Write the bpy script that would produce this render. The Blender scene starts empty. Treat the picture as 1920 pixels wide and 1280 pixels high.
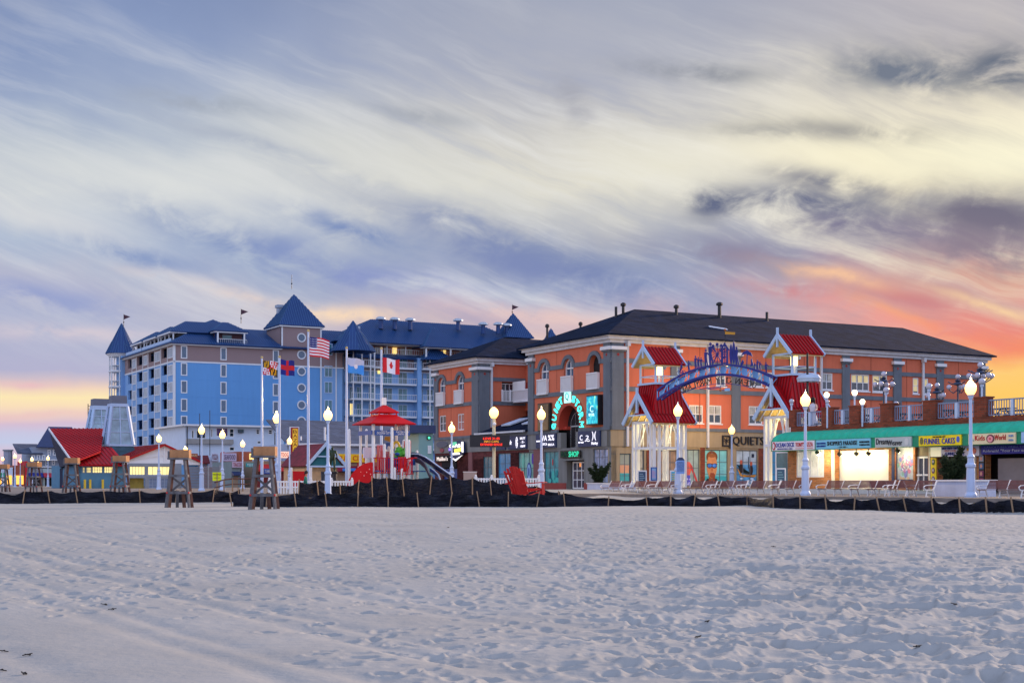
import bpy, bmesh, math, random
import numpy as np
from mathutils import Vector, Matrix
random.seed(7); rs = np.random.RandomState(11)
SC = bpy.context.scene
COL = SC.collection
R = math.radians
PI = math.pi
# ------------------------------------------------------------- camera
EYE = 1.6; HOR = 905.0; FP = 2666.7
cam = bpy.data.objects.new('camera', bpy.data.cameras.new('camera')); COL.objects.link(cam)
cam.data.lens = 50; cam.data.sensor_width = 36; cam.data.clip_end = 6000
cam.data.shift_y = (HOR - 640) / 1920
cam.location = (0, 0, EYE); cam.rotation_euler = (R(90), 0, 0)
SC.camera = cam
SC.view_settings.view_transform = 'Standard'; SC.view_settings.look = 'None'
SC.view_settings.exposure = 0.0; SC.view_settings.gamma = 1
SC.cycles.use_denoising = True
SC.cycles.max_bounces = 5; SC.cycles.diffuse_bounces = 3; SC.cycles.glossy_bounces = 3
SC.cycles.transmission_bounces = 3; SC.cycles.caustics_reflective = False; SC.cycles.caustics_refractive = False
SC.cycles.sample_clamp_indirect = 4

def lin(r, g, b):
    f = lambda c: (c/255/12.92) if c/255 <= .04045 else ((c/255+.055)/1.055)**2.4
    return (f(r), f(g), f(b), 1)

# ------------------------------------------------------------- world: evening sky, by direction
world = bpy.data.worlds.new("World"); SC.world = world; world.use_nodes = True
wt = world.node_tree; wt.nodes.clear()
def N(t, typ, **kw):
    n = t.nodes.new(typ)
    for k, v in kw.items(): setattr(n, k, v)
    return n
def setin(t, n, i, v):
    if v is None: return
    if isinstance(v, bpy.types.NodeSocket): t.links.new(v, n.inputs[i])
    else: n.inputs[i].default_value = v
def mth(op, a, b=None, c=None, t=wt):
    n = N(t, 'ShaderNodeMath', operation=op)
    setin(t, n, 0, a); setin(t, n, 1, b); setin(t, n, 2, c)
    return n.outputs[0]
def sstep(x, a, b, t=wt):
    n = N(t, 'ShaderNodeMapRange', interpolation_type='SMOOTHSTEP')
    setin(t, n, 0, x); n.inputs[1].default_value = a; n.inputs[2].default_value = b
    return n.outputs[0]
def mixc(f, a, b, t=wt):
    n = N(t, 'ShaderNodeMix', data_type='RGBA'); setin(t, n, 0, f); setin(t, n, 6, a); setin(t, n, 7, b)
    return n.outputs[2]
def ramp(x, stops, t=wt):
    n = N(t, 'ShaderNodeValToRGB'); setin(t, n, 0, x); e = n.color_ramp.elements
    while len(e) > 1: e.remove(e[0])
    e[0].position = stops[0][0]; e[0].color = stops[0][1]
    for p, c in stops[1:]:
        k = e.new(p); k.color = c
    return n.outputs[0]
def comb(x, y, z=0.0, t=wt):
    n = N(t, 'ShaderNodeCombineXYZ'); setin(t, n, 0, x); setin(t, n, 1, y); setin(t, n, 2, z); return n.outputs[0]
def noi(v, sc, det=4, ro=.55, t=wt, dist=0):
    n = N(t, 'ShaderNodeTexNoise'); setin(t, n, 'Vector', v); n.inputs['Scale'].default_value = sc
    n.inputs['Detail'].default_value = det; n.inputs['Roughness'].default_value = ro; n.inputs['Distortion'].default_value = dist
    return n.outputs[0]
tc = N(wt, 'ShaderNodeTexCoord'); sx = N(wt, 'ShaderNodeSeparateXYZ'); wt.links.new(tc.outputs['Generated'], sx.inputs[0])
DX, DY, DZ = sx.outputs
az = mth('DEGREES', mth('ARCTAN2', DX, DY)); el = mth('DEGREES', mth('ARCSINE', DZ))
P = comb(az, el)
wrp = mth('SUBTRACT', noi(P, .11, 3, .5), .5); wrp2 = mth('SUBTRACT', noi(comb(az, el, 7.0), .45, 3, .55), .5)
hi = sstep(el, 2.5, 8)
elw = mth('ADD', el, mth('MULTIPLY', mth('ADD', mth('MULTIPLY', wrp, 5.0), mth('MULTIPLY', wrp2, 1.6)), mth('ADD', mth('MULTIPLY', hi, .85), .15)))
def prep(st): return [(max(0, min(1, (e+2)/92)), lin(*c)) for e, c in st]
ex = mth('DIVIDE', mth('ADD', elw, 2.0), 92.0)
Lr = ramp(ex, prep([(0, (205, 165, 185)), (1.0, (222, 190, 205)), (1.7, (190, 205, 235)), (2.3, (212, 190, 212)), (2.8, (248, 218, 190)), (3.4, (253, 232, 182)), (3.85, (238, 208, 192)),
    (4.3, (182, 180, 208)), (6, (176, 182, 208)), (7.4, (192, 192, 208)), (9, (172, 186, 210)), (11.0, (212, 216, 218)), (13, (182, 192, 206)), (15, (158, 172, 200)), (17, (138, 155, 192)), (19.5, (122, 140, 180)), (35, (125, 142, 178)), (90, (128, 144, 182))]))
Mr = ramp(ex, prep([(0, (225, 160, 160)), (3.5, (255, 220, 175)), (5.2, (235, 205, 190)), (6.4, (205, 180, 190)), (7.6, (168, 176, 202)), (9, (150, 160, 188)), (10.2, (172, 176, 190)), (12, (222, 218, 205)), (14, (205, 203, 200)), (16, (182, 184, 194)), (19.5, (158, 165, 186)), (35, (140, 152, 182)), (90, (128, 144, 182))]))
Rr = ramp(ex, prep([(0, (250, 170, 110)), (3.3, (255, 205, 105)), (4.2, (255, 205, 120)), (4.8, (250, 150, 105)), (5.6, (236, 142, 130)), (6.6, (224, 160, 150)), (7.8, (225, 170, 150)), (9, (175, 155, 162)), (10.4, (150, 148, 160)), (11.4, (195, 180, 165)), (12.4, (248, 238, 208)), (14.2, (238, 229, 206)), (16, (205, 198, 190)), (17.5, (195, 190, 192)), (19.5, (192, 186, 190)), (35, (158, 160, 182)), (90, (128, 144, 182))]))
col = mixc(sstep(az, -15, 2), Lr, Mr); col = mixc(sstep(az, 5, 19.5), col, Rr)
# wind-drawn streaks: stretched noise, falling to the right
ca, sa = math.cos(R(19)), math.sin(R(19))
al = mth('SUBTRACT', mth('MULTIPLY', az, ca), mth('MULTIPLY', el, sa))
ac = mth('ADD', mth('MULTIPLY', az, sa), mth('MULTIPLY', el, ca))
ac = mth('ADD', ac, mth('MULTIPLY', wrp, 2.6))
st1 = mth('SUBTRACT', noi(comb(mth('MULTIPLY', al, .13), mth('MULTIPLY', ac, 1.25)), .85, 7, .66, dist=.12), .5)
st2 = mth('SUBTRACT', noi(comb(mth('MULTIPLY', al, .08), mth('MULTIPLY', ac, .45), 3.0), .7, 5, .55, dist=.5), .5)
midm = mth('MULTIPLY', sstep(el, 3, 8), mth('SUBTRACT', 1.0, mth('MULTIPLY', sstep(el, 14, 19), .75)))
lgt = mixc(sstep(az, 2, 18), lin(234, 234, 234), lin(250, 240, 212))
drk = mixc(sstep(az, 0, 14), lin(120, 140, 188), lin(126, 128, 152))
midm = mth('MULTIPLY', midm, mth('ADD', .55, mth('MULTIPLY', sstep(mth('SUBTRACT', az, mth('MULTIPLY', el, .9)), -26, -8), .45)))
sv = mth('MULTIPLY', mth('ADD', mth('MULTIPLY', st1, 1.25), mth('MULTIPLY', st2, 1.7)), midm)
col = mixc(mth('MINIMUM', mth('MAXIMUM', mth('MULTIPLY', sv, 1.7), 0.0), .8), col, lgt)
col = mixc(mth('MINIMUM', mth('MAXIMUM', mth('MULTIPLY', sv, -1.25), 0.0), .7), col, drk)
# larger cloud masses
puff = noi(comb(mth('MULTIPLY', az, .55), el, 5.0), .75, 6, .6, dist=.4)
pz = sstep(puff, .26, .62)
wv = comb(mth('ADD', az, mth('MULTIPLY', wrp2, 2.2)), mth('ADD', el, mth('MULTIPLY', wrp, 1.6)))
def blob(col, px, py, rx, ry, c, a, tilt=0.0, soft=False):
    k = (px-960)/FP; A = math.degrees(math.atan(k)); E = math.degrees(math.atan((HOR-py)/FP*math.cos(math.atan(k))))
    m = N(wt, 'ShaderNodeMapping', vector_type='TEXTURE'); wt.links.new(wv, m.inputs[0])
    m.inputs[1].default_value = (A, E, 0); m.inputs[2].default_value = (0, 0, R(tilt)); m.inputs[3].default_value = (rx/46.5, ry/46.5, 1)
    d = N(wt, 'ShaderNodeVectorMath', operation='DOT_PRODUCT'); wt.links.new(m.outputs[0], d.inputs[0]); wt.links.new(m.outputs[0], d.inputs[1])
    g = mth('EXPONENT', mth('MULTIPLY', d.outputs['Value'], -1.0))
    if not soft: g = mth('MULTIPLY', g, pz)
    return mixc(mth('MULTIPLY', g, a), col, lin(*c))
for b in [(1880, 300, 220, 70, (255, 250, 220), .75, 0, True), (1620, 310, 260, 50, (252, 244, 212), .7, -6, True), (1250, 330, 220, 60, (236, 232, 214), .6, -14, True),
          (330, 360, 330, 60, (222, 224, 222), .75, -8, True), (800, 330, 330, 60, (222, 222, 215), .6, -14, True), (100, 420, 200, 26, (222, 222, 222), .6, -14, True),
          (430, 450, 200, 34, (116, 140, 188), .85, -16), (260, 480, 130, 22, (118, 142, 192), .8, -10), (900, 440, 230, 36, (124, 140, 180), .85, -16), (640, 430, 120, 24, (118, 140, 188), .9, -12),
          (1120, 520, 200, 34, (122, 136, 180), .9, -16), (980, 500, 160, 30, (125, 138, 184), .8, -16), (60, 560, 180, 30, (140, 155, 205), .8, -4), (700, 520, 240, 30, (135, 148, 200), .8, -12),
          (1350, 386, 46, 22, (96, 106, 134), 1.3, 0), (1500, 392, 150, 30, (108, 114, 140), 1.25, -4), (1620, 430, 170, 26, (128, 124, 150), 1.0, -6), (1860, 405, 150, 44, (118, 114, 132), 1.1, -8), (1870, 470, 130, 40, (140, 126, 142), .9, -10),
          (1560, 350, 120, 20, (128, 130, 145), 1.0, -10), (1690, 130, 120, 34, (118, 126, 142), 1.2, -4), (1890, 122, 90, 34, (108, 116, 132), 1.3, 0), (1300, 142, 130, 18, (138, 142, 150), 1.0, -8), (1590, 250, 140, 18, (160, 158, 155), .9, -3), (1430, 258, 80, 14, (165, 164, 162), .8, -5),
          (1400, 480, 180, 26, (140, 134, 160), .9, -8), (1480, 545, 120, 18, (198, 140, 150), 1.0, -8), (1700, 560, 130, 18, (205, 130, 135), .9, -16), (1820, 560, 150, 16, (176, 128, 150), .9, -20), (1560, 520, 110, 14, (250, 200, 160), .9, -14), (1750, 620, 160, 12, (250, 175, 120), .9, -22),
          (1830, 640, 140, 12, (245, 130, 115), .7, -18), (1880, 585, 120, 12, (255, 215, 165), .9, -20), (1650, 600, 150, 14, (240, 160, 150), .8, -18),
          (1120, 100, 200, 60, (172, 176, 192), .5, -10, True), (380, 200, 130, 18, (160, 168, 182), .8, -6), (780, 222, 110, 16, (165, 170, 180), .8, -6), (1080, 190, 70, 36, (165, 166, 176), .8, -40), (480, 280, 200, 12, (172, 180, 196), .8, -14),
          (520, 560, 260, 12, (235, 215, 205), .7, -10), (1000, 590, 220, 16, (240, 205, 195), .8, -6), (640, 585, 120, 16, (255, 222, 185), .9, -4), (140, 620, 200, 14, (222, 206, 212), .7, 2), (60, 712, 60, 8, (235, 190, 195), .9, 0), (60, 772, 140, 9, (235, 195, 195), .8, 2)]:
    col = blob(col, *b[:5], b[5], *(b[6:]))
back = ramp(ex, prep([(0, (188, 186, 210)), (8, (182, 188, 214)), (25, (168, 182, 216)), (90, (146, 164, 206))]))
aaz = mth('ABSOLUTE', az)
col = mixc(sstep(aaz, 45, 105), col, back)
gnd = sstep(el, -1.2, -.4)
col = mixc(gnd, lin(120, 118, 130), col)
bg = N(wt, 'ShaderNodeBackground'); wt.links.new(col, bg.inputs[0])
# the overhead and eastern sky is brighter than the part in the picture
bs = mth('ADD', 1.0, mth('ADD', mth('MULTIPLY', sstep(aaz, 50, 120), 1.0), mth('MULTIPLY', sstep(el, 24, 60), .12)))
wt.links.new(bs, bg.inputs[1])
wo = N(wt, 'ShaderNodeOutputWorld'); wt.links.new(bg.outputs[0], wo.inputs[0])
world.cycles.sampling_method = 'MANUAL'; world.cycles.sample_map_resolution = 256
# the low sun, just gone down in the haze to the right
sun = bpy.data.objects.new('sun', bpy.data.lights.new('sun', 'SUN')); COL.objects.link(sun)
sun.data.energy = 5.0; sun.data.color = (1, .74, .55); sun.data.angle = R(9)
sd = Vector((math.sin(R(44))*math.cos(R(15)), math.cos(R(44))*math.cos(R(15)), math.sin(R(15))))
sun.rotation_euler = (-sd).to_track_quat('-Z', 'Y').to_euler(); sun.location = sd*200

# ------------------------------------------------------------- town frame: x inland (t), y along the boardwalk (s)
ANG = R(28.5); CA, SA = math.cos(ANG), math.sin(ANG)
def tw(px, Y):
    X = (px-960)/FP*Y; return (X*CA + Y*SA, -X*SA + Y*CA)
def sat(px, t):
    k = (px-960)/FP; return t*(CA - SA*k)/(SA + CA*k)
def tat(px, s):
    k = (px-960)/FP; return s*(SA + CA*k)/(CA - SA*k)
def Yo(t, s): return t*SA + s*CA
def zy(py, Y): return EYE + (HOR-py)/FP*Y
def wpos(p): return Vector((p[0]*CA - p[1]*SA, p[0]*SA + p[1]*CA, p[2] if len(p) > 2 else 0))
RX = Vector((CA, -SA, 0)); RY = Vector((SA, CA, 0))      # image-right and away, in town axes

# ------------------------------------------------------------- materials
MATS = {}
def mat(name, c, rough=.7, metal=0.0, var=.10, vs=1.2, bump=0.0, bs=25.0, em=None, es=0.0, kind=None, spec=.4, streak=0.0, c2=None):
    if name in MATS: return MATS[name]
    m = bpy.data.materials.new(name); m.use_nodes = True; t = m.node_tree; b = t.nodes['Principled BSDF']; MATS[name] = m
    col = (c[0], c[1], c[2], 1)
    b.inputs['Roughness'].default_value = rough; b.inputs['Metallic'].default_value = metal; b.inputs['Specular IOR Level'].default_value = spec
    co = N(t, 'ShaderNodeTexCoord').outputs['Object']; h = None
    src = col
    if kind in ('brick', 'shingle'):
        s = N(t, 'ShaderNodeSeparateXYZ'); t.links.new(co, s.inputs[0])
        v = comb(mth('ADD', s.outputs[0], s.outputs[1], t=t), s.outputs[2], t=t)
        k = N(t, 'ShaderNodeTexBrick'); t.links.new(v, k.inputs['Vector'])
        k.inputs['Scale'].default_value = 1.0
        k.inputs['Brick Width'].default_value = .34 if kind == 'brick' else .5; k.inputs['Row Height'].default_value = .12 if kind == 'brick' else .2
        k.inputs['Mortar Size'].default_value = .012 if kind == 'brick' else .008
        k.inputs['Color1'].default_value = col; k.inputs['Color2'].default_value = tuple(x*.55 for x in col[:3])+(1,)
        k.inputs['Mortar'].default_value = (c2 or tuple(x*.45 for x in col[:3]))[:3]+(1,)
        src = k.outputs[0]; h = k.outputs[1]
    if var:
        n = noi(co, vs, 5, .6, t=t)
        mr = N(t, 'ShaderNodeMapRange'); t.links.new(n, mr.inputs[0]); mr.inputs[1].default_value = .3; mr.inputs[2].default_value = .7
        mr.inputs[3].default_value = 1-var; mr.inputs[4].default_value = 1+var
        f = mr.outputs[0]
        if streak:
            mp = N(t, 'ShaderNodeMapping'); t.links.new(co, mp.inputs[0]); mp.inputs[3].default_value = (1.6, 1.6, .12)
            n2 = noi(mp.outputs[0], 1.3, 5, .65, t=t)
            m2 = N(t, 'ShaderNodeMapRange'); t.links.new(n2, m2.inputs[0]); m2.inputs[1].default_value = .35; m2.inputs[2].default_value = .62
            m2.inputs[3].default_value = 1-streak; m2.inputs[4].default_value = 1.0
            f = mth('MULTIPLY', f, m2.outputs[0], t=t)
        vm = N(t, 'ShaderNodeVectorMath', operation='SCALE'); setin(t, vm, 0, src if not isinstance(src, tuple) else src[:3]); t.links.new(f, vm.inputs['Scale'])
        t.links.new(vm.outputs[0], b.inputs['Base Color'])
    else: setin(t, b, 'Base Color', src)
    if bump:
        n3 = noi(co, bs, 4, .6, t=t)
        if h is not None: n3 = mth('SUBTRACT', n3, mth('MULTIPLY', h, 1.5, t=t), t=t)
        bp = N(t, 'ShaderNodeBump'); bp.inputs['Strength'].default_value = bump; bp.inputs['Distance'].default_value = .02
        t.links.new(n3, bp.inputs['Height']); t.links.new(bp.outputs[0], b.inputs['Normal'])
    if em: b.inputs['Emission Color'].default_value = (*em[:3], 1); b.inputs['Emission Strength'].default_value = es
    return m
orange = mat('salmon stucco', (.64, .165, .085), .85, bump=.3, bs=14, var=.06, vs=.5, streak=.10)
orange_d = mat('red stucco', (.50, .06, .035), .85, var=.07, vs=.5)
gtrim = mat('grey stucco trim', (.145, .17, .20), .8, var=.08, streak=.18, bump=.2, bs=14)
beige = mat('greige stucco', (.36, .29, .19), .85, var=.07, streak=.2, bump=.2, bs=14)  # street side copy: warm lamp light is painted into the stucco colour
gbase = mat('ocean side shaded greige stucco', (.24, .24, .23), .85, var=.07, streak=.2)  # same stucco with the cooler, dimmer ocean side light put into its colour
white = mat('white paint', (.74, .75, .77), .5, var=.04)
offw = mat('weathered white paint', (.62, .64, .68), .6, var=.08, streak=.12)
shing = mat('dark shingles', (.012, .022, .052), .95, spec=.08, kind='shingle', var=.25, vs=.6, bump=.5, bs=30)
shing2 = mat('slate blue shingles', (.09, .115, .18), .85, kind='shingle', var=.15, vs=.6, bump=.5, bs=30)
broof = mat('blue metal roof', (.012, .048, .17), .38, .2, var=.1, vs=.3)
broofr = mat('blue metal seam', (.05, .13, .28), .4, .25, var=0)
hblue = mat('hotel blue siding', (.12, .33, .66), .75, var=.05, vs=.12, streak=.06)
hblue2 = mat('hotel grey blue siding', (.20, .38, .66), .75, var=.05, vs=.2)
htaup = mat('hotel taupe siding', (.28, .20, .20), .75, var=.05, vs=.2)
hpink = mat('hotel pink stucco', (.42, .17, .13), .75, var=.05, vs=.2)
cream = mat('cream trim', (.70, .73, .76), .6, var=.04)
ltrim = mat('pale blue trim', (.42, .56, .76), .6, var=.04)
glass = mat('dark window glass', (.02, .035, .05), .06, 0, var=0, spec=.9)
glassb = mat('blue window glass', (.03, .09, .17), .12, 0, var=.2, spec=.8)
glasst = mat('teal door glass', (.05, .17, .21), .2, 0, var=.35, vs=.9, spec=.6)
curtain = mat('pale curtain glass', (.42, .42, .36), .25, 0, var=.25, vs=3, spec=.7)
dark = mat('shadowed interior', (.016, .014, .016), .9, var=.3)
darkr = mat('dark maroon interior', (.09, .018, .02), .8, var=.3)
redroof = mat('red metal roof', (.44, .003, .008), .5, 0, var=.07, vs=.6, spec=.25)
redseam = mat('red roof seam', (.25, .002, .006), .4, .1, var=0)
maroon = mat('maroon shingle roof', (.16, .012, .03), .7, var=.2, kind='shingle')
brick = mat('red brown brick', (.27, .05, .02), .85, kind='brick', var=.25, vs=.7, bump=.5, c2=(.12, .07, .05))
brickl = mat('lighter brick', (.52, .19, .06), .85, kind='brick', var=.2, vs=.7, bump=.5, c2=(.3, .2, .12))
green = mat('green awning canvas', (.015, .42, .26), .5, var=.12, vs=1.5, bump=.3, bs=6)
greend = mat('green awning valance', (.012, .25, .13), .6, var=.1)
navy = mat('navy sign board', (.022, .04, .115), .5, var=.1)
black = mat('black metal', (.012, .012, .016), .4, var=.1)
fabric = mat('black silt fence fabric', (.003, .004, .014), .40, var=.5, vs=2, spec=.30)
stake = mat('raw wood stake', (.30, .19, .11), .8, var=.2)
woodg = mat('grey weathered timber', (.15, .145, .155), .85, var=.25, vs=5, streak=.4, bump=.4)
woodb = mat('brown weathered timber', (.16, .07, .05), .85, var=.3, vs=5, streak=.4, bump=.4)
woodo = mat('orange plywood', (.42, .20, .085), .8, var=.2, vs=4, streak=.25)
slatm = mat('brown bench slats', (.19, .075, .07), .6, var=.25, vs=6)
lampw = mat('white lamp post paint', (.46, .56, .76), .45, var=.04)
redp = mat('red play plastic', (.56, .006, .010), .45, var=.05, spec=.2)
bluep = mat('blue play plastic', (.01, .07, .30), .35, var=.05)
greenp = mat('green play plastic', (.08, .42, .04), .4, var=.1)
yelp = mat('yellow play plastic', (.75, .5, .03), .4, var=.1)
bluev = mat('bright blue steel', (.012, .022, .20), .4, 0, var=.1, spec=.3)
bluel = mat('light blue banner', (.20, .48, .85), .5, var=.1)
leaf = mat('dark evergreen leaf', (.018, .035, .014), .6, var=.5, vs=9)
skin = mat('skin', (.45, .22, .14), .6, var=.05)
globe_lit = mat('lit globe', (1, .8, .5), .3, var=0, em=(1, .54, .10), es=4.2)
globe_dim = mat('dim lit globe', (1, .9, .7), .3, var=0, em=(1, .74, .42), es=5)
globe_off = mat('milky globe', (.46, .46, .56), .25, var=.03)
def lit(name, c, es): return mat(name, c, .5, var=0, em=c, es=es)
w_warm = lit('warm lit window', (1, .72, .22), 1.15)
w_gold = lit('gold lit interior', (1, .50, .08), 1.3)
fl_white = lit('floodlit fixture', (1, .86, .55), 30)
def wrinkled():
    t = fabric.node_tree; b = t.nodes['Principled BSDF']; co = N(t, 'ShaderNodeTexCoord').outputs['Object']; mp = N(t, 'ShaderNodeMapping'); t.links.new(co, mp.inputs[0]); mp.inputs[3].default_value = (1.1, 1.1, 7)
    n3 = noi(mp.outputs[0], 1.6, 5, .6, t=t, dist=1.5); bp = N(t, 'ShaderNodeBump'); bp.inputs['Strength'].default_value = 1.0; bp.inputs['Distance'].default_value = .10
    t.links.new(n3, bp.inputs['Height']); t.links.new(bp.outputs[0], b.inputs['Normal'])
wrinkled()
def paint(r, g, b, name=None, rough=.55, var=.04):
    c = lin(r, g, b); return mat(name or 'paint %d %d %d' % (r, g, b), c, rough, var=var)

# ------------------------------------------------------------- mesh builder
BASE = {}
_tc = {}
def text_mesh(s):
    if s not in _tc:
        cu = bpy.data.curves.new('t', 'FONT'); cu.body = s; cu.extrude = .5; cu.resolution_u = 2; cu.space_character = 1.05
        o = bpy.data.objects.new('t', cu); me = o.to_mesh()
        v = [tuple(x.co) for x in me.vertices]; f = [tuple(p.vertices) for p in me.polygons]
        o.to_mesh_clear(); bpy.data.objects.remove(o); bpy.data.curves.remove(cu)
        _tc[s] = (v, f)
    return _tc[s]
class MB:
    def __init__(s, m=None): s.v = []; s.f = []; s.k = []; s.ms = []; s.m = m; s.X = None
    def mi(s, m):
        m = m or s.m
        if m not in s.ms: s.ms.append(m)
        return s.ms.index(m)
    def add(s, vs, fs, m=None):
        b = len(s.v); i = s.mi(m)
        if s.X is not None: vs = [s.X @ Vector(v) for v in vs]
        s.v += [tuple(v) for v in vs]; s.f += [tuple(b+j for j in f) for f in fs]; s.k += [i]*len(fs); return s
    def box(s, x0, x1, y0, y1, z0, z1, m=None):
        if x0 > x1: x0, x1 = x1, x0
        if y0 > y1: y0, y1 = y1, y0
        if z0 > z1: z0, z1 = z1, z0
        return s.add([(x, y, z) for z in (z0, z1) for y in (y0, y1) for x in (x0, x1)],
                     [(0, 2, 3, 1), (4, 5, 7, 6), (0, 1, 5, 4), (2, 6, 7, 3), (0, 4, 6, 2), (1, 3, 7, 5)], m)
    def bar(s, p, q, w=.05, h=None, m=None):
        p = Vector(p); q = Vector(q); h = h or w; d = (q-p).normalized()
        u = d.cross(Vector((0, 0, 1)))
        if u.length < .01: u = Vector((1, 0, 0))
        u.normalize(); v = u.cross(d)
        vs = [c + u*a*w/2 + v*b*h/2 for c in (p, q) for a, b in ((-1, -1), (1, -1), (1, 1), (-1, 1))]
        return s.add(vs, [(3, 2, 1, 0), (4, 5, 6, 7), (0, 1, 5, 4), (1, 2, 6, 5), (2, 3, 7, 6), (3, 0, 4, 7)], m)
    def prism(s, pts, vec, m=None):
        n = len(pts); vec = Vector(vec); a = [Vector(p) for p in pts]; b = [p+vec for p in a]
        return s.add(a+b, [tuple(range(n))[::-1], tuple(range(n, 2*n))] + [(i, (i+1) % n, n+(i+1) % n, n+i) for i in range(n)], m)
    def cyl(s, p, q, r0, r1=None, n=10, m=None):
        p = Vector(p); q = Vector(q); r1 = r0 if r1 is None else r1; d = (q-p).normalized()
        u = d.orthogonal().normalized(); v = d.cross(u)
        vs = [c + (u*math.cos(2*PI*i/n) + v*math.sin(2*PI*i/n))*r for c, r in ((p, r0), (q, max(r1, .001))) for i in range(n)]
        return s.add(vs, [tuple(range(n))[::-1], tuple(range(n, 2*n))] + [(i, (i+1) % n, n+(i+1) % n, n+i) for i in range(n)], m)
    def lathe(s, c, prof, n=12, m=None, rot=0.0):
        vs = [(c[0]+r*math.cos(2*PI*i/n+rot), c[1]+r*math.sin(2*PI*i/n+rot), c[2]+z) for r, z in prof for i in range(n)]
        fs = [(j*n+i, j*n+(i+1) % n, (j+1)*n+(i+1) % n, (j+1)*n+i) for j in range(len(prof)-1) for i in range(n)]
        fs += [tuple(range(n))[::-1], tuple(range((len(prof)-1)*n, len(prof)*n))]
        return s.add(vs, fs, m)
    def sph(s, c, r, n=12, m=None, sz=1.0):
        return s.lathe(c, [(max(.002, r*math.sin(PI*j/(n//2))), -r*sz*math.cos(PI*j/(n//2))) for j in range(n//2+1)], n, m)
    def tube(s, pts, r, n=6, m=None):
        for a, b in zip(pts, pts[1:]): s.cyl(a, b, r, r, n, m)
        return s
    def text(s, st, o, u, v, w, h, dep=.03, m=None, mirror=False):
        """lettering fitted into a w x h box from corner o, along u (reading direction) and v (up)"""
        vs, fs = text_mesh(st); o = Vector(o); u = Vector(u); v = Vector(v); nn = u.cross(v)
        xs = [a[0] for a in vs]; ys = [a[1] for a in vs]; x0, x1, y0, y1 = min(xs), max(xs), min(ys), max(ys)
        return s.add([o + u*((a[0]-x0)/(x1-x0)*w) + v*((a[1]-y0)/(y1-y0)*h) + nn*((a[2]+.5)*dep) for a in vs], fs, m)
    def roof(s, pts, m=None, rib=0, rm=None, th=.14, rw=.07, rh=.09):
        pts = [Vector(p) for p in pts]; n = Vector((0, 0, 0))
        for i in range(len(pts)): n += (pts[i]-pts[0]).cross(pts[(i+1) % len(pts)]-pts[0])
        n.normalize()
        if n.z < 0: n = -n
        s.prism(pts, -n*th, m)
        if rib:
            u = Vector((0, 0, 1)).cross(n).normalized(); v = n.cross(u)
            us = [p.dot(u) for p in pts]; d = pts[0].dot(n); c = min(us)+rib/2
            while c < max(us):
                hit = []
                for a, b in zip(pts, pts[1:]+pts[:1]):
                    ua, ub = a.dot(u), b.dot(u)
                    if (ua-c)*(ub-c) < 0: hit.append((a+(b-a)*((c-ua)/(ub-ua))).dot(v))
                if len(hit) >= 2 and max(hit)-min(hit) > .15:
                    s.bar(u*c+v*min(hit)+n*(d+rh*.3), u*c+v*max(hit)+n*(d+rh*.3), rw, rh, rm or m)
                c += rib
        return s
    def build(s, name, parent=None, base=None, smooth=False, label=None, cat=None, group=None, kind=None):
        bo = BASE.get(parent, (0, 0, 0)) if parent is not None else (base or (0, 0, 0))
        me = bpy.data.meshes.new(name)
        me.from_pydata([(v[0]-bo[0], v[1]-bo[1], v[2]-bo[2]) for v in s.v], [], s.f)
        for m in s.ms: me.materials.append(m)
        me.polygons.foreach_set('material_index', s.k)
        b = bmesh.new(); b.from_mesh(me); bmesh.ops.recalc_face_normals(b, faces=b.faces); b.to_mesh(me); b.free()
        if smooth: me.polygons.foreach_set('use_smooth', [True]*len(me.polygons))
        me.update()
        o = bpy.data.objects.new(name, me); COL.objects.link(o); BASE[o] = bo
        if parent is not None: o.parent = parent
        else: o.location = wpos(bo); o.rotation_euler = (0, 0, ANG)
        props(o, label, cat, group, kind)
        return o
def props(o, label=None, cat=None, group=None, kind=None):
    for k, v in (('label', label), ('category', cat), ('group', group), ('kind', kind)):
        if v: o[k] = v
def thing(name, label, cat, pos=(0, 0, 0), group=None, rz=0.0):
    o = bpy.data.objects.new(name, None); COL.objects.link(o); o.empty_display_size = .3
    pos = tuple(pos)+(0,)*(3-len(pos)); o.location = wpos(pos); o.rotation_euler = (0, 0, ANG+rz); BASE[o] = pos
    props(o, label, cat, group); return o
def place(o, pos, rz=0.0, sc=None):
    o.location = wpos(pos); o.rotation_euler = (0, 0, ANG+rz)
    if sc: o.scale = (sc, sc, sc) if not isinstance(sc, tuple) else sc
    return o
def copy_tree(o, label=None, parent=None):
    c = o.copy(); COL.objects.link(c)
    if parent is not None: c.parent = parent
    if label: c['label'] = label
    for ch in list(o.children): copy_tree(ch, None, c)
    return c
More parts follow.
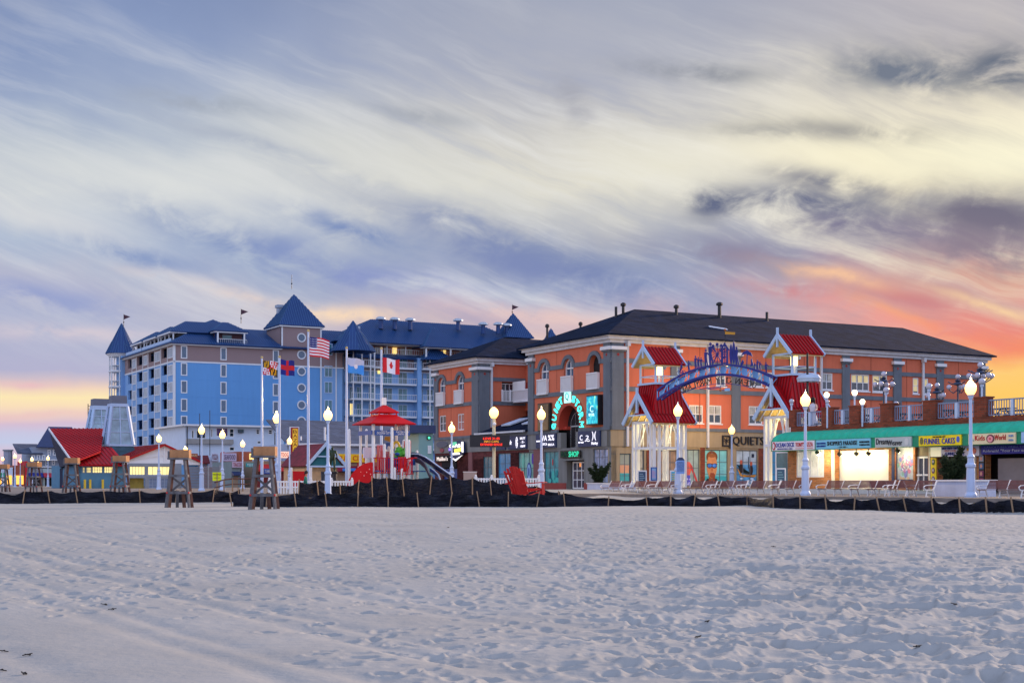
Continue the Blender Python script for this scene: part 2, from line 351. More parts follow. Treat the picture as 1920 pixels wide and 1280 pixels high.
class Face:
    """a wall plane of the town: 'O' faces the ocean at x=c (u runs along y), 'S' faces the street at y=c (u runs along x)"""
    def __init__(s, k, c): s.k = k; s.c = c
    def p(s, u, d, z): return Vector((s.c-d, u, z)) if s.k == 'O' else Vector((u, s.c-d, z))
    def u(s, px): return sat(px, s.c) if s.k == 'O' else tat(px, s.c)
    def Y(s, u): return Yo(s.c, u) if s.k == 'O' else Yo(u, s.c)
    def z(s, px, py): return zy(py, s.Y(s.u(px)))
    def box(s, mb, u0, u1, z0, z1, d0, d1, m=None):
        a = s.p(u0, d0, z0); b = s.p(u1, d1, z1); return mb.box(a.x, b.x, a.y, b.y, a.z, b.z, m)
    def poly(s, mb, uz, d0, d1, m=None):
        pts = [s.p(u, d0, z) for u, z in uz]; return mb.prism(pts, s.p(0, d1, 0)-s.p(0, d0, 0), m)
    def rd(s): return Vector((0, -1, 0)) if s.k == 'O' else Vector((1, 0, 0))
    def text(s, mb, st, px0, px1, z0, z1, d, m=None, dep=.03):
        a, b = s.u(px0), s.u(px1); o = s.p(a, d, z0)
        return mb.text(st, o, s.rd(), (0, 0, 1), abs(b-a), z1-z0, dep, m)
    def wall(s, mb, u0, u1, z0, z1, holes, d0, d1, m=None):
        """solid wall with rectangular openings (u0,u1,z0,z1)"""
        if u0 > u1: u0, u1 = u1, u0
        holes = [(min(h[0], h[1]), max(h[0], h[1]), h[2], h[3]) for h in holes]
        zs = sorted({z0, z1, *[min(max(h[2], z0), z1) for h in holes], *[min(max(h[3], z0), z1) for h in holes]})
        for za, zb in zip(zs, zs[1:]):
            zm = (za+zb)/2; cur = u0
            for h in sorted(h for h in holes if h[2] < zm < h[3]):
                if h[0] > cur+1e-4: s.box(mb, cur, h[0], za, zb, d0, d1, m)
                cur = max(cur, h[1])
            if cur < u1-1e-4: s.box(mb, cur, u1, za, zb, d0, d1, m)
    def window(s, par, u0, u1, z0, z1, d=0.0, pane=None, nv=1, nh=1, fw=.09, fm=None, name='window', label=None, sub='pane'):
        if u0 > u1: u0, u1 = u1, u0
        f = MB(fm or white); p = MB(pane or glass)
        s.box(f, u0, u0+fw, z0, z1, d-.05, d+.05); s.box(f, u1-fw, u1, z0, z1, d-.05, d+.05)
        s.box(f, u0+fw, u1-fw, z0, z0+fw, d-.05, d+.05); s.box(f, u0+fw, u1-fw, z1-fw, z1, d-.05, d+.05)
        for i in range(1, nv):
            c = u0+(u1-u0)*i/nv; s.box(f, c-fw*.4, c+fw*.4, z0+fw, z1-fw, d-.04, d+.045)
        for i in range(1, nh):
            c = z0+(z1-z0)*i/nh; s.box(f, u0+fw, u1-fw, c-fw*.3, c+fw*.3, d-.04, d+.04)
        s.box(p, u0+fw*.6, u1-fw*.6, z0+fw*.6, z1-fw*.6, d-.03, d+.01)
        o = f.build(name, par, label=label); p.build(sub, o); return o
def hip(mb, x0, x1, y0, y1, z0, z1, m, axis='x', ins=None, rib=0, rm=None, gab=(False, False)):
    w = (y1-y0)/2 if axis == 'x' else (x1-x0)/2; ins = w if ins is None else ins
    i0, i1 = (ins, ins) if not isinstance(ins, tuple) else ins
    if axis == 'x':
        ym = (y0+y1)/2; a = (x0+i0, ym, z1); b = (x1-i1, ym, z1)
        mb.roof([(x0, y0, z0), (x1, y0, z0), b, a], m, rib, rm); mb.roof([(x1, y1, z0), (x0, y1, z0), a, b], m, rib, rm)
        mb.roof([(x0, y1, z0), (x0, y0, z0), a], m, rib, rm); mb.roof([(x1, y0, z0), (x1, y1, z0), b], m, rib, rm)
    else:
        xm = (x0+x1)/2; a = (xm, y0+i0, z1); b = (xm, y1-i1, z1)
        mb.roof([(x0, y1, z0), (x0, y0, z0), a, b], m, rib, rm); mb.roof([(x1, y0, z0), (x1, y1, z0), b, a], m, rib, rm)
        mb.roof([(x0, y0, z0), (x1, y0, z0), a], m, rib, rm); mb.roof([(x1, y1, z0), (x0, y1, z0), b], m, rib, rm)
def cone(mb, cx, cy, r, z0, z1, n, m, rib=0, rm=None, rot=0.0):
    P_ = [(cx+r*math.cos(rot+2*PI*i/n), cy+r*math.sin(rot+2*PI*i/n), z0) for i in range(n)]
    for i in range(n): mb.roof([P_[i], P_[(i+1) % n], (cx, cy, z1)], m, rib, rm, .08)
def railing(mb, p, q, z0, z1, step, m, w=.035):
    p = Vector(p); q = Vector(q); L = (q-p).length; n = max(1, int(L/step))
    mb.bar((p.x, p.y, z1), (q.x, q.y, z1), .07, .07, m); mb.bar((p.x, p.y, z0), (q.x, q.y, z0), .05, .05, m)
    for i in range(n+1):
        c = p+(q-p)*(i/n); mb.bar((c.x, c.y, z0), (c.x, c.y, z1), w, w, m)
def mk_col(v):  # smooth value noise on a lattice
    return v
ZB = 1.05   # boardwalk level
# ================================================================= ground
def vnoise(x, y, seed):
    r = np.random.RandomState(seed).rand(256, 256)
    xi = np.floor(x).astype(int); yi = np.floor(y).astype(int); fx = x-xi; fy = y-yi
    fx = fx*fx*(3-2*fx); fy = fy*fy*(3-2*fy); g = lambda a, b: r[a % 256, b % 256]
    return (g(xi, yi)*(1-fx)+g(xi+1, yi)*fx)*(1-fy)+(g(xi, yi+1)*(1-fx)+g(xi+1, yi+1)*fx)*fy-.5
def sm(x, a, b):
    q = np.clip((x-a)/(b-a), 0, 1); return q*q*(3-2*q)
def make_sand():
    NR, NC = 760, 860
    q = np.linspace(0, 1, NR-14); Yr = 4.0*(62/4.0)**q; Yr = np.concatenate([[-60, -20, -6, 0, 2.5], Yr, [65, 68, 72, 76, 80, 90, 110, 150, 220, 350, 600, 1000, 2000, 4500]])
    KN = NC; K = np.concatenate([[-8, -5, -3.2, -2.4, -1.8, -1.4, -1.1, -.9, -.75, -.62, -.53], np.linspace(-.47, .47, NC), [.53, .62, .75, .9, 1.1, 1.4, 1.8, 2.4, 3.2, 5, 8]]); KO = 11; NC = len(K); NR = len(Yr)
    Y = np.repeat(Yr[:, None], NC, 1); X = K[None, :]*np.maximum(Y, 4.0)
    t = X*CA+Y*SA; s = -X*SA+Y*CA
    Z = .6*sm(Y, 9, 44) + .32*sm(t, 36.2, 38.8)*(s < 70) + .3*sm(Y, 71, 79)
    rough = .35+.65*sm(X+.9*(Y-10), -1, 4)              # the near left corner is smooth, packed sand
    nearf = 1-sm(Y, 30, 60)
    Z += (vnoise(X*.12, Y*.10, 1)*.14+vnoise(X*.4, Y*.32, 2)*.05)*sm(Y, 9, 14)
    Z += rough*(vnoise(X*1.3+Y*.4, Y*1.1, 3)*.016+vnoise(X*3.1, Y*2.6, 4)*.011+vnoise(X*7, Y*6, 5)*.009+vnoise(X*15, Y*13, 6)*.004)
    rdg = np.abs(vnoise(X*1.0-Y*.5, Y*1.3+X*.3, 8)); right = sm(X, -1.5, 3.5)*(1-sm(Y, 22, 30)); Z += right*(.07*(1-np.clip(rdg*5, 0, 1)))
    rdg2 = np.abs(vnoise(X*2.1, Y*2.5+X*.8, 9)); Z += right*(.028*(1-np.clip(rdg2*4.5, 0, 1)))
    # wheel and rake lines running down the beach on the left
    ln = X+.62*(Y-20); 
    for c, w, a in ((-7, .22, .022), (-6.4, .2, .022), (-5.2, .22, .026), (-4.6, .2, .02), (-2.4, .25, .022), (-1.8, .25, .02), (1.2, .3, .015), (-9.3, .3, .024), (-8.7, .3, .02), (-11.5, .3, .02), (-12.2, .3, .02)):
        Z -= a*np.exp(-((ln-c+vnoise(Y*.3, X*0+c, 12)*.5)/w)**2)*(vnoise(X*2, Y*2, 13)+1.1)*nearf
    # footprints: a heel-to-toe dent with a pushed-up rim
    n = 17000; fy = 6+(rs.rand(n)**.8)*50; kk = (rs.rand(n)-.5)*.86; fx = kk*fy
    dens = .20+.8*sm(np.array(fx), -2, 4); keep = (rs.rand(n) < dens) & ~((fx < -1.0-(fy-11)*.35) & (fy < 17)); fx, fy = fx[keep], fy[keep]
    tr = []
    for k in range(46):
        x, y = (rs.rand()-.35)*16, 9+rs.rand()*22; a = rs.rand()*2*PI
        for j in range(26):
            tr.append((x+.1*(-1)**j*math.cos(a), y+.1*(-1)**j*math.sin(a), a)); x += .68*-math.sin(a); y += .68*math.cos(a); a += (rs.rand()-.5)*.2
    F_ = [(a, b, rs.rand()*PI, .8+rs.rand()*.5, .25+.75*rs.rand()) for a, b in zip(fx, fy)]+[(a, b, c, 1.0, 1.0) for a, b, c in tr if b > 8 and not (a < -1.5-(b-11)*.3 and b < 16)]
    for x, y, a, sz, dp in F_:
        if not 5 < y < 60: continue
        i = int(np.searchsorted(Yr, y)); hy = .5; i0 = int(np.searchsorted(Yr, y-hy)); i1 = int(np.searchsorted(Yr, y+hy))+1
        kx = x/y; dk = .5/y; j0 = KO+max(0, int((kx-dk+.47)/.94*(KN-1))); j1 = KO+min(KN, int((kx+dk+.47)/.94*(KN-1))+2)
        if j1 <= j0 or i1 <= i0: continue
        dx = X[i0:i1, j0:j1]-x; dy = Y[i0:i1, j0:j1]-y; u = (dx*math.cos(a)+dy*math.sin(a))/(.062*sz); v = (-dx*math.sin(a)+dy*math.cos(a))/(.108*sz); r2 = u*u+v*v
        Z[i0:i1, j0:j1] += dp*(-.038*np.exp(-r2**2)+.010*np.exp(-(np.sqrt(r2)-1.5)**2/.10))
    V = np.stack([X, Y, Z], -1).reshape(-1, 3)
    idx = np.arange(NR*NC).reshape(NR, NC); Fq = np.stack([idx[:-1, :-1], idx[:-1, 1:], idx[1:, 1:], idx[1:, :-1]], -1).reshape(-1, 4)
    me = bpy.data.meshes.new('sand'); me.vertices.add(len(V)); me.vertices.foreach_set('co', V.astype(np.float32).ravel())
    me.loops.add(Fq.size); me.loops.foreach_set('vertex_index', Fq.astype(np.int32).ravel())
    me.polygons.add(len(Fq)); me.polygons.foreach_set('loop_start', np.arange(0, Fq.size, 4, dtype=np.int32))
    me.update(calc_edges=True); me.polygons.foreach_set('use_smooth', [True]*len(Fq))
    m = mat('beach sand', (.37, .365, .345), .92, var=.09, vs=.35, bump=.6, bs=9, spec=.08)
    me.materials.append(m); o = bpy.data.objects.new('sand', me); COL.objects.link(o); o['kind'] = 'structure'
make_sand()
plank = mat('boardwalk planks', (.22, .185, .16), .8, var=.2, vs=2, bump=.4, bs=12)
b = MB(plank); b.prism([(p[0], p[1], ZB-.3) for p in [(39, -60), (64, -60), (64, 330), (12, 330), (12, 79), (22, 77.5), (22, 63.5), (39, 62)]], (0, 0, .3)); b.build('boardwalk', kind='structure')
b = MB(mat('street asphalt', (.06, .06, .065), .9, var=.2)); b.box(63.9, 330, -60, 330, ZB-.3, ZB-.004); b.build('street', kind='structure')

# ================================================================= salmon building with the surf shop
T0, S0 = 61.9, 97.2
FO, FS = Face('O', T0), Face('S', S0); S1, S2_, S3 = 110.8, 120.6, 130.4; T1 = 103.7
FL = Face('S', S2_); FI = Face('O', 67.0)
L0, L1, L2, B2, B1, ZW, ZE = 4.57, 5.9, 6.17, 9.06, 11.35, 13.0, 13.6
ob = thing('shop_building', 'three-storey salmon stucco building with a dark hip roof and an arched surf shop entrance', 'building', (T0, S0, ZB))
up = MB(orange); bs_ = MB(beige); band = MB(gtrim); cor = MB(offw)
# ocean face, right block ------------------------------------------------
aw = 1.6
arches = [(FO.u(p), aw) for p in (1020.6, 1066, 1115)]; archesL = [(FO.u(p), aw) for p in (828.6, 863)]
ZA0, ZA1 = 9.4, 12.15
qc = FO.u(1067); QZ = 6.45; QR = 1.75
def arch_fill(F, mb, uc, w, zt, d0, d1, m=None):
    r = w/2
    for sg in (-1, 1):
        pts = [(uc+sg*r, zt+.02)]+[(uc+sg*r*math.cos(a), zt-r+r*math.sin(a)) for a in [i*PI/2/8 for i in range(9)]]
        F.poly(mb, pts, d0, d1, m)
def arch_ring(F, mb, uc, r0, r1, zc, d0, d1, m=None, n=14):
    for i in range(n):
        a, b_ = PI*i/n, PI*(i+1)/n
        F.poly(mb, [(uc+r0*math.cos(a), zc+r0*math.sin(a)), (uc+r1*math.cos(a), zc+r1*math.sin(a)), (uc+r1*math.cos(b_), zc+r1*math.sin(b_)), (uc+r0*math.cos(b_), zc+r0*math.sin(b_))], d0, d1, m)
holes = [(u-w/2, u+w/2, ZA0, ZA1) for u, w in arches]+[(qc-QR, qc+QR, L2-.01, QZ+QR)]
FO.wall(up, S0, S1, L2, ZW, holes, -.5, 0)
for u, w in arches: arch_fill(FO, up, u, w, ZA1, -.5, 0)
arch_fill(FO, up, qc, 2*QR, QZ+QR, -.5, 0)
holesL = [(u-w/2, u+w/2, ZA0, ZA1) for u, w in archesL]
lw = [(FO.u(p-6), FO.u(p+6), 6.75, 8.35) for p in (830, 864)]
FO.wall(up, S2_, S3, L2, ZW, holesL+lw, -.5, 0)
for u, w in archesL: arch_fill(FO, up, u, w, ZA1, -.5, 0)
# street face --------------------------------------------------------------
def sw(px0, px1, py0, py1):
    c = (px0+px1)/2; return (FS.u(px0), FS.u(px1), FS.z(c, py1), FS.z(c, py0))
swin = [(sw(1292, 1318.5, 759, 793), 2), (sw(1327, 1353, 759.5, 794), 2), (sw(1404, 1430, 761, 795.5), 2), (sw(1437, 1452, 762, 796), 1),
        (sw(1343, 1361, 694, 724), 2), (sw(1404, 1430, 698, 725), 2), (sw(1436, 1452, 698, 726), 2), (sw(1492, 1516, 698, 729), 2), (sw(1539, 1561.5, 699, 731), 2), (sw(1596, 1630, 701.5, 733), 3), (sw(1636, 1664, 703, 735), 2),
        (sw(1711.5, 1722.5, 708, 738), 1), (sw(1729.5, 1741, 709, 739), 1), (sw(1596, 1630, 765, 798), 3), (sw(1510, 1534, 764, 797), 2)]
FS.wall(up, T0+.01, T1, L2, ZW, [w for w, n in swin], -.5, 0)
up.box(T1-.4, T1, S0+.5, S1, L2, ZW); up.box(T0+.5, T1-.4, S1-.4, S1, ZB, ZW)
# left block side and the set-back between the blocks
FL.wall(up, T0+.01, 67, L2, ZW, [(FL.u(941), FL.u(976), 9.45, 11.3)], -.5, 0)
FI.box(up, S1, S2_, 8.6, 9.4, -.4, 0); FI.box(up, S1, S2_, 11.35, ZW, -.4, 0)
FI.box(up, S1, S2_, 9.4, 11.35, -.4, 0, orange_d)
up.box(67, 95, S2_+.5, S2_+.9, L2, ZW); up.box(T0+.5, 95, S3-.4, S3, ZB, ZW)
up.build('upper_wall', ob)
dk = MB(dark); dk.box(T0+.9, T1-.9, S0+.9, S1-.9, ZB+.1, ZW-.1); dk.box(T0+1.2, 94, S2_+1.2, S3-.9, ZB+.1, ZW-.1); FI.box(dk, S1, S2_, ZB, 8.6, -.6, -.2)  # low set-back slab: near-black colour paints the shade of the open loggia
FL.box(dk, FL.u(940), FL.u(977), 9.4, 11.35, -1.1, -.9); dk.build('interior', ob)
# base walls with shop windows
shopO = [(FO.u(933), FO.u(957), 1.5, 4.35), (FO.u(971), FO.u(1000), 1.5, 4.35), (FO.u(1020), FO.u(1047), 1.5, 4.35), (FO.u(1112), FO.u(1142), 1.6, 4.4), (FO.u(1063), FO.u(1095), ZB, 3.5), (FO.u(905), FO.u(928), ZB, 4.1), (FO.u(830), FO.u(857), ZB, 3.9)]
FO.wall(bs_, S0, S1, ZB, L0, shopO, -.5, 0, gbase)
FO.wall(bs_, S1, S3, ZB, L0, shopO, -.5, 0, mat('maroon brick', (.17, .04, .04), .85, kind='brick', var=.2))
FO.wall(bs_, S0, S3, L0, L1, [(qc-1.25, qc+1.25, L0-.01, L1+.01)], -.5, .08, gbase)
shopS = [(FS.u(1162), FS.u(1183), 1.3, 4.0), (FS.u(1184), FS.u(1208), 1.3, 4.3), (FS.u(1222), FS.u(1270), 1.3, 4.3), (FS.u(1281), FS.u(1312), 1.3, 4.4), (FS.u(1322), FS.u(1365), 1.3, 4.4), (FS.u(1381), FS.u(1421), 1.3, 4.4), (FS.u(1431), FS.u(1480), 1.3, 4.4)]
FS.wall(bs_, T0+.01, T1, ZB, L0, shopS, -.5, 0); FS.box(bs_, T0-.08, T1, L0, L1, -.5, .08)
bs_.build('base_wall', ob)
def pier(F, p0, p1, z1, d, m, nm): q = MB(m); F.box(q, F.u(p0), F.u(p1), ZB, z1, 0, d); q.build(nm, ob)
for p0, p1 in ((1212, 1220), (1313, 1321), (1422, 1430.5)): pier(FS, p0, p1, L0, .06, brick, 'brick_pier')
mpier = mat('maroon pier', (.24, .10, .10), .8); mbase = mat('red base', (.30, .06, .05), .8)
pier(FO, 1001, 1019, L0-.02, .05, mpier, 'pier'); pier(FO, 880, 887, L0-.02, .12, mpier, 'pier'); pier(FO, 1020, 1062, 1.6, .07, mbase, 'plinth'); pier(FO, 1096, 1112, 1.6, .07, mbase, 'plinth')
# bands, pilasters, cornice
for z0, z1, d in ((L1, L2, .16), (B2, B2+.36, .1), (B1, B1+.36, .1)):
    FS.box(band, T0-d, T1, z0, z1, 0, d)
    if z0 == L1:
        FO.box(band, S0-d, qc-QR, z0, z1, 0, d); FO.box(band, qc+QR, S3, z0, z1, 0, d)
    else:
        for a, b_, ar in ((S0, S1, arches), (S2_, S3, archesL)):
            us = sorted([x for u, w in ar for x in (u-w/2-.32, u+w/2+.32)]) if z0 == B1 else []
            us = [a]+us+[b_]
            for i in range(0, len(us), 2): FO.box(band, us[i], us[i+1], z0, z1, 0, d)
        FL.box(band, T0-d, 67-.1, z0, z1, 0, d)
for u, w in arches+archesL: arch_ring(FO, band, u, w/2, w/2+.33, ZA1-w/2, 0, .13)
band.build('band', ob)
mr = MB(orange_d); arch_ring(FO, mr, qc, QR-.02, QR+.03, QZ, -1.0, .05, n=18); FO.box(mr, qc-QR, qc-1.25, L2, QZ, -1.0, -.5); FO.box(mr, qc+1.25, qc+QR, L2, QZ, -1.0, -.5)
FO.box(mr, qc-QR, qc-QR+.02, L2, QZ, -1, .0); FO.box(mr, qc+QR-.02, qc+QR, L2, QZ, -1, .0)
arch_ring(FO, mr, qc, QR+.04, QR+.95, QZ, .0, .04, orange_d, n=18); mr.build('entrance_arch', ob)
def pilaster(F, u0, u1, d=.14, cap=True, top=ZW):
    p = MB(gtrim); F.box(p, u0, u1, L2, top, 0, d)
    F.box(p, u0-.08, u1+.08, ZW-.75, ZW-.62, 0, d+.14); F.box(p, u0-.16, u1+.16, ZW-.62, ZW-.35, 0, d+.22, white)
    uc = (u0+u1)/2; F.box(p, uc-.12, uc+.12, 12.0-.05, 12.0+.05, d, d+.02, paint(170, 50, 40)); F.box(p, uc-.05, uc+.05, 11.88, 12.12, d, d+.02, paint(170, 50, 40)); p.build('pilaster', ob)
for p0, p1 in ((1257, 1273), (1371, 1387), (1480, 1494), (1578, 1592), (1674, 1689), (1755, 1768), (1836, 1846)): pilaster(FS, FS.u(p0), FS.u(p1))
pilaster(FS, T0, T0+1.15); pilaster(FO, S0, S0+1.0); pilaster(FO, S1-1.0, S1); pilaster(FO, S2_, S2_+1.3); pilaster(FO, S3-.9, S3); pilaster(FL, T0, T0+1.1)
def ring(mb, x0, x1, y0, y1, z0, z1, d, m=None):
    mb.box(x0-d, x1+d, y0-d, y0, z0, z1, m); mb.box(x0-d, x0, y0, y1, z0, z1, m); mb.box(x0-d, x1+d, y1, y1+d, z0, z1, m); mb.box(x1, x1+d, y0, y1, z0, z1, m)
for (z0, z1, d) in ((ZW-.05, ZW+.2, .25), (ZW+.2, ZE-.12, .5), (ZE-.12, ZE+.02, .75)):
    ring(cor, T0, T1, S0, S1, z0, z1, d); ring(cor, T0, 95, S2_, S3, z0, z1, d)
FI.box(cor, S1+.8, S2_-.8, ZW, ZE, 0, .4)
FI.box(cor, S1+.3, S2_-.3, 9.3, 9.45, -.05, 1.6); cor.build('cornice', ob)
rf = MB(shing)
hip(rf, T0-.85, T1+.85, S0-.85, S1+.85, ZE, 16.75, shing, 'x', (7.6, 4.6)); hip(rf, T0-.85, 96, S2_-.85, S3+.85, ZE, 16.1, shing, 'x', (6.0, 6.0))
rf.box(66.5, 97, S1-1, S2_+1, 14.2, 14.5)
rf.roof([(T0-.45, S1+.02, L2+.1), (T0-.45, S2_-.02, L2+.1), (67, S2_-.02, 8.1), (67, S1+.02, 8.1)])
for pts in ([(T0-.7, S1, L2)], ): pass
rfo = rf.build('roof', ob)
g = MB(offw); FO.box(g, S1, S2_-.1, L2-.02, L2+.14, .42, .6); g.build('gutter', rfo)
for s_ in (113.6, 117.6):
    q = MB(paint(200, 215, 235)); q.prism([(63.2, s_-.9, 6.95), (63.2, s_+.9, 6.95), (65.2, s_+.9, 7.62), (65.2, s_-.9, 7.62)], (-.05, 0, .12)); q.build('skylight', rfo)
q = MB(paint(215, 225, 240)); y_ = S0+2.0; zz = ZE+3.15*2.85/7.65
q.prism([(73.6, y_+.5, zz+.24), (75.1, y_, zz+.03), (75.1, y_+.25, zz+.13), (73.6, y_+.75, zz+.34)], (0, -.03, .07)); q.build('skylight', rfo)
for px, py, r_, dome in ((1155, 575, .12, 0), (1168.5, 572, .13, 1), (1268, 576, .13, 1), (1349, 571, .16, 1), (1438, 585, .13, 0), (1088.5, 608, .1, 1), (1026, 612, .1, 1)):
    s_ = 103.2 if px > 1200 else (104 if px > 1100 else 107.5); t_ = tat(px, s_); Yv = Yo(t_, s_); q = MB(black)
    q.cyl((t_, s_, 14.2), (t_, s_, zy(py, Yv)), r_, n=8)
    if dome: q.lathe((t_, s_, zy(py, Yv)-.1), [(r_*1.2, 0), (r_*1.9, .05), (r_*1.9, .22), (r_*.8, .32)], 8)
    q.build('vent_pipe', rfo)
# arched windows with balconettes
def arched_window(u, w, lit_=None, opened=False):
    r = w/2; zc = ZA1-r; f = MB(white)
    if not opened:
        arch_ring(FO, f, u, r-.13, r, zc, -.32, -.2, n=12); FO.box(f, u-r, u-r+.1, ZA0, zc, -.32, -.2); FO.box(f, u+r-.1, u+r, ZA0, zc, -.32, -.2)
        FO.box(f, u-.04, u+.04, ZA0, ZA1-.05, -.31, -.22); FO.box(f, u-r, u+r, zc-.06, zc+.06, -.31, -.19); FO.box(f, u-r, u+r, 10.5, 10.6, -.31, -.2)
    else: FO.box(f, u-r, u-r+.06, ZA0, zc, -.45, -.4)
    for k in (-1, 1): FO.box(f, u+k*(r+.02)-.04, u+k*(r+.02)+.04, ZA0-.05, ZA0+1.25, .05, .3)
    FO.box(f, u-r-.05, u+r+.05, ZA0-.1, ZA0+.02, .03, .32); FO.box(f, u-r-.05, u+r+.05, ZA0+1.17, ZA0+1.27, .2, .32)
    n = 11
    for i in range(1, n): c = u-r+w*i/n; FO.box(f, c-.045, c+.045, ZA0, ZA0+1.2, .24, .28)
    o = f.build('window', ob); p = MB(dark if opened else glassb)  # open arch has no glass: a dark sheet paints the shade inside
    FO.poly(p, [(u-r*.95, ZA0)]+[(u-r*.95*math.cos(a), zc+r*.95*math.sin(a)) for a in [PI*i/12 for i in range(13)]]+[(u+r*.95, ZA0)], -.4, -.3 if not opened else -.38); p.build('pane', o)
for i, (u, w) in enumerate(arches): arched_window(u, w, opened=(i == 2))
for u, w in archesL: arched_window(u, w)
for h in lw: FO.window(ob, h[0], h[1], h[2], h[3], -.1, glass if h is lw[0] else mat('rosy glass', (.35, .10, .08), .1, var=.3, spec=.8), 2, 2, fw=.1)
for i, (w, n) in enumerate(swin):
    o = FS.window(ob, *w, -.1, glass, n, 1, fw=.11)
    q = MB(curtain if i not in (11, 12, 9, 10) else mat('lit curtain', (.75, .62, .3), .6, var=.2, em=(1, .75, .3), es=.25)); zc = (w[2]+w[3])/2; hw = abs(w[1]-w[0])/n
    for k in range(n):
        a = min(w[0], w[1])+hw*k; FS.box(q, a+.13, a+hw-.1, zc+(.03 if i != 11 else -.5), w[3]-.12, -.08, -.06)
    q.build('blind', o)
    q = MB(white); FS.box(q, w[0]+.02, w[1]-.02, zc-.03, zc+.03, -.1, -.05); FS.box(q, min(w[0], w[1])-.08, max(w[0], w[1])+.08, w[2]-.1, w[2], -.02, .08); q.build('sill', o)
# downspouts
for F, px in ((FS, 1174), (FS, 1324.5), (FS, 1537), (FS, 1728), (FL, 920)):
    q = MB(offw); u = F.u(px); F.box(q, u-.09, u+.09, (L0 if px < 1400 else ZB) if F is FS else 6.9, ZW-.1, .12, .3); F.box(q, u-.14, u+.14, ZW-.3, ZW+.1, .1, .5); q.build('downspout', ob)
jm = mat('stucco control joint', (.30, .07, .035), .9, var=0)
for px in (1206, 1312, 1436, 1508, 1633, 1700, 1797): u = FS.u(px); q = MB(jm); FS.box(q, u-.035, u+.035, L2, ZW, 0, .006); q.build('control_joint', ob)
for px in (1044, 846): u = FO.u(px); q = MB(jm); FO.box(q, u-.03, u+.03, QZ+3.2 if px > 900 else L2, ZW, 0, .006); q.build('control_joint', ob)
# balcony of the set-back
q = MB(white); railing(q, FL.p(FL.u(940), .15, 0), FL.p(66.9, .15, 0), 9.42, 10.45, .16, white, .07)
for k in (FL.u(940), 65.2, 66.9): FL.box(q, k-.06, k+.06, 9.4, 10.55, .08, .22)
FI.box(q, S1+.2, S2_-.2, 10.4, 10.5, 1.45, 1.6); FI.box(q, S1+.2, S2_-.2, 9.45, 9.5, 1.45, 1.6)
for k in range(52): c = S1+.3+k*.18; FI.box(q, c-.04, c+.04, 9.45, 10.45, 1.5, 1.56)
FI.box(q, S2_-2.6, S2_-.2, 10.5, 11.3, 1.5, 1.56); q.build('balcony_railing', ob)
FL.window(ob, FL.u(943), FL.u(974), 9.45, 11.2, -.4, glass, 4, 1)
# the tall arch glass and entry door
q = MB(white); u0, u1 = qc-1.25, qc+1.25
FO.box(q, u0, u0+.08, L0, QZ, -1.0, -.9); FO.box(q, u1-.08, u1, L0, QZ, -1.0, -.9)
for k in (1/3, 2/3): c = u0+(u1-u0)*k; FO.box(q, c-.04, c+.04, L0, QZ+1.1, -1, -.9)
FO.box(q, u0, u1, QZ-.05, QZ+.05, -1, -.9); FO.box(q, u0, u1, L0, L0+.08, -1, -.9); arch_ring(FO, q, qc, 1.17, 1.25, QZ, -1, -.9)
o = q.build('arch_window', ob); p = MB(glassb); FO.poly(p, [(u0, L0)]+[(qc-1.2*math.cos(PI*i/12), QZ+1.2*math.sin(PI*i/12)) for i in range(13)]+[(u1, L0)], -1.05, -1.0)
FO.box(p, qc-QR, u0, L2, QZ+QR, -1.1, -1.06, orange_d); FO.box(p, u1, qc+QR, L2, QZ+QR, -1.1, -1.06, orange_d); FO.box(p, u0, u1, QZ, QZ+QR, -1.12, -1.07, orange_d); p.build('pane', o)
d0, d1 = FO.u(1064), FO.u(1094)
dr = FO.window(ob, d0-.35, d1+.1, ZB+.05, 3.4, -.35, mat('door glass', (.05, .05, .09), .1, var=.5, vs=2, spec=.8), 3, 3, fw=.12, name='door')
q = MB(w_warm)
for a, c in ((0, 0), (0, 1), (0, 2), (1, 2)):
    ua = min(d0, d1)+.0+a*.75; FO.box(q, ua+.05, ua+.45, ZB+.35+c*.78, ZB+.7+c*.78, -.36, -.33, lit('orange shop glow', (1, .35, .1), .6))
q.build('reflection', dr)  # glowing orange tiles paint a reflection onto the door glass
q = MB(gbase); FO.box(q, d1-.1, d0+.3, 3.5, 3.62, 0, .5); q.build('door_hood', ob)
# shop windows with printed film
film1 = mat('teal window film', (.05, .32, .36), .3, var=.5, vs=1.4, spec=.6); film2 = mat('blue window film', (.04, .26, .48), .3, var=.3, vs=1.0, spec=.6); film3 = mat('pale green window film', (.16, .42, .36), .3, var=.4, vs=.9, spec=.6)
def shopwin(F, h, film, nv=3, nh=2, extra=None, name='shop_window'):
    o = F.window(ob, h[0], h[1], h[2], h[3], -.15, film, nv, nh, fw=.07, fm=mat('grey mullion', (.12, .14, .17), .5), name=name, sub='window_film')
    if extra: q = MB(); extra(q, min(h[0], h[1]), max(h[0], h[1]), h[2], h[3]); q.build('picture', o)
    return o
def blob2(F, q, uc, zc, ru, rz, m, d=-.13, n=16, th=.012):
    F.poly(q, [(uc+ru*math.cos(2*PI*i/n), zc+rz*math.sin(2*PI*i/n)) for i in range(n)], d, d+th, m)
def ex_board(q, a, b_, z0, z1):
    w = b_-a; blob2(FO, q, a+w*.35, z0+1.1, .42, .85, paint(30, 50, 150)); blob2(FO, q, a+w*.35, z0+1.1, .3, .68, paint(150, 190, 225), -.115); blob2(FO, q, a+w*.35, z0+1.1, .1, .4, paint(40, 70, 160), -.1)
    blob2(FO, q, a+w*.72, z1-.9, .25, .7, paint(120, 205, 180)); blob2(FO, q, a+w*.12, z1-.6, .18, .5, paint(90, 60, 170))
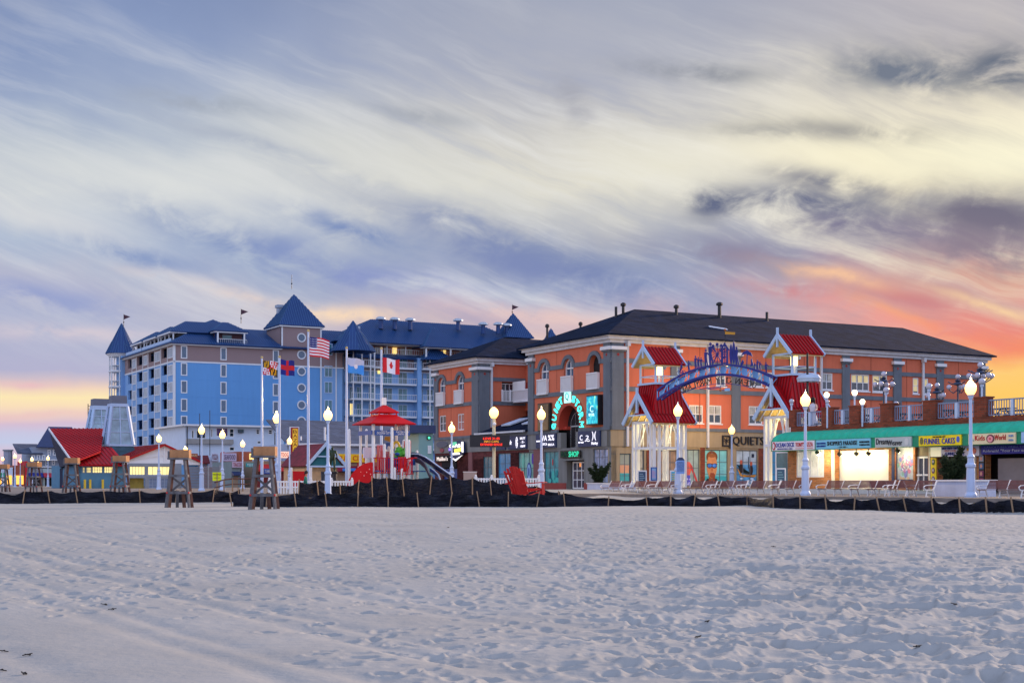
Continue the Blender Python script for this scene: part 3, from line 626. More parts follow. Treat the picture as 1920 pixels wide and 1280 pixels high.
def ex_wave(q, a, b_, z0, z1):
    w = b_-a
    for i in range(16): blob2(FO, q, a+w*(.08+.6*random.random()), z0+.2+1.9*random.random()*random.random(), .12+.2*random.random(), .2+.25*random.random(), random.choice([paint(30, 150, 150), paint(70, 190, 180), paint(20, 80, 110)]), -.13+.002*i, 7)
    blob2(FO, q, a+w*.45, z0+1.9, .10, .3, paint(190, 70, 70), -.09)
shopwin(FO, shopO[0], film2, 2, 3); shopwin(FO, shopO[1], film3, 3, 2, ex_board); shopwin(FO, shopO[2], film1, 3, 2, ex_wave)
shopwin(FO, shopO[5], glasst, 3, 3, name='glass_door')
shopwin(FO, shopO[3], mat('pale reflection glass', (.30, .36, .50), .15, var=.5, vs=1.6), 3, 4)
q = MB(bluep); FO.box(q, shopO[6][0], shopO[6][1], ZB, 3.0, -.3, -.2); FO.box(q, shopO[6][0], shopO[6][1], 3.1, 3.9, -.05, .1, dark); q.build('awning_front', ob)
# street-side poster windows
def ex_sun(q, a, b_, z0, z1):
    FS.box(q, a+.1, b_-.1, z0+.1, z0+1.1, -.13, -.12, paint(70, 175, 180)); FS.box(q, a+.1, b_-.1, z0+1.1, z0+1.75, -.13, -.12, paint(225, 165, 130)); FS.box(q, a+.1, b_-.1, z0+1.75, z1-.1, -.13, -.12, paint(150, 160, 150))
shopwin(FS, shopS[0], glasst, 2, 3, ex_sun); shopwin(FS, shopS[1], curtain, 2, 2); shopwin(FS, shopS[2], mat('shaded shop glass', (.28, .20, .15), .3, var=.5), 4, 3)
def P1(q, a, b_, z0, z1):       # the back of a figure in swimwear against pale sky
    w = b_-a; sk = paint(225, 95, 75, 'sunburnt poster skin')
    FS.box(q, a+.05, b_-.05, z0+.05, z1-.05, -.135, -.13, mat('poster sky', (.30, .42, .42), .5, var=.25))
    blob2(FS, q, a+w*.12, z1-.62, .24, .42, sk); FS.poly(q, [(a+.05, z1-1.0), (a+w*.45, z1-1.05), (a+w*.56, z1-1.5), (a+w*.5, z0+1.2), (a+w*.42, z0+.9), (a+.05, z0+.9)], -.13, -.118, sk)
    FS.poly(q, [(a+w*.48, z1-1.15), (a+w*.6, z1-1.4), (a+w*.95, z0+.35), (a+w*.86, z0+.3), (a+w*.5, z0+1.5)], -.13, -.118, paint(200, 70, 70)); FS.poly(q, [(a+.1, z0+.1), (a+w*.5, z0+.1), (a+w*.45, z0+.95), (a+.12, z0+.95)], -.118, -.108, paint(80, 80, 215))
    for i in range(9): blob2(FS, q, a+w*(.1+.36*random.random()), z0+.2+.6*random.random(), .07, .09, paint(200, 200, 250), -.106, 6)
    FS.poly(q, [(a+w*.2, z1-1.2), (a+w*.26, z1-1.2), (a+w*.24, z0+1.2), (a+w*.18, z0+1.2)], -.118, -.11, paint(220, 210, 235))
shopwin(FS, shopS[3], glasst, 3, 2, P1)
def P2(q, a, b_, z0, z1):       # a face in mirrored sunglasses
    w = b_-a; H = z1-z0; uc = a+w*.33; sk = mat('poster tan skin', (.62, .26, .10), .5, var=.15, vs=3); sk2 = paint(150, 75, 40)
    FS.box(q, a+.05, b_-.05, z0+.05, z1-.05, -.14, -.135, mat('poster aqua', (.22, .62, .66), .4, var=.2)); FS.box(q, a+.05, b_-.05, z0+.05, z0+H*.28, -.135, -.13, paint(60, 175, 185))
    FS.poly(q, [(uc-w*.33, z0+.05), (uc+w*.42, z0+.05), (uc+w*.36, z0+H*.1), (uc+w*.2, z0+H*.22), (uc-w*.2, z0+H*.22), (uc-w*.3, z0+H*.12)], -.13, -.122, paint(45, 45, 50)); FS.box(q, uc-w*.13, uc+w*.14, z0+H*.15, z0+H*.35, -.122, -.115, sk2)
    blob2(FS, q, uc, z0+H*.80, w*.245, H*.17, paint(120, 70, 35), -.118); blob2(FS, q, uc, z0+H*.56, w*.225, H*.34, sk, -.112, 22); blob2(FS, q, uc+w*.02, z0+H*.30, w*.12, H*.07, sk2, -.1)
    blob2(FS, q, uc, z0+H*.84, w*.17, H*.05, paint(150, 90, 45), -.1)
    for k in (-1, 1): blob2(FS, q, uc+k*w*.105, z0+H*.565, w*.112, H*.066, paint(20, 25, 45), -.098); blob2(FS, q, uc+k*w*.105, z0+H*.57, w*.095, H*.05, mat('mirror lens', (.08, .25, .75), .15, var=.4, vs=3), -.085)
    FS.box(q, uc-w*.23, uc+w*.23, z0+H*.6, z0+H*.62, -.098, -.088, paint(20, 25, 45)); FS.poly(q, [(uc-w*.03, z0+H*.42), (uc+w*.045, z0+H*.42), (uc+w*.015, z0+H*.54), (uc-w*.01, z0+H*.54)], -.098, -.092, paint(185, 100, 60)); FS.box(q, uc-w*.075, uc+w*.08, z0+H*.345, z0+H*.37, -.09, -.085, paint(140, 55, 45))
    for i in range(7): FS.box(q, a+w*.68, a+w*(.8+.12*random.random()), z0+H*(.28+.07*i), z0+H*(.30+.07*i), -.13, -.125, paint(110, 190, 205))
shopwin(FS, shopS[4], glasst, 3, 3, P2)
def P3(q, a, b_, z0, z1):       # surfers carrying boards
    w = b_-a; H = z1-z0; FS.box(q, a+.05, b_-.05, z0+.05, z1-.05, -.14, -.135, mat('poster surf', (.08, .28, .52), .4, var=.6, vs=2)); FS.box(q, a+.05, b_-.05, z0+H*.6, z1-.05, -.135, -.13, mat('poster cloud', (.42, .52, .60), .4, var=.3))
    FS.poly(q, [(a+w*.08, z0+H*.5), (a+w*.3, z0+H*.34), (a+w*.9, z0+H*.26), (a+w*.96, z0+H*.32), (a+w*.35, z0+H*.26), (a+w*.2, z0+H*.3)], -.13, -.12, paint(220, 150, 40)); FS.poly(q, [(a+w*.05, z0+H*.62), (a+w*.25, z0+H*.42), (a+w*.85, z0+H*.32), (a+w*.35, z0+H*.36)], -.13, -.122, paint(35, 50, 45))
    for x, z in ((.25, .5), (.72, .46)): blob2(FS, q, a+w*x, z0+H*z, w*.09, H*.14, paint(45, 30, 25), -.118); blob2(FS, q, a+w*x, z0+H*(z+.17), w*.06, H*.06, paint(190, 90, 60), -.112)
    for i in range(10): blob2(FS, q, a+w*(.15+.7*random.random()), z0+H*(.06+.16*random.random()), w*.09, H*.03, paint(190, 210, 235), -.126, 7)
    FS.box(q, a+w*.74, a+w*.86, z0+H*.80, z0+H*.9, -.12, -.11, paint(30, 35, 60)); FS.box(q, a+w*.58, a+w*.62, z0+H*.5, z0+H*.82, -.12, -.112, paint(60, 70, 90))
shopwin(FS, shopS[5], glasst, 3, 3, P3); shopwin(FS, shopS[6], film2, 3, 3)
# signs that belong to this building are things of their own
def sign(name, label, cat, F, px0, px1, z0, z1, d, fn, back=navy, th=.14, group=None):
    a, b_ = F.u(px0), F.u(px1); t_ = thing(name, label, cat, tuple(F.p((a+b_)/2, d, z0)), group)
    q = MB(back); F.box(q, a, b_, z0, z1, d, d+th); q.build('board', t_)
    q = MB(); fn(q, F, a, b_, z0, z1, d+th); 
    if q.v: q.build('lettering', t_)
    return t_
W_ = lit('lit white lettering', (.95, .93, 1), .95)
def T_(q, F, a, b_, z0, z1, d, s, x0, x1, y0, y1, m, dep=.03):
    w = b_-a; h = z1-z0; q.text(s, F.p(a+w*x0, d, z0+h*y0), F.rd(), (0, 0, 1), abs(w)*(x1-x0), h*(y1-y0), dep, m)
def D_(q, F, a, b_, z0, z1, d, x, y, rx, ry, m, n=14, e=0.0):
    w = b_-a; h = z1-z0; F.poly(q, [(a+w*x+rx*h*math.cos(2*PI*i/n), z0+h*y+ry*h*math.sin(2*PI*i/n)) for i in range(n)], d+e, d+e+.02, m)
def sA(q, F, a, b_, z0, z1, d):
    w = b_-a; h = z1-z0; st = []
    for i in range(10):
        r_ = .2*h if i % 2 == 0 else .09*h; st.append((a+w*.17+r_*math.sin(PI*i/5), z0+h*.5+r_*math.cos(PI*i/5)))
    F.poly(q, st, d, d+.03, W_); D_(q, F, a, b_, z0, z1, d, .5, .5, .17, .42, W_)
    for x, y in ((.5, .75), (.44, .55), (.56, .55), (.5, .4), (.5, .22)): D_(q, F, a, b_, z0, z1, d, x, y, .04, .06, navy, 8, .03)
    T_(q, F, a, b_, z0, z1, d, 'SALTY', .68, .95, .7, .88, W_); T_(q, F, a, b_, z0, z1, d, '-S-', .72, .92, .42, .6, W_); T_(q, F, a, b_, z0, z1, d, 'CREW', .7, .95, .12, .28, W_)
def sB(q, F, a, b_, z0, z1, d): T_(q, F, a, b_, z0, z1, d, '-', .04, .22, .45, .55, W_); T_(q, F, a, b_, z0, z1, d, 'VA', .30, .58, .5, .9, W_); T_(q, F, a, b_, z0, z1, d, 'RVCA', .32, .58, .18, .36, W_); T_(q, F, a, b_, z0, z1, d, '%%', .64, .94, .5, .92, W_); T_(q, F, a, b_, z0, z1, d, 'BILLA', .64, .94, .14, .3, W_)
def sC(q, F, a, b_, z0, z1, d): T_(q, F, a, b_, z0, z1, d, 'C', .10, .22, .42, .76, W_); T_(q, F, a, b_, z0, z1, d, 'RIP CURL', .04, .28, .24, .34, W_); T_(q, F, a, b_, z0, z1, d, '2', .38, .52, .46, .72, W_); T_(q, F, a, b_, z0, z1, d, '~', .34, .56, .32, .42, W_); T_(q, F, a, b_, z0, z1, d, ')(', .66, .84, .38, .95, W_); T_(q, F, a, b_, z0, z1, d, 'Hurley', .64, .92, .06, .3, W_)
def sD(q, F, a, b_, z0, z1, d): T_(q, F, a, b_, z0, z1, d, 'E', .62, .92, .3, .8, W_)
sign('surf_brand_sign', 'navy sign board with a white star and oval mask emblem over the surf shop windows', 'sign', FO, 956, 991, 4.66, 5.86, .1, sA)
sign('surf_brand_sign', 'navy sign board with white VA letters left of the surf shop arch', 'sign', FO, 1009, 1046, 4.66, 5.86, .1, sB)
sign('surf_brand_sign', 'navy sign board with three white wave emblems right of the surf shop arch', 'sign', FO, 1088, 1129, 4.6, 5.9, .1, sC)
sign('surf_brand_sign', 'navy sign board partly behind the red message display', 'sign', FO, 922, 951, 4.66, 5.86, .1, sD)
# QUIET STORM letters round the arch
neon = lit('turquoise lit letters', (.06, .85, .75), 1.5)
qs = thing('arch_sign', 'turquoise lit letters curving round the shop arch with a round emblem on top', 'sign', (T0, qc, QZ))
q = MB(neon); seq = list('QUIET')+[None]+list('STORM'); 
angs = [-92, -74, -58, -44, -29, 0, 26, 42, 58, 74, 92]
for ch, an in zip(seq, angs):
    a = R(an); c = FO.p(qc-math.sin(a)*2.28, .1, QZ+.12+math.cos(a)*2.3)
    if ch:
        ux = FO.rd()*math.cos(a)+Vector((0, 0, -math.sin(a))); uy = FO.rd()*math.sin(a)+Vector((0, 0, math.cos(a)))
        w = .5 if ch != 'I' else .14; q.text(ch, c-ux*w/2-uy*.28, ux, uy, w, .6, .12)
q.build('lettering', qs)
q = MB(lit('pale turquoise lit emblem', (.4, 1, .95), 1.3)); FO.box(q, qc-.5, qc+.5, QZ+1.95, QZ+2.95, .1, .2); q.build('emblem', qs)
q = MB(paint(20, 120, 110)); q.text('Q', FO.p(qc+.32, .21, QZ+2.1), FO.rd(), (0, 0, 1), .64, .7, .02); q.build('emblem_mark', qs)
ss = thing('shop_sign', 'small dark sign with lit green letters over the surf shop entry door', 'sign', tuple(FO.p(FO.u(1072), .1, 3.7)))
q = MB(black); FO.box(q, FO.u(1055), FO.u(1092), 3.72, 4.35, .15, .25); q.build('board', ss)
q = MB(lit('green lit letters', (.03, .75, .4), .9)); FO.text(q, 'SHOP', 1071.5, 1090, 3.8, 4.27, .26); q.build('lettering', ss)
q = MB(paint(10, 90, 60)); FO.text(q, 'SURF', 1056.5, 1070.5, 3.8, 4.27, .26); q.build('lettering', ss)
bb = thing('billboard', 'teal and yellow lit picture board on the salmon wall right of the shop arch', 'billboard', tuple(FO.p(FO.u(1113), .1, 6.5)))
FB = Face('O', T0-.5); FB3 = Face('O', T0-.3); q = MB(black); FO.box(q, FB.u(1121.5), FB.u(1099.5), 6.35, 8.8, .05, .5); q.build('case', bb)
bm = bpy.data.materials.new('surf picture'); bm.use_nodes = True; t_ = bm.node_tree; p_ = t_.nodes['Principled BSDF']; co_ = N(t_, 'ShaderNodeTexCoord').outputs['Object']
cr = ramp(noi(co_, 1.1, 5, .6, t=t_, dist=1.2), [(.30, (0, .05, .12, 1)), (.45, (0, .28, .42, 1)), (.56, (.02, .55, .60, 1)), (.66, (.35, .75, .35, 1)), (.75, (.8, .85, .5, 1))], t=t_)
t_.links.new(cr, p_.inputs['Base Color']); t_.links.new(cr, p_.inputs['Emission Color']); p_.inputs['Emission Strength'].default_value = .85
q = MB(bm); FO.box(q, FB.u(1120.5), FB.u(1100.5), 6.45, 8.7, .51, .54); q.build('picture', bb)
q = MB(lit('pale lit lettering', (.6, .95, .9), .9)); T_(q, FO, FB.u(1100.5), FB.u(1120.5), 6.45, 8.7, .55, 'C', .35, .65, .42, .66, None); T_(q, FO, FB.u(1100.5), FB.u(1120.5), 6.45, 8.7, .55, 'RIP CURL', .25, .75, .28, .38, None); q.build('lettering', bb)
bb = thing('billboard', 'unlit amber and black picture board on the salmon wall left of the shop arch', 'billboard', tuple(FO.p(FO.u(1021), .1, 6.5)))
q = MB(black); FO.box(q, FB3.u(1008), FB3.u(1030), 6.1, 8.55, .05, .3); q.build('case', bb); q = MB(mat('amber picture', (.22, .13, .05), .3, var=.6, vs=.8)); FO.box(q, FB3.u(1009), FB3.u(1028.5), 6.2, 8.45, .3, .34); q.build('picture', bb)
# QUIETSTORM on the street side
qs2 = thing('shop_sign', 'black block lettering with a palm tree logo on the tan street-side fascia', 'sign', tuple(FS.p(FS.u(1400), .1, L0)))
q = MB(black); FS.text(q, 'QUIETSTORM', 1372, 1478, 4.72, 5.55, .1, dep=.12); q.build('lettering', qs2)
q = MB(black); a, b_ = FS.u(1352), FS.u(1367.5); w = b_-a
FS.box(q, a, b_, 4.68, 4.8, .1, .2); FS.box(q, a, b_, 5.5, 5.62, .1, .2); FS.box(q, a, a+.13, 4.8, 5.5, .1, .2); FS.box(q, b_-.13, b_, 4.8, 5.5, .1, .2)
FS.box(q, a+w*.46, a+w*.54, 4.85, 5.2, .1, .18); c = (a+b_)/2
for an in (0, 60, 120, 180, 240, 300): q.bar(FS.p(c, .14, 5.2), FS.p(c+.3*math.cos(R(an+15)), .14, 5.2+.22*math.sin(R(an+15))), .06, .06)
q.bar(FS.p(b_-.3, .15, 4.75), FS.p(b_+.12, .15, 4.5), .12, .1); q.build('logo', qs2)
# restaurant sign on left block, small signs
sg = thing('neon_sign', 'bright multicoloured neon sign with a pointed white chevron on the salmon building', 'sign', tuple(FO.p(FO.u(862), .5, 3.2)))
q = MB(navy); A_ = lambda px, py: (FO.u(px), FO.z(px, py))
FO.poly(q, [A_(850, 838), A_(855, 828), A_(868, 825), A_(877, 828), A_(878, 848), A_(874, 852), A_(863, 862), A_(851, 852)], .3, .5); q.build('board', sg)
q = MB(lit('neon white', (1, .95, .9), 1.6)); FO.poly(q, [A_(853, 856), A_(863, 861), A_(876, 853), A_(873, 855.5), A_(863.5, 864), A_(855, 857.5)], .5, .56); FO.poly(q, [A_(874.5, 828), A_(877.5, 828), A_(877.5, 848), A_(874.5, 846)], .5, .56)
FO.poly(q, [A_(857, 849), A_(870, 848), A_(871, 851.5), A_(858, 852.5)], .5, .56); q.text('CRAB', FO.p(FO.u(852), .52, FO.z(860, 839)), FO.rd(), (0, 0, 1), 2.4, .35, .05); q.build('tube', sg)
for nm, c, pts in (('yellow', (.9, .85, .1), [A_(861, 842), A_(874, 839), A_(873, 846), A_(862, 848)]), ('green', (.1, .5, .3), [A_(856, 829), A_(865, 828), A_(864, 834), A_(857, 836)]), ('violet', (.3, .2, .8), [A_(851, 840), A_(857, 839), A_(857, 844), A_(851, 845)])):
    q = MB(lit('neon '+nm, c, .9)); FO.poly(q, pts, .5, .58); q.build('panel', sg)
sg = thing('wall_sign', 'faint oval sign with a small red badge on the grey fascia of the left block', 'sign', tuple(FO.p(FO.u(830), .1, 4.8)))
q = MB(paint(90, 95, 110)); u = FO.u(831); FO.poly(q, [(u+1.3*math.cos(2*PI*i/20), 5.45+.33*math.sin(2*PI*i/20)) for i in range(20)], .1, .16); q.build('board', sg)
q = MB(paint(150, 70, 80)); FO.poly(q, [(u+.45*math.cos(2*PI*i/12), 4.86+.2*math.sin(2*PI*i/12)) for i in range(12)], .1, .18); q.build('badge', sg)
sg = thing('fascia_sign', 'small black sign with pale letters under the grey fascia of the left block', 'sign', tuple(FO.p(FO.u(835), .1, 3.6)))
q = MB(dark); FO.box(q, FO.u(820), FO.u(846), 3.72, 4.35, .12, .2); q.build('board', sg); q = MB(lit('pale letters', (1, .85, .75), .8)); FO.text(q, 'Malibu\'s', 823, 843, 3.82, 4.22, .21); q.build('lettering', sg)
# ================================================================= brick boardwalk building with the green awning
DT, DS0, DS1 = 58.4, 26.0, 70.6
FD = Face('O', DT)
db = thing('arcade_building', 'brick boardwalk building with a roof deck of brick pillars and a row of food stalls', 'building', (DT, DS1, ZB))
TOPB = 5.12
b = MB(brickl)
D = lambda px: FD.u(px)
ops = [(D(1492), D(1545), 1.95, 3.7), (D(1566), D(1666), ZB, 3.6), (D(1678), D(1712), 1.75, 3.7), (D(1716), D(1740), ZB, 3.7), (D(1758), D(1826), ZB, 3.05), (D(1848), D(1960), ZB, 3.25), (D(1452), D(1477), 1.3, 3.7)]
FD.wall(b, DS0, DS1, ZB, 3.9, ops, -.4, 0); b.build('front_wall', db)
b = MB(brick); FD.box(b, DS0, DS1, 3.9, TOPB, -.35, .02); b.box(DT+.35, 100, DS1-.35, DS1, ZB, TOPB); b.box(99.6, 100, DS0, DS1-.35, ZB, TOPB); b.build('brick_wall', db)
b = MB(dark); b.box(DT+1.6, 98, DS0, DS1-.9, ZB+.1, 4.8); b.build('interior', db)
b = MB(mat('deck floor', (.2, .17, .15), .8)); b.box(DT+.3, 99.5, DS0, DS1-.36, 4.86, 4.92); b.build('roof_deck', db)
pil = [(1480, 1491), (1541, 1561), (1593, 1611), (1651, 1674), (1731, 1755), (1827, 1850)]
for p0, p1 in pil:
    b = MB(brick); FD.box(b, D(p0), D(p1), TOPB, 6.15, -.5, .04); FD.box(b, D(p0)+.05, D(p1)-.05, 6.15, 6.22, -.55, .09); b.build('brick_pillar', db)
for (a, c) in ((1491, 1541), (1561, 1593), (1611, 1651), (1674, 1731), (1755, 1827), (1850, 1990)):
    b = MB(paint(120, 135, 165)); ua, ub = D(a), D(c); railing(b, FD.p(ua-.02, -.15, 0), FD.p(ub+.02, -.15, 0), TOPB+.08, 6.0, .17, None, .035)
    n = max(1, int(abs(ua-ub)/2.2))
    for i in range(1, n+1): k = ua+(ub-ua)*i/(n+1); FD.box(b, k-.09, k+.09, TOPB+.02, 5.98, -.22, -.08, lampw)
    b.build('railing', db)
# awning: a quarter-round canopy with scalloped bays and a flat valance
def awn_pt(i, n, bay): a = PI/2*i/n; return (DT-1.35*math.sin(a)-.0, 4.2+.6*math.cos(a)*(1+.05*bay))
b = MB(green); nb = int((DS1-DS0)/.62)
vs = []; fs = []; NA = 8; cols = nb*4+1
for j in range(cols):
    s_ = DS0+(DS1-DS0)*j/(cols-1); ph = (j % 4)/4; bulge = .085*math.sin(PI*ph)
    for i in range(NA+1):
        a = PI/2*i/NA; r_ = 1+bulge; vs.append((DT-.03-1.32*math.sin(a)*r_, s_+.25*math.sin(a*1.0), 4.19+.58*math.cos(a)*r_))
for j in range(cols-1):
    for i in range(NA): k = j*(NA+1)+i; fs.append((k, k+1, k+NA+2, k+NA+1))
b.add(vs, fs); cap = [(DT-.03, DS1+.02, 4.19)]+[(DT-.03-1.32*math.sin(PI/2*i/NA), DS1+.25*math.sin(PI/2*i/NA), 4.19+.58*math.cos(PI/2*i/NA)) for i in range(NA+1)]
b.prism(cap, (0, -.02, 0)); b.build('awning', db, smooth=True)
FV = Face('O', DT-1.37)
b = MB(greend); FV.box(b, DS0, DS1+.27, 3.58, 4.21, -.06, 0); b.box(DT-1.36, DT, DS1+.2, DS1+.27, 3.58, 4.2); b.box(DT-1.3, DT-.02, DS0, DS1+.19, 4.12, 4.18); b.build('valance', db)
V = lambda px: FV.u(px)
def vsign(name, label, px0, px1, c, fn, z0=3.62, z1=4.17):
    a, b_ = V(px0), V(px1); t_ = thing(name, label, 'sign', tuple(FV.p((a+b_)/2, .02, z0))); q = MB(c); FV.box(q, a, b_, z0, z1, .01, .09); q.build('board', t_)
    q = MB(); fn(q, FV, a, b_, z0, z1, .095); q.build('lettering', t_); return t_
kb = paint(20, 25, 40); rb = paint(190, 25, 40); bb_ = paint(25, 50, 150)
def f1(q, *g):
    T_(q, *g, 'OCEAN DECK', .10, .54, .36, .86, bb_); T_(q, *g, 'ROOFTOP BAR & GRILL', .14, .5, .10, .24, bb_); T_(q, *g, "TONY'S PIZZA", .57, .97, .34, .84, rb); D_(q, *g, .05, .5, .3, .45, rb); D_(q, *g, .05, .5, .16, .3, white, e=.02); T_(q, *g, '_____________', .57, .97, .14, .19, rb)
vsign('stall_sign', 'white sign with blue and red lettering at the left corner of the green awning', 1449.5, 1529, paint(225, 225, 230), f1)
def f2(q, *g): T_(q, *g, "SHOPPER'S PARADISE", .22, .77, .36, .82, kb); T_(q, *g, 'BEACH SUPPLIES', .02, .19, .54, .72, bb_); T_(q, *g, 'GIFTS & NOVELTY', .02, .19, .24, .42, bb_); T_(q, *g, 'WE HAVE SOUVENIR', .81, .99, .54, .72, kb); T_(q, *g, 'T-SHIRTS & TOYS', .81, .99, .24, .42, kb); T_(q, *g, '~ OC MD ~', .42, .6, .08, .24, kb)
vsign('stall_sign', 'light blue sign with dark shopping lettering on the green awning', 1532, 1634, paint(120, 195, 220), f2)
def f3(q, *g): T_(q, *g, 'Dream', .04, .36, .30, .9, kb); T_(q, *g, 'Weaver', .36, .76, .16, .72, kb); D_(q, *g, .88, .5, .3, .36, paint(200, 205, 205))
vsign('stall_sign', 'pale grey sign with black script lettering on the green awning', 1643, 1711, paint(178, 190, 190), f3)
def f4(q, *g): T_(q, *g, 'FUNNEL CAKES', .14, .86, .16, .72, paint(30, 40, 170)); T_(q, *g, 'THE ORIGINAL BEST', .34, .64, .80, .92, kb); D_(q, *g, .07, .5, .22, .36, paint(110, 110, 60)); D_(q, *g, .93, .55, .2, .3, paint(70, 100, 200))
vsign('stall_sign', 'yellow sign with blue FUNNEL CAKES letters on the green awning', 1725, 1804.5, paint(240, 215, 20), f4)
def f5(q, *g): D_(q, *g, .48, .5, .5, .4, paint(110, 60, 70)); D_(q, *g, .48, .46, .34, .3, paint(235, 160, 165), e=.02); D_(q, *g, .48, .5, .12, .12, paint(200, 90, 100), e=.04); T_(q, *g, 'Kids', .15, .36, .36, .85, rb); T_(q, *g, 'World', .57, .80, .34, .85, rb); T_(q, *g, 'FRIES', .02, .12, .3, .5, paint(160, 190, 200)); T_(q, *g, 'SODA', .86, .96, .2, .4, paint(120, 160, 210)); T_(q, *g, 'SUBS', .86, .96, .6, .8, paint(120, 160, 210))
vsign('stall_sign', 'cream sign with red lettering either side of a pink roundel', 1818, 1906.5, paint(225, 215, 175), f5)
def f6(q, *g): T_(q, *g, 'OPEN', .1, .9, .2, .8, paint(200, 210, 230))
vsign('stall_sign', 'sky blue sign at the right edge of the picture', 1917, 1975, paint(150, 190, 230), f6)
# lower stall signs
FW = Face('O', DT-.3)
def wsign(label, px0, px1, z0, z1, c, fn):
    a, b_ = FW.u(px0), FW.u(px1); t_ = thing('stall_sign', label, 'sign', tuple(FW.p((a+b_)/2, 0, z0))); q = MB(c); FW.box(q, a, b_, z0, z1, -.28, .05); q.build('board', t_); q = MB(); fn(q, FW, a, b_, z0, z1, .055); q.build('lettering', t_)
def g1(q, *g): T_(q, *g, 'FUNNEL CAKES', .12, .62, .1, .42, bb_); T_(q, *g, 'DEEP FRIED OREOS', .03, .5, .7, .9, bb_); T_(q, *g, 'fried candy', .1, .4, .48, .64, rb); D_(q, *g, .86, .5, .35, .32, paint(210, 120, 110)); D_(q, *g, .72, .64, .16, .16, paint(220, 160, 60))
wsign('white and pink painted menu board above the dark stall opening', 1766, 1837, 3.05, 3.6, paint(205, 205, 225), g1)
def g2(q, *g): T_(q, *g, 'Airbrush! "Your Face on Any Picture"', .03, .97, .12, .52, paint(190, 200, 240)); T_(q, *g, 'CARICATURES WHILE YOU WAIT', .05, .8, .68, .84, paint(120, 140, 210))
wsign('deep blue sign with pale lettering above the grey roller shutter', 1841, 1975, 3.12, 3.6, paint(35, 40, 150), g2)
q_ = thing('light_box', 'blank cream light box beside the painted menu board', 'sign', tuple(FW.p(FW.u(1754), 0, 3.1)))
q = MB(mat('cream light box', (.9, .85, .6), .5, var=.05, em=(1, .9, .6), es=.35)); FW.box(q, FW.u(1745), FW.u(1764), 3.05, 3.58, -.25, .02); q.build('panel', q_)
q = MB(black); FW.box(q, FW.u(1745)+.02, FW.u(1764)-.02, 3.02, 3.05, -.25, .04); q.build('frame', q_)
# openings
rd_ = MB(mat('white roller door', (.80, .76, .66), .6, var=.03)); a, b_ = D(1567), D(1665); FD.box(rd_, a, b_, ZB, 3.55, -.35, -.3)
for i in range(22): FD.box(rd_, a, b_, ZB+.05+i*.11, ZB+.07+i*.11, -.3, -.29)
rd_.build('roller_door', db)
q = MB(mat('grey roller shutter', (.22, .21, .24), .5, .3, var=.1)); a, b_ = D(1860), D(1965); FD.box(q, a, b_, ZB, 2.9, -.5, -.45)
for i in range(24): FD.box(q, a, b_, ZB+.04+i*.076, ZB+.06+i*.076, -.45, -.43)
q.build('roller_shutter', db)
FD.window(db, ops[0][0], ops[0][1], 1.95, 3.65, -.12, mat('bright stall glass', (.55, .55, .50), .15, var=.5, vs=1.2, em=(1, .95, .85), es=.25), 4, 1, fw=.12, name='stall_window')
FD.window(db, ops[6][0], ops[6][1], 1.3, 3.6, -.12, glasst, 1, 1, name='stall_window')
o = FD.window(db, D(1716.5), D(1739.5), ZB+.02, 3.1, -.2, glass, 2, 1, fw=.11, name='double_door'); q = MB(white)
for k in (-.25, .25): c = (D(1716.5)+D(1739.5))/2+k*1; FD.box(q, c-.2, c+.2, ZB+.95, ZB+1.05, -.15, -.05)
q.build('push_bar', o)
q = MB(beige); FD.box(q, D(1717), D(1739), 3.12, 3.7, -.2, -.15); q.build('transom', db)
tp = FD.window(db, D(1678), D(1711.5), 1.75, 3.7, -.15, mat('cloth behind glass', (.42, .46, .50), .6, var=.4, vs=2.2), 1, 1, fw=.06, fm=navy, name='tapestry_window'); q = MB()
u = D(1695)
cols_ = [paint(190, 120, 150), paint(120, 130, 190), paint(160, 190, 200), paint(200, 170, 140), paint(150, 110, 160), paint(130, 170, 160)]
for i in range(40): an = random.random()*6.28; rr = .2+random.random()*.6; blob2(FD, q, u+rr*math.cos(an)*.75, 2.55+rr*math.sin(an), .12, .14, random.choice(cols_), -.135+i*.0003, 7)
for i in range(30):
    an = i*.5; r0 = .02+.013*i; q.bar(FD.p(u+r0*math.cos(an), -.118, 2.6+r0*math.sin(an)), FD.p(u+(r0+.013)*math.cos(an+.5), -.118, 2.6+(r0+.013)*math.sin(an+.5)), .05, .02, paint(235, 235, 235) if i % 2 else paint(200, 130, 150))
q.build('tapestry', tp)
q = MB(navy); FD.box(q, D(1673), D(1677.5), 1.75, 3.7, -.1, .06); q.build('side_panel', db)
# strip of pictures and yellow food strip
for nm, lab, p0, p1, z0, z1, c, cl in (('picture_strip', 'tall yellow strip of round food pictures beside the dark stall opening', 1746.5, 1757, 1.1, 3.0, paint(235, 205, 30), [paint(60, 90, 50), paint(120, 80, 90), paint(90, 70, 120), paint(180, 70, 50)]),
                               ('picture_strip', 'tall black strip of square snapshots left of the grey roller shutter', 1837, 1847, 1.1, 3.1, black, [paint(150, 160, 180), paint(70, 110, 160), paint(130, 60, 100), paint(150, 50, 110), paint(40, 120, 110)])):
    t_ = thing(nm, lab, 'picture strip', tuple(FD.p(D(p0), .05, z0))); a, b_ = D(p0), D(p1); q = MB(c); FD.box(q, a, b_, z0, z1, .01, .07); q.build('board', t_)
    n = len(cl); q = MB()
    for i, m in enumerate(cl):
        zc = z1-(i+.5)*(z1-z0)/n
        if c is black: FD.box(q, a-.04, b_+.04, zc-.15, zc+.15, .07, .085, m); blob2(FD, q, (a+b_)/2, zc, .07, .1, paint(210, 150, 130), .09)
        else: blob2(FD, q, (a+b_)/2, zc, .12, .17, m, .075); blob2(FD, q, (a+b_)/2, zc+.02, .06, .08, paint(200, 190, 190), .09)
    q.build('pictures', t_)
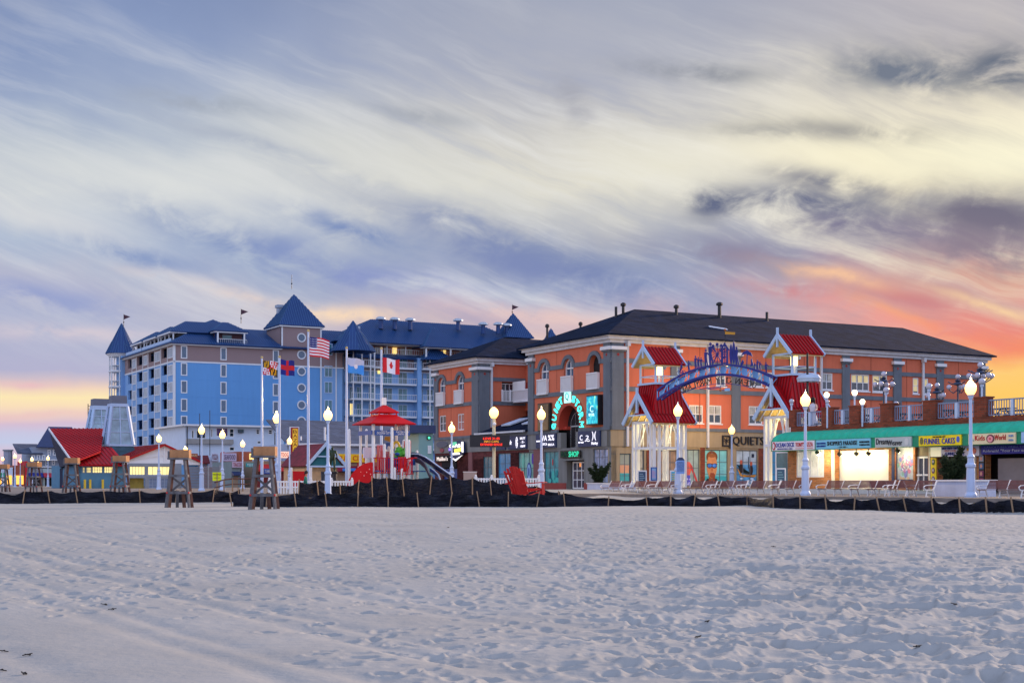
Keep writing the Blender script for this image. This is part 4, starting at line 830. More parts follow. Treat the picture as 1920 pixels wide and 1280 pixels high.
q = MB(darkr); FD.box(q, D(1760), D(1824), ZB, 3.0, -.9, -.8); q.build('stall_back', db)
q = MB(mat('white door jamb', (.7, .66, .55), .6)); FD.box(q, D(1561), D(1565.5), ZB, 3.6, .0, .1); FD.box(q, D(1827), D(1831), ZB, 3.1, 0, .1); FD.box(q, D(1743), D(1745.5), ZB, 3.6, 0, .08); q.build('door_jamb', db)
# floodlights under the awning
fixs = []
for i, (px, d, z, big) in enumerate([(1555, .95, 3.42, 1), (1588, .6, 3.3, 0), (1620, .6, 3.3, 0), (1643, .6, 3.3, 0), (1700, .7, 3.4, 0)]):
    u = D(px); t_ = thing('floodlight', ['bright floodlight hanging under the awning between the window and the white door', 'left one of the three small floodlights over the white roller door', 'middle one of the three small floodlights over the white roller door', 'right one of the three small floodlights over the white roller door', 'small floodlight under the awning over the tapestry window'][i], 'floodlight', tuple(FD.p(u, d, z)), 'floodlights under the green awning')
    q = MB(black); q.bar(FD.p(u, d, z+.1), FD.p(u, d, 3.62), .04); q.cyl(FD.p(u, d+.1, z+.06), FD.p(u, d-.08, z-.02), .09, .13); q.build('housing', t_)
    q = MB(fl_white if big else lit('small flood lens', (1, .85, .55), 12)); q.sph(FD.p(u, d-.1, z-.04), .13 if big else .07, 10); q.build('lens', t_)
    L = bpy.data.lights.new('floodlight_beam', 'POINT'); L.energy = 130 if big else 75; L.color = (1, .80, .48); L.shadow_soft_size = .12
    lo = bpy.data.objects.new('floodlight_beam', L); COL.objects.link(lo); lo.parent = t_; lo.location = (.2 if big else .15, 0, -.2)

# ================================================================= boardwalk arch: two gate towers and the truss
def gate_tower(label, c, zs):
    """zs: base, lower eave, lower apex, platform, upper eave, upper apex"""
    zb, ze, za, zp, zu, zt = zs; x, y = c; t_ = thing('gate_tower', label, 'tower', (x, y, zb), 'boardwalk arch towers')
    h = 1.35; H = 1.9; warmw = white
    for sx in (-1, 1):
        for sy in (-1, 1):
            b = MB(warmw)
            for k in (0, .42): b.box(x+sx*(h-k)-.09, x+sx*(h-k)+.09, y+sy*h-.09, y+sy*h+.09, zb, ze+.1)
            b.box(x+sx*h-.09, x+sx*h+.09, y+sy*(h-.42)-.09, y+sy*(h-.42)+.09, zb, ze+.1); b.build('column', t_)
    b = MB(warmw); zm = zb+(ze-zb)*.62
    for z in (zm, ze-.02): ring_(b, x, y, h, z, .16)
    for sx, sy, dx, dy in ((-1, 0, 0, 1), (1, 0, 0, 1), (0, -1, 1, 0), (0, 1, 1, 0)):
        cx, cy = x+sx*h, y+sy*h
        for k in (-1, 1):
            b.bar((cx+dx*k*.85, cy+dy*k*.85, zm), (cx+dx*k*.25, cy+dy*k*.25, ze), .09); b.bar((cx+dx*k*.5, cy+dy*k*.5, zm), (cx+dx*k*.5, cy+dy*k*.5, ze), .07)
    b.build('bracing', t_)
    # lower roof: gable towards the ocean, ridge inland
    b = MB(redroof)
    b.roof([(x-H, y-H, ze), (x+H, y-H, ze), (x+H, y, za), (x-H, y, za)], redroof, .3, redseam); b.roof([(x-H, y+H, ze), (x+H, y+H, ze), (x+H, y, za), (x-H, y, za)], redroof, .3, redseam)
    # steep skirt up to the platform
    w0, w1 = 1.45, 1.0; z0 = ze+.55
    q4 = [(-1, -1), (1, -1), (1, 1), (-1, 1)]
    for i in range(4):
        a, c_ = q4[i], q4[(i+1) % 4]; b.roof([(x+a[0]*w0, y+a[1]*w0, z0), (x+c_[0]*w0, y+c_[1]*w0, z0), (x+c_[0]*w1, y+c_[1]*w1, zp), (x+a[0]*w1, y+a[1]*w1, zp)], redroof, .3, redseam)
    b.build('lower_roof', t_)
    for sx in (-1, 1):
        b = MB(ltrim)
        for yy in (-H, H): b.bar((x+sx*(H+.03), y+yy, ze-.12), (x+sx*(H+.03), y, za-.05), .12, .28)
        b.box(x+sx*(H+.04)-.07, x+sx*(H+.04)+.07, y-.09, y+.09, za-1.4, za+.45); b.box(x+sx*H-.04, x+sx*H+.04, y-1.1, y+1.1, ze+.45, ze+.55); b.build('bargeboard', t_)
    b = MB(ochre)
    for sy in (-1, 1): b.prism([(x-H+.1, y+sy*(H-.05), ze-.17), (x+H-.1, y+sy*(H-.05), ze-.17), (x+H-.1, y, za-.2), (x-H+.1, y, za-.2)], (0, 0, -.04))
    for i in range(6): xx = x-H+.4+i*.6; b.bar((xx, y-H+.1, ze-.2), (xx, y, za-.27), .06, .12, white); b.bar((xx, y+H-.1, ze-.2), (xx, y, za-.27), .06, .12, white)
    b.build('soffit', t_)
    # platform, lantern posts, rails
    P_ = 1.15; b = MB(ltrim); b.box(x-P_, x+P_, y-P_, y+P_, zp, zp+.14)
    for sx in (-1, 1):
        for sy in (-1, 1): b.box(x+sx*.98-.06, x+sx*.98+.06, y+sy*.98-.06, y+sy*.98+.06, zp+.14, zu)
    for z in (zp+.62, ): ring_(b, x, y, .98, z, .06)
    ring_(b, x, y, .98, zu, .1); b.build('lantern_frame', t_)
    U = 1.42; b = MB(ochre)
    for sy in (-1, 1): b.prism([(x-U+.06, y+sy*(U-.05), zu-.14), (x+U-.06, y+sy*(U-.05), zu-.14), (x+U-.06, y, zt-.18), (x-U+.06, y, zt-.18)], (0, 0, -.04))
    b.build('upper_soffit', t_)
    b = MB(redroof); b.roof([(x-U, y-U, zu), (x+U, y-U, zu), (x+U, y, zt), (x-U, y, zt)], redroof, .3, redseam); b.roof([(x-U, y+U, zu), (x+U, y+U, zu), (x+U, y, zt), (x-U, y, zt)], redroof, .3, redseam); b.build('upper_roof', t_)
    for sx in (-1, 1):
        b = MB(ltrim)
        for sy in (-1, 1): b.bar((x+sx*U, y+sy*U, zu-.1), (x+sx*U, y, zt-.05), .1, .22)
        b.box(x+sx*U-.06, x+sx*U+.06, y-.07, y+.07, zt-.85, zt+.45); b.build('upper_bargeboard', t_)
    # lit lantern hanging inside
    b = MB(w_lan); b.box(x-.17, x+.17, y-.17, y+.17, zp+.75, zp+1.35); b.box(x-.25, x-.21, y-.6, y-.2, zp+.85, zp+1.25); b.build('lantern', t_)
    b = MB(white); b.box(x-.06, x+.06, y-.06, y+.06, zp+.14, zp+.75); b.box(x-.19, x+.19, y-.19, y+.19, zp+1.35, zp+1.42); b.build('lantern_post', t_)
    for (lx, lz, en, col_) in ((x, zu-.35, 90, (1, .70, .22)), (x, ze-.55, 130, (1, .84, .42)), (x-.3, zb+.4, 80, (1, .84, .42))):
        L = bpy.data.lights.new('tower_light', 'POINT'); L.energy = en; L.color = col_; L.shadow_soft_size = .15; lo = bpy.data.objects.new('tower_light', L); COL.objects.link(lo); lo.parent = t_; lo.location = (lx-x, 0, lz-zb)
    return t_
def ring_(b, x, y, h, z, w, m=None):
    b.box(x-h-w/2, x+h+w/2, y-h-w/2, y-h+w/2, z-w/2, z+w/2, m); b.box(x-h-w/2, x+h+w/2, y+h-w/2, y+h+w/2, z-w/2, z+w/2, m)
    b.box(x-h-w/2, x-h+w/2, y-h+w/2, y+h-w/2, z-w/2, z+w/2, m); b.box(x+h-w/2, x+h+w/2, y-h+w/2, y+h-w/2, z-w/2, z+w/2, m)
ochre = mat('ochre soffit boards', (.55, .40, .16), .8, var=.15, vs=4)
w_lan = lit('lit tower lantern', (1, .72, .22), 5)
ZT = (ZB, 6.0, 8.05, 8.72, 10.2, 11.5)
tl = tw(1236, 104); tr_ = tw(1489, 95.5)
gate_tower('white timber arch tower with red metal roofs on the far side of the street', tl, ZT)
gate_tower('white timber arch tower with red metal roofs behind the green awning', tr_, ZT)
P0 = Vector((*tw(1241, 101.2), 0)); P1_ = Vector((*tw(1457, 95.0), 0)); ga = thing('entrance_arch', 'blue steel truss arch with holiday silhouettes spanning the street between the two towers', 'arch', ((P0+P1_)/2).to_tuple()[:2]+(8.6,))
ad = (P1_-P0).normalized(); an_ = Vector((ad.y, -ad.x, 0)); an_ = an_ if an_.x < 0 else -an_
def arc(f, off=0.0, top=True, dz=0.0):
    p = P0+(P1_-P0)*f; z = (8.15+(8.60-8.15)*f) + 4*f*(1-f)*1.28; return Vector((p.x, p.y, z-(0 if top else .66)+dz))+an_*off
NS = 22
for off, nm in ((.0, 'rear_truss'), (.55, 'front_truss')):
    b = MB(bluev); b2 = MB(bluel)
    for i in range(NS):
        f0, f1 = i/NS, (i+1)/NS; b.bar(arc(f0, off), arc(f1, off), .13 if off else .09); b.bar(arc(f0, off, False), arc(f1, off, False), .15 if off else .1)
    for i in range(0, NS): b2.bar(arc(i/NS, off, False), arc((i+1)/NS, off, True) if i % 2 else arc(i/NS, off, True), .05)
    o = b.build(nm, ga); b2.build('lattice', o)
for i in range(NS):
    if i % 2: continue
    b = MB(mat('pale blue plate', (.14, .34, .66), .35, .2, var=.15)); b.prism([arc(i/NS, .28, False, .1), arc((i+1)/NS, .28, False, .1), arc((i+1)/NS, .28, True, -.1), arc(i/NS, .28, True, -.1)], an_*.03); b.build('light_panel', ga)
# lettering hung under the arch, facing the town, so it reads backwards from the beach
b = MB(black); st = 'OCEAN CITY MARYLAND'; nL = len(st)
for i, ch in enumerate(st):
    if ch == ' ': continue
    f = .86-(i+.5)*(.66/nL); c = arc(f, .5, False, -.34); tn = (arc(f-.01, .5, False)-arc(f+.01, .5, False)).normalized(); up_ = Vector((0, 0, 1)); up_ = (up_-tn*up_.dot(tn)).normalized()
    b.text(ch, c-tn*.17-up_*.24, tn, up_, .33 if ch != 'I' else .09, .42, .05)
for i in range(14): f0, f1 = .22+.6*i/14, .22+.6*(i+1)/14; b.bar(arc(f0, .5, False, -.08), arc(f1, .5, False, -.08), .03, m=bluev); b.bar(arc(f0, .5, False, -.62), arc(f1, .5, False, -.62), .04, m=bluev)
for f0, f1, dz in ((.38, .62, -.76), (.45, .56, -.9)): b.bar(arc(f0, .5, False, dz), arc(f1, .5, False, dz), .05, m=bluev)
b.build('lettering', ga)
# silhouettes along the top chord
def sil(name, f, fn):
    b = MB(bluev); o = arc(f, .4, True, .05); X_ = ad; 
    def Q(u, z): return o+X_*u+Vector((0, 0, z))
    fn(b, Q); b.build(name, ga)
def fig(h, lean=0.0, arm=True, kid=0):
    def f(b, Q):
        b.prism([Q(-.04*h+lean*h*.5, 0), Q(.03*h+lean*.5*h, 0), Q(.06*h+lean*h*.3, .45*h), Q(.11*h, .8*h), Q(.02*h, .84*h), Q(-.1*h, .8*h), Q(-.08*h, .45*h)], an_*.04)
        b.prism([Q(.05*h+math.cos(a)*.065*h-.04*h, .92*h+math.sin(a)*.075*h) for a in [i*PI/4 for i in range(8)]], an_*.04)
        b.prism([Q(.02*h, .45*h), Q(.12*h-lean*h, 0), Q(.19*h-lean*h, 0), Q(.08*h, .5*h)], an_*.04)
        if arm: b.prism([Q(.08*h, .76*h), Q(.26*h, .55*h), Q(.3*h, .6*h), Q(.12*h, .8*h)], an_*.04)
    return f
def bike(b, Q):
    for u in (-.22, .22): b.tube([Q(u+.16*math.cos(i*PI/5), .17+.16*math.sin(i*PI/5)) for i in range(11)], .02)
    b.tube([Q(-.22, .17), Q(0, .45), Q(.22, .17), Q(-.05, .2), Q(0, .45), Q(.15, .55)], .025); b.prism([Q(-.06, .4), Q(.08, .45), Q(.14, .7), Q(0, .78)], an_*.04); b.sph(Q(.1, .86), .07, 8)
def wheel(b, Q):
    c = (0, .72)
    for k in range(2): b.tube([Q(c[0]+(.58-.08*k)*math.cos(i*PI/12), c[1]+(.58-.08*k)*math.sin(i*PI/12)) for i in range(25)], .02)
    for i in range(12): a = i*PI/6; b.bar(Q(*c), Q(c[0]+.6*math.cos(a), c[1]+.6*math.sin(a)), .035)
    for i in range(12):
        a = i*PI/6; 
        if i in (2, 3, 4, 5): b.prism([Q(c[0]+.66*math.cos(a)+.12*math.cos(j*PI/3), c[1]+.66*math.sin(a)+.12*math.sin(j*PI/3)) for j in range(6)], an_*.04)
        else: b.sph(Q(c[0]+.62*math.cos(a), c[1]+.62*math.sin(a)), .05, 6)
    b.bar(Q(*c), Q(-.4, 0), .06); b.bar(Q(*c), Q(.4, 0), .06)
def house(b, Q):
    b.prism([Q(-.28, 0), Q(-.12, 0), Q(-.12, 1.05), Q(-.28, 1.05)], an_*.05); b.prism([Q(.28, 0), Q(.12, 0), Q(.12, 1.05), Q(.28, 1.05)], an_*.05)
    b.prism([Q(-.42, .92), Q(0, 1.5), Q(.42, .92), Q(.34, .9), Q(0, 1.3), Q(-.34, .9)], an_*.05)
    for z in (.1, .5, .85, 1.1): b.bar(Q(-.2, z), Q(.2, z), .06)
    b.bar(Q(0, 0), Q(0, 1.3), .05)
def boards(b, Q):
    for u, h in ((-.1, 1.45), (.12, 1.6)): b.prism([Q(u+.13*math.sin(PI*min(1, i/8))**.7*(1 if i < 9 else 0), h*i/8) for i in range(9)]+[Q(u-.13*math.sin(PI*i/8)**.7 if 0 < i < 8 else u, h*i/8) for i in range(8, 0, -1)], an_*.04)
def brolly(b, Q):
    b.bar(Q(0, 0), Q(.06, 1.05), .05); b.prism([Q(-.42, .78), Q(-.26, 1.0), Q(.05, 1.12), Q(.36, .93), Q(.48, .66), Q(.3, .74), Q(.16, .78), Q(0, .86), Q(-.2, .84)], an_*.05)
    b.prism([Q(-.35, 0), Q(-.2, .35), Q(-.3, .5), Q(-.42, .3), Q(-.5, .08)], an_*.04); b.prism([Q(.3, 0), Q(.55, .05), Q(.52, .2), Q(.42, .55), Q(.35, .5), Q(.36, .25)], an_*.04)
def clump(b, Q):
    for u, h in ((-.22, .5), (0, .7), (.2, .55)): fig(h)(b, lambda a, z, u=u: Q(a+u, z))
sil('cyclist', .205, bike)
for f, h in ((.275, .8), (.335, .95), (.36, .8), (.385, .7)): sil('walking_figure', f, fig(h))
sil('fisherman', .425, fig(1.2)); sil('acrobat', .465, fig(1.6)); sil('ferris_wheel', .525, wheel); sil('lighthouse', .59, house); sil('surfboards', .655, boards); sil('surfer', .69, fig(1.25, arm=False)); sil('beach_umbrella', .775, brolly); sil('family_group', .865, clump); sil('running_figure', .935, fig(.75, .15))
b = MB(black); c = arc(.592, .4, True, 1.4); b.bar(c, c+Vector((0, 0, 1.0)), .035); b.sph(c+Vector((0, 0, 1.0)), .09, 8, paint(150, 80, 40)); b.build('pennant_pole', ga)
b = MB(paint(190, 140, 40)); c2 = c+Vector((0, 0, .9)); b.prism([c2, c2+ad*.35+Vector((0, 0, -.06)), c2+ad*.8+Vector((0, 0, -.12)), c2+ad*.8+Vector((0, 0, -.28)), c2+ad*.4+Vector((0, 0, -.24)), c2+Vector((0, 0, -.2))], an_*.02); b.build('pennant', ga)
b = MB(paint(190, 110, 60)); c = arc(.56, .5, False, -1.05); b.sph(c, .1, 8); b.bar(c, c+ad*.5, .04, m=bluev); b.prism([c+ad*.35+Vector((0, 0, -.09)), c+ad*.75+Vector((0, 0, -.09)), c+ad*.75+Vector((0, 0, .09)), c+ad*.35+Vector((0, 0, .09))], an_*.03, bluel); b.bar(c+Vector((0, 0, .1)), arc(.56, .5, False, -.68), .02, m=black); b.build('wind_vane', ga)

# ================================================================= street lamps
def lamp(label, px, py, Y=None, sc=1.0, g=globe_lit, zg=4.2):
    Y = Y or (zg+ZB-EYE)*FP/(HOR-py) if py < HOR-5 else 200
    zt = zy(py, Y); t_, s_ = tw(px, Y); k = (zt-ZB)/4.2*sc
    return t_, s_, k, Y
def lamp_proto():
    o = thing('street_lamp', 'proto', 'lamp post', (0, 0, 0), 'boardwalk lamp posts')
    b = MB(lampw); b.lathe((0, 0, 0), [(.24, 0), (.24, .08), (.20, .16), (.175, .2), (.16, 1.0), (.15, 1.12), (.19, 1.18), (.19, 1.26), (.13, 1.32), (.12, 1.5), (.15, 1.56), (.09, 1.66), (.072, 1.8)], 10); b.build('post_base', o, smooth=False)
    b = MB(lampw); b.lathe((0, 0, 0), [(.072, 1.8), (.055, 3.75), (.08, 3.78), (.11, 3.88), (.15, 3.94)], 10); b.build('pole', o)
    b = MB(globe_lit); b.lathe((0, 0, 3.94), [(.12, 0), (.20, .12), (.225, .25), (.19, .38), (.10, .49), (.05, .56)], 12); b.build('lamp_globe', o, smooth=True)
    b = MB(lampw); b.lathe((0, 0, 4.50), [(.06, 0), (.06, .05), (.02, .09), (.01, .18)], 8); b.build('finial', o)
    L = bpy.data.lights.new('lamp_light', 'POINT'); L.energy = 520; L.color = (1, .62, .22); L.shadow_soft_size = .12; l = bpy.data.objects.new('lamp_light', L); COL.objects.link(l); l.parent = o; l.location = (.0, 0, 5.35)
    return o
lp = lamp_proto(); first = True
LAMPS = [(1820, 727, 'nearest lit lamp post, tall and white at the right in front of the white planter'), (1510, 750, 'lit white lamp post standing in front of the pizza stall window'), (1271, 770, 'lit white lamp post carrying a blue notice board before the left arch tower'),
 (1372, 806, 'small lit lamp post under the middle of the arch by the sunglasses poster'), (1015, 777, 'lit white lamp post right of the red giant chair'), (847, 803, 'lit lamp post at the foot of the dark play slide'), (615, 776, 'lit white lamp post left of the red play roof in front of the statue'),
 (519, 784, 'lit lamp post close to the red and blue flag pole'), (543, 827, 'small lit lamp post in front of the tall yellow sign'), (455, 832, 'lit lamp post left of the near wooden lifeguard stand'), (417, 815, 'lit lamp post beside the yellow notice'), (378, 806, 'tallest lit lamp post in front of the white house'),
 (298, 822, 'lit lamp post in front of the white gable of the red roofed building'), (348, 842, 'lit lamp post mostly hidden behind the second lifeguard stand'), (90, 859, 'far lit lamp post nearest the overhanging red roof'), (60, 861, 'far lit lamp post between the two left lifeguard stands'),
 (38, 864, 'far lit lamp post, shorter of the close pair at the far left'), (28, 855, 'far lit lamp post, taller of the close pair at the far left'), (5, 860, 'far lit lamp post at the left edge of the picture'), (72, 868, 'farthest tiny lit lamp post behind the shops at the left')]
for px, py, lab in LAMPS:
    Y = (4.2+ZB-EYE)*FP/(HOR-py); t_, s_ = tw(px, Y)
    if px == 1372: pass
    o = lp if first else copy_tree(lp, lab); o['label'] = lab; first = False
    place(o, (t_, s_, ZB if Y < 900 else ZB))
    if px == 1372: place(o, (*tw(1372, 112), ZB), 0, 1.12)
    if px == 615: place(o, (*tw(615, 64.5), .98), 0, .88)
    if px == 72: o.scale = (.8, .8, 1)
    if px == 1372: [(setattr(c_, 'data', (lambda d_: (setattr(d_, 'energy', 1700), d_)[1])(c_.data.copy())), setattr(c_, 'location', (.3, .8, 5.3))) for c_ in o.children if c_.type == 'LIGHT']
nb_t, nb_s = tw(1275, 70.6)
t_ = thing('notice_board', 'light blue notice board with a dark arched top fixed to a lamp post', 'notice board', (nb_t, nb_s, 2.1))
b = MB(paint(110, 150, 215)); c = Vector((nb_t, nb_s, 0)); f_ = -RY*.18; b.prism([c+f_-RX*.2+Vector((0, 0, 2.05)), c+f_+RX*.2+Vector((0, 0, 2.05)), c+f_+RX*.2+Vector((0, 0, 2.72)), c+f_-RX*.2+Vector((0, 0, 2.72))], -RY*.04); b.build('board', t_)
b = MB(navy); b.prism([c+f_-RX*.22+Vector((0, 0, 2.72)), c+f_+RX*.22+Vector((0, 0, 2.72)), c+f_+RX*.09+Vector((0, 0, 2.86)), c+f_-RX*.09+Vector((0, 0, 2.86))], -RY*.05); b.build('top_cap', t_)
b = MB(navy)
for i, st in enumerate(('BOARDWALK', 'RULES', 'NO BIKES AFTER', '12 NOON', 'NO PETS')): b.text(st, c+f_-RY*.045-RX*.16+Vector((0, 0, 2.58-i*.1)), RX, (0, 0, 1), .32, .055, .01)
b.build('lettering', t_)
# ================================================================= benches
def bench_proto():
    o = thing('park_bench', 'proto', 'bench', (0, 0, 0), 'slatted benches along the boardwalk'); L = 1.05
    b = MB(slatm)
    for i in range(5): b.box(-.5+i*.1, -.42+i*.1, -L, L, .43, .46)
    b.build('seat', o); b = MB(slatm)
    for i in range(6): x = .02+i*.03; z = .50+i*.078; b.box(x, x+.03, -L, L, z, z+.066)
    b.build('backrest', o)
    for y in (-L-.03, L+.03, 0):
        b = MB(white); w = .04
        b.bar((-.46, y, .41), (.04, y, .41), w, .05); b.bar((.0, y, .40), (.2, y, .98), w, .05); b.bar((-.40, y, 0), (-.34, y, .41), w); b.bar((.1, y, 0), (-.02, y, .41), w); b.bar((-.42, y, .02), (-.30, y, .02), w); b.bar((-.34, y, .2), (.0, y, .2), w*.7)
        if y: b.tube([(.11, y, .68), (-.15, y, .69), (-.42, y, .66), (-.52, y, .58), (-.48, y, .47), (-.42, y, .43)], .025, 6)
        b.build('side_frame' if y else 'centre_leg', o)
    return o
bp_ = bench_proto(); BT = 41.8
BL = [(1160, 'leftmost slatted bench beside the white planter by the surf shop'), (1207, 'slatted bench in front of the left column pair of the far arch tower'), (1252, 'slatted bench just left of the lamp post with the blue notice'), (1316, 'slatted bench in front of the swimwear and sunglasses posters'), (1372, 'slatted bench in front of the surfing poster'), (1431, 'slatted bench in front of the gap between arch and awning'),
      (1487, 'slatted bench just left of the lamp post before the pizza stall'), (1577, 'slatted bench before the left half of the bright roller door'), (1640, 'slatted bench before the right half of the bright roller door'), (1715, 'slatted bench left of the long white planter'), (1888, 'slatted bench at the right edge of the picture before the grey shutter')]
for i, (px, lab) in enumerate(BL):
    o = bp_ if i == 0 else copy_tree(bp_, lab); o['label'] = lab; place(o, (BT, sat(px, BT), ZB), 0, (1, .95, .68))
for px, lab in ((1225, 'dark bench turned inland behind the bench by the arch tower'), (1344, 'dark bench turned inland behind the posters gap'), (1668, 'dark bench turned inland left of the tapestry window')):
    o = copy_tree(bp_, lab); place(o, (BT+1.1, sat(px, BT+1.1), ZB), PI, (1, .95, .66))

# ================================================================= black silt fences
def vn(x, sd): return (math.sin(x*7.3+sd)+math.sin(x*17.1+sd*2)+math.sin(x*31.7))/6+.5
def fence(label, pts, seed, top=.62, group=None, st_h=.72):
    """pts: (px, distance, ground z, fabric height)"""
    r = random.Random(seed); P_ = [Vector((*tw(px, Y), z)) for px, Y, z, h in pts]; Hs = [p[3] for p in pts]
    t_ = thing('silt_fence', label, 'fence', tuple(P_[0])); vs = []; fs = []; n = 0; NV = 7
    for i in range(len(P_)-1):
        a, c = P_[i], P_[i+1]; L = (c-a).length; d = (c-a).normalized(); nn = Vector((d.y, -d.x, 0)); m = 14; sag = .04+.16*r.random(); lean = r.uniform(-.14, .14); skew = r.uniform(-.4, .4); ph = r.random()*6
        for j in range(m+(1 if i == len(P_)-2 else 0)):
            f = j/m; p = a+(c-a)*f; h = Hs[i]+(Hs[i+1]-Hs[i])*f - sag*math.sin(PI*min(1, max(0, f+skew*f*(1-f)*2))) + .03*(vn(i+f, seed)-.5)
            for k in range(NV):
                g = k/(NV-1); w = .07*math.sin(PI*f)*(math.sin(ph+g*5+f*3)+.6*math.sin(ph*2+g*9-f*7)) + lean*math.sin(PI*f)*g + .03*math.sin(f*9+g*7+ph) + r.uniform(-.016, .016)
                vs.append(p+nn*w+Vector((0, 0, -.12+g*(h+.12)))); 
            n += 1
    b = MB(fabric); off = [v+Vector((.015, .015, 0)) for v in vs]; N0 = len(vs)
    for j in range(n-1):
        for k in range(NV-1):
            q = j*NV+k; fs.append((q, q+NV, q+NV+1, q+1)); fs.append((N0+q+1, N0+q+NV+1, N0+q+NV, N0+q))
    b.add(vs+off, fs); me_o = b.build('fabric', t_, smooth=True)
    for p, h in zip(P_, Hs):
        b = MB(stake); q = p+Vector((-.04*CA, -.04, 0))-RY*.05; b.bar(q+Vector((0, 0, -.1)), q+RX*r.uniform(-.15, .15)+Vector((0, 0, h+r.uniform(.03, .1))), .045, .045); b.build('stake', t_)
    return t_
def run(pts, step):
    out = []; 
    for (p0, y0, z0, h0), (p1, y1, z1, h1) in zip(pts, pts[1:]):
        n = max(1, round(abs(p1-p0)/step))
        for i in range(n): f = i/n; out.append((p0+(p1-p0)*f, y0+(y1-y0)*f, z0+(z1-z0)*f, h0+(h1-h0)*f))
    out.append(pts[-1]); return out
def zg(py, Y): return zy(py, Y)
fence('long low black silt fence on raw wood stakes across the sand on the right', run([(437, 61.5, .60, .55), (500, 61.8, .58, .58), (900, 62.5, .60, .55), (1060, 62, .60, .55), (1140, 61, .58, .38)], 58)+run([(1215, 60.5, .58, .42), (1300, 60, .6, .5), (1400, 59, .6, .42)], 45)+run([(1450, 55, .55, .52), (1600, 52, .55, .50), (1750, 49.5, .55, .52), (1950, 46, .52, .55)], 52), 3)
fence('black silt fence running across the far left sand', run([(-60, 69, .6, .60), (200, 69, .61, .60), (330, 70, .62, .6), (400, 71, .72, .55), (450, 72, .78, .5)], 53), 4)
fence('taller black fence standing behind the low one in front of the playground', run([(560, 66, .7, 1.0), (600, 66, .75, .95), (640, 66.5, .75, .72), (700, 66.5, .75, 1.1), (760, 67, .75, 1.08), (850, 67, .75, 1.12), (960, 66.5, .75, .95), (1050, 66, .75, .45)], 40), 5)
# ================================================================= blue hotel
HS, HT = 233.2, 63.0
HF, HL = Face('S', HS), Face('O', HT)
ho = thing('hotel', 'large seven-storey blue and taupe hotel with blue metal roofs, corner turret and square tower', 'hotel', (HT, HS, ZB))
HZ = 24.5; HM = 21.7; T2a, T2b = 81.6, 88.9; SE = 267.5
# seaward side with stacked recessed balconies
cols = [(303, 313.5), (279, 289.5), (257, 267), (240, 247.5)]; strips = [(315.5, 324), (291, 300), (269.5, 276.5), (249, 255)]
hol = []
for a, b_ in cols:
    for i in range(7): zt = 24.3-2.87*i; hol.append((HL.u(a), HL.u(b_), zt-1.65, zt))
w = MB(htaup); HL.wall(w, HS, SE, HM+.12, HZ, [h for h in hol if h[3] > HM], -.4, 0); w.build('upper_wall', ho)
w = MB(hblue2); HL.wall(w, HS, SE, ZB, HM-.12, [(h[0], h[1], min(h[2], HM-.12), min(h[3], HM-.12)) for h in hol if h[2] < HM-.2], -.4, 0)
for a, b_ in cols: HL.box(w, HL.u(a)+.3, HL.u(b_)-.3, ZB, HZ, -1.9, -1.8); HL.box(w, HL.u(b_)-.25, HL.u(b_)-.1, ZB, HZ, -1.8, -.4)
w.build('side_wall', ho)
w = MB(cream); HL.box(w, HS, SE, HM-.12, HM+.12, -.3, .06)
for px in (314.3, 301.5, 290, 278, 268, 256, 248): HL.box(w, HL.u(px)-.1, HL.u(px)+.1, ZB, HZ, 0, .08)
HL.box(w, HS, HS+.3, ZB, HZ, 0, .06); HF.box(w, HT, HT+.3, ZB, HZ, 0, .06); HF.box(w, HT, T2a, HM-.12, HM+.12, -.3, .06); HF.box(w, HT-.4, T2a, HZ-.1, HZ+.25, -.2, .5); HL.box(w, HS, SE, HZ-.1, HZ+.25, -.2, .5)
w.build('trim', ho)
for a, b_ in strips:
    for i in range(7):
        zt = 24.1-2.87*i; u0, u1 = HL.u(b_), HL.u(a); o = HL.window(ho, u0, u1, zt-1.75, zt, .02, mat('pale blind glass', (.25, .33, .42), .3, var=.3), 3, 1, fw=.13, fm=cream)
# front wall
fw_ = []
for px in (345, 419, 517):
    for py in (660, 692, 725, 759, 791): u = HF.u(px); z = HF.z(345, py) ; fw_.append((u-.42, u+.42, z-.95, z+.95))
w = MB(htaup); HF.wall(w, HT+.01, T2a, HM+.12, HZ, fw_, -.4, 0); w.build('upper_wall', ho)
w = MB(hblue); HF.wall(w, HT+.01, T2b, ZB, HM-.12, fw_, -.4, 0)
for i in range(6): HF.box(w, HT+.3, T2b, HM-2.87*(i+1)-.05, HM-2.87*(i+1), 0, .02)
w.build('front_wall', ho)
for h in fw_: HF.window(ho, h[0]-.12, h[1]+.12, h[2]-.12, h[3]+.12, .02, glassb, 1, 1, fw=.17, fm=cream)
w = MB(htaup); HF.box(w, T2a, T2b, HM+.12, 28.6, -.4, .05); w.box(T2a, T2a+.3, HS, HS+7.6, HZ, 28.6); w.box(T2b-.3, T2b, HS, HS+7.6, ZB, 28.6); w.box(T2a, T2b, HS+7.3, HS+7.6, HZ, 28.6); w.build('tower_wall', ho)
w = MB(cream); HF.box(w, T2a, T2b, HM-.12, HM+.12, 0, .1); HF.box(w, T2a, T2a+.25, HZ, 28.6, .05, .12); HF.box(w, T2b-.25, T2b, ZB, 28.6, .05, .12); ring(w, T2a, T2b, HS, HS+7.6, 28.4, 28.7, .35); w.build('tower_trim', ho)
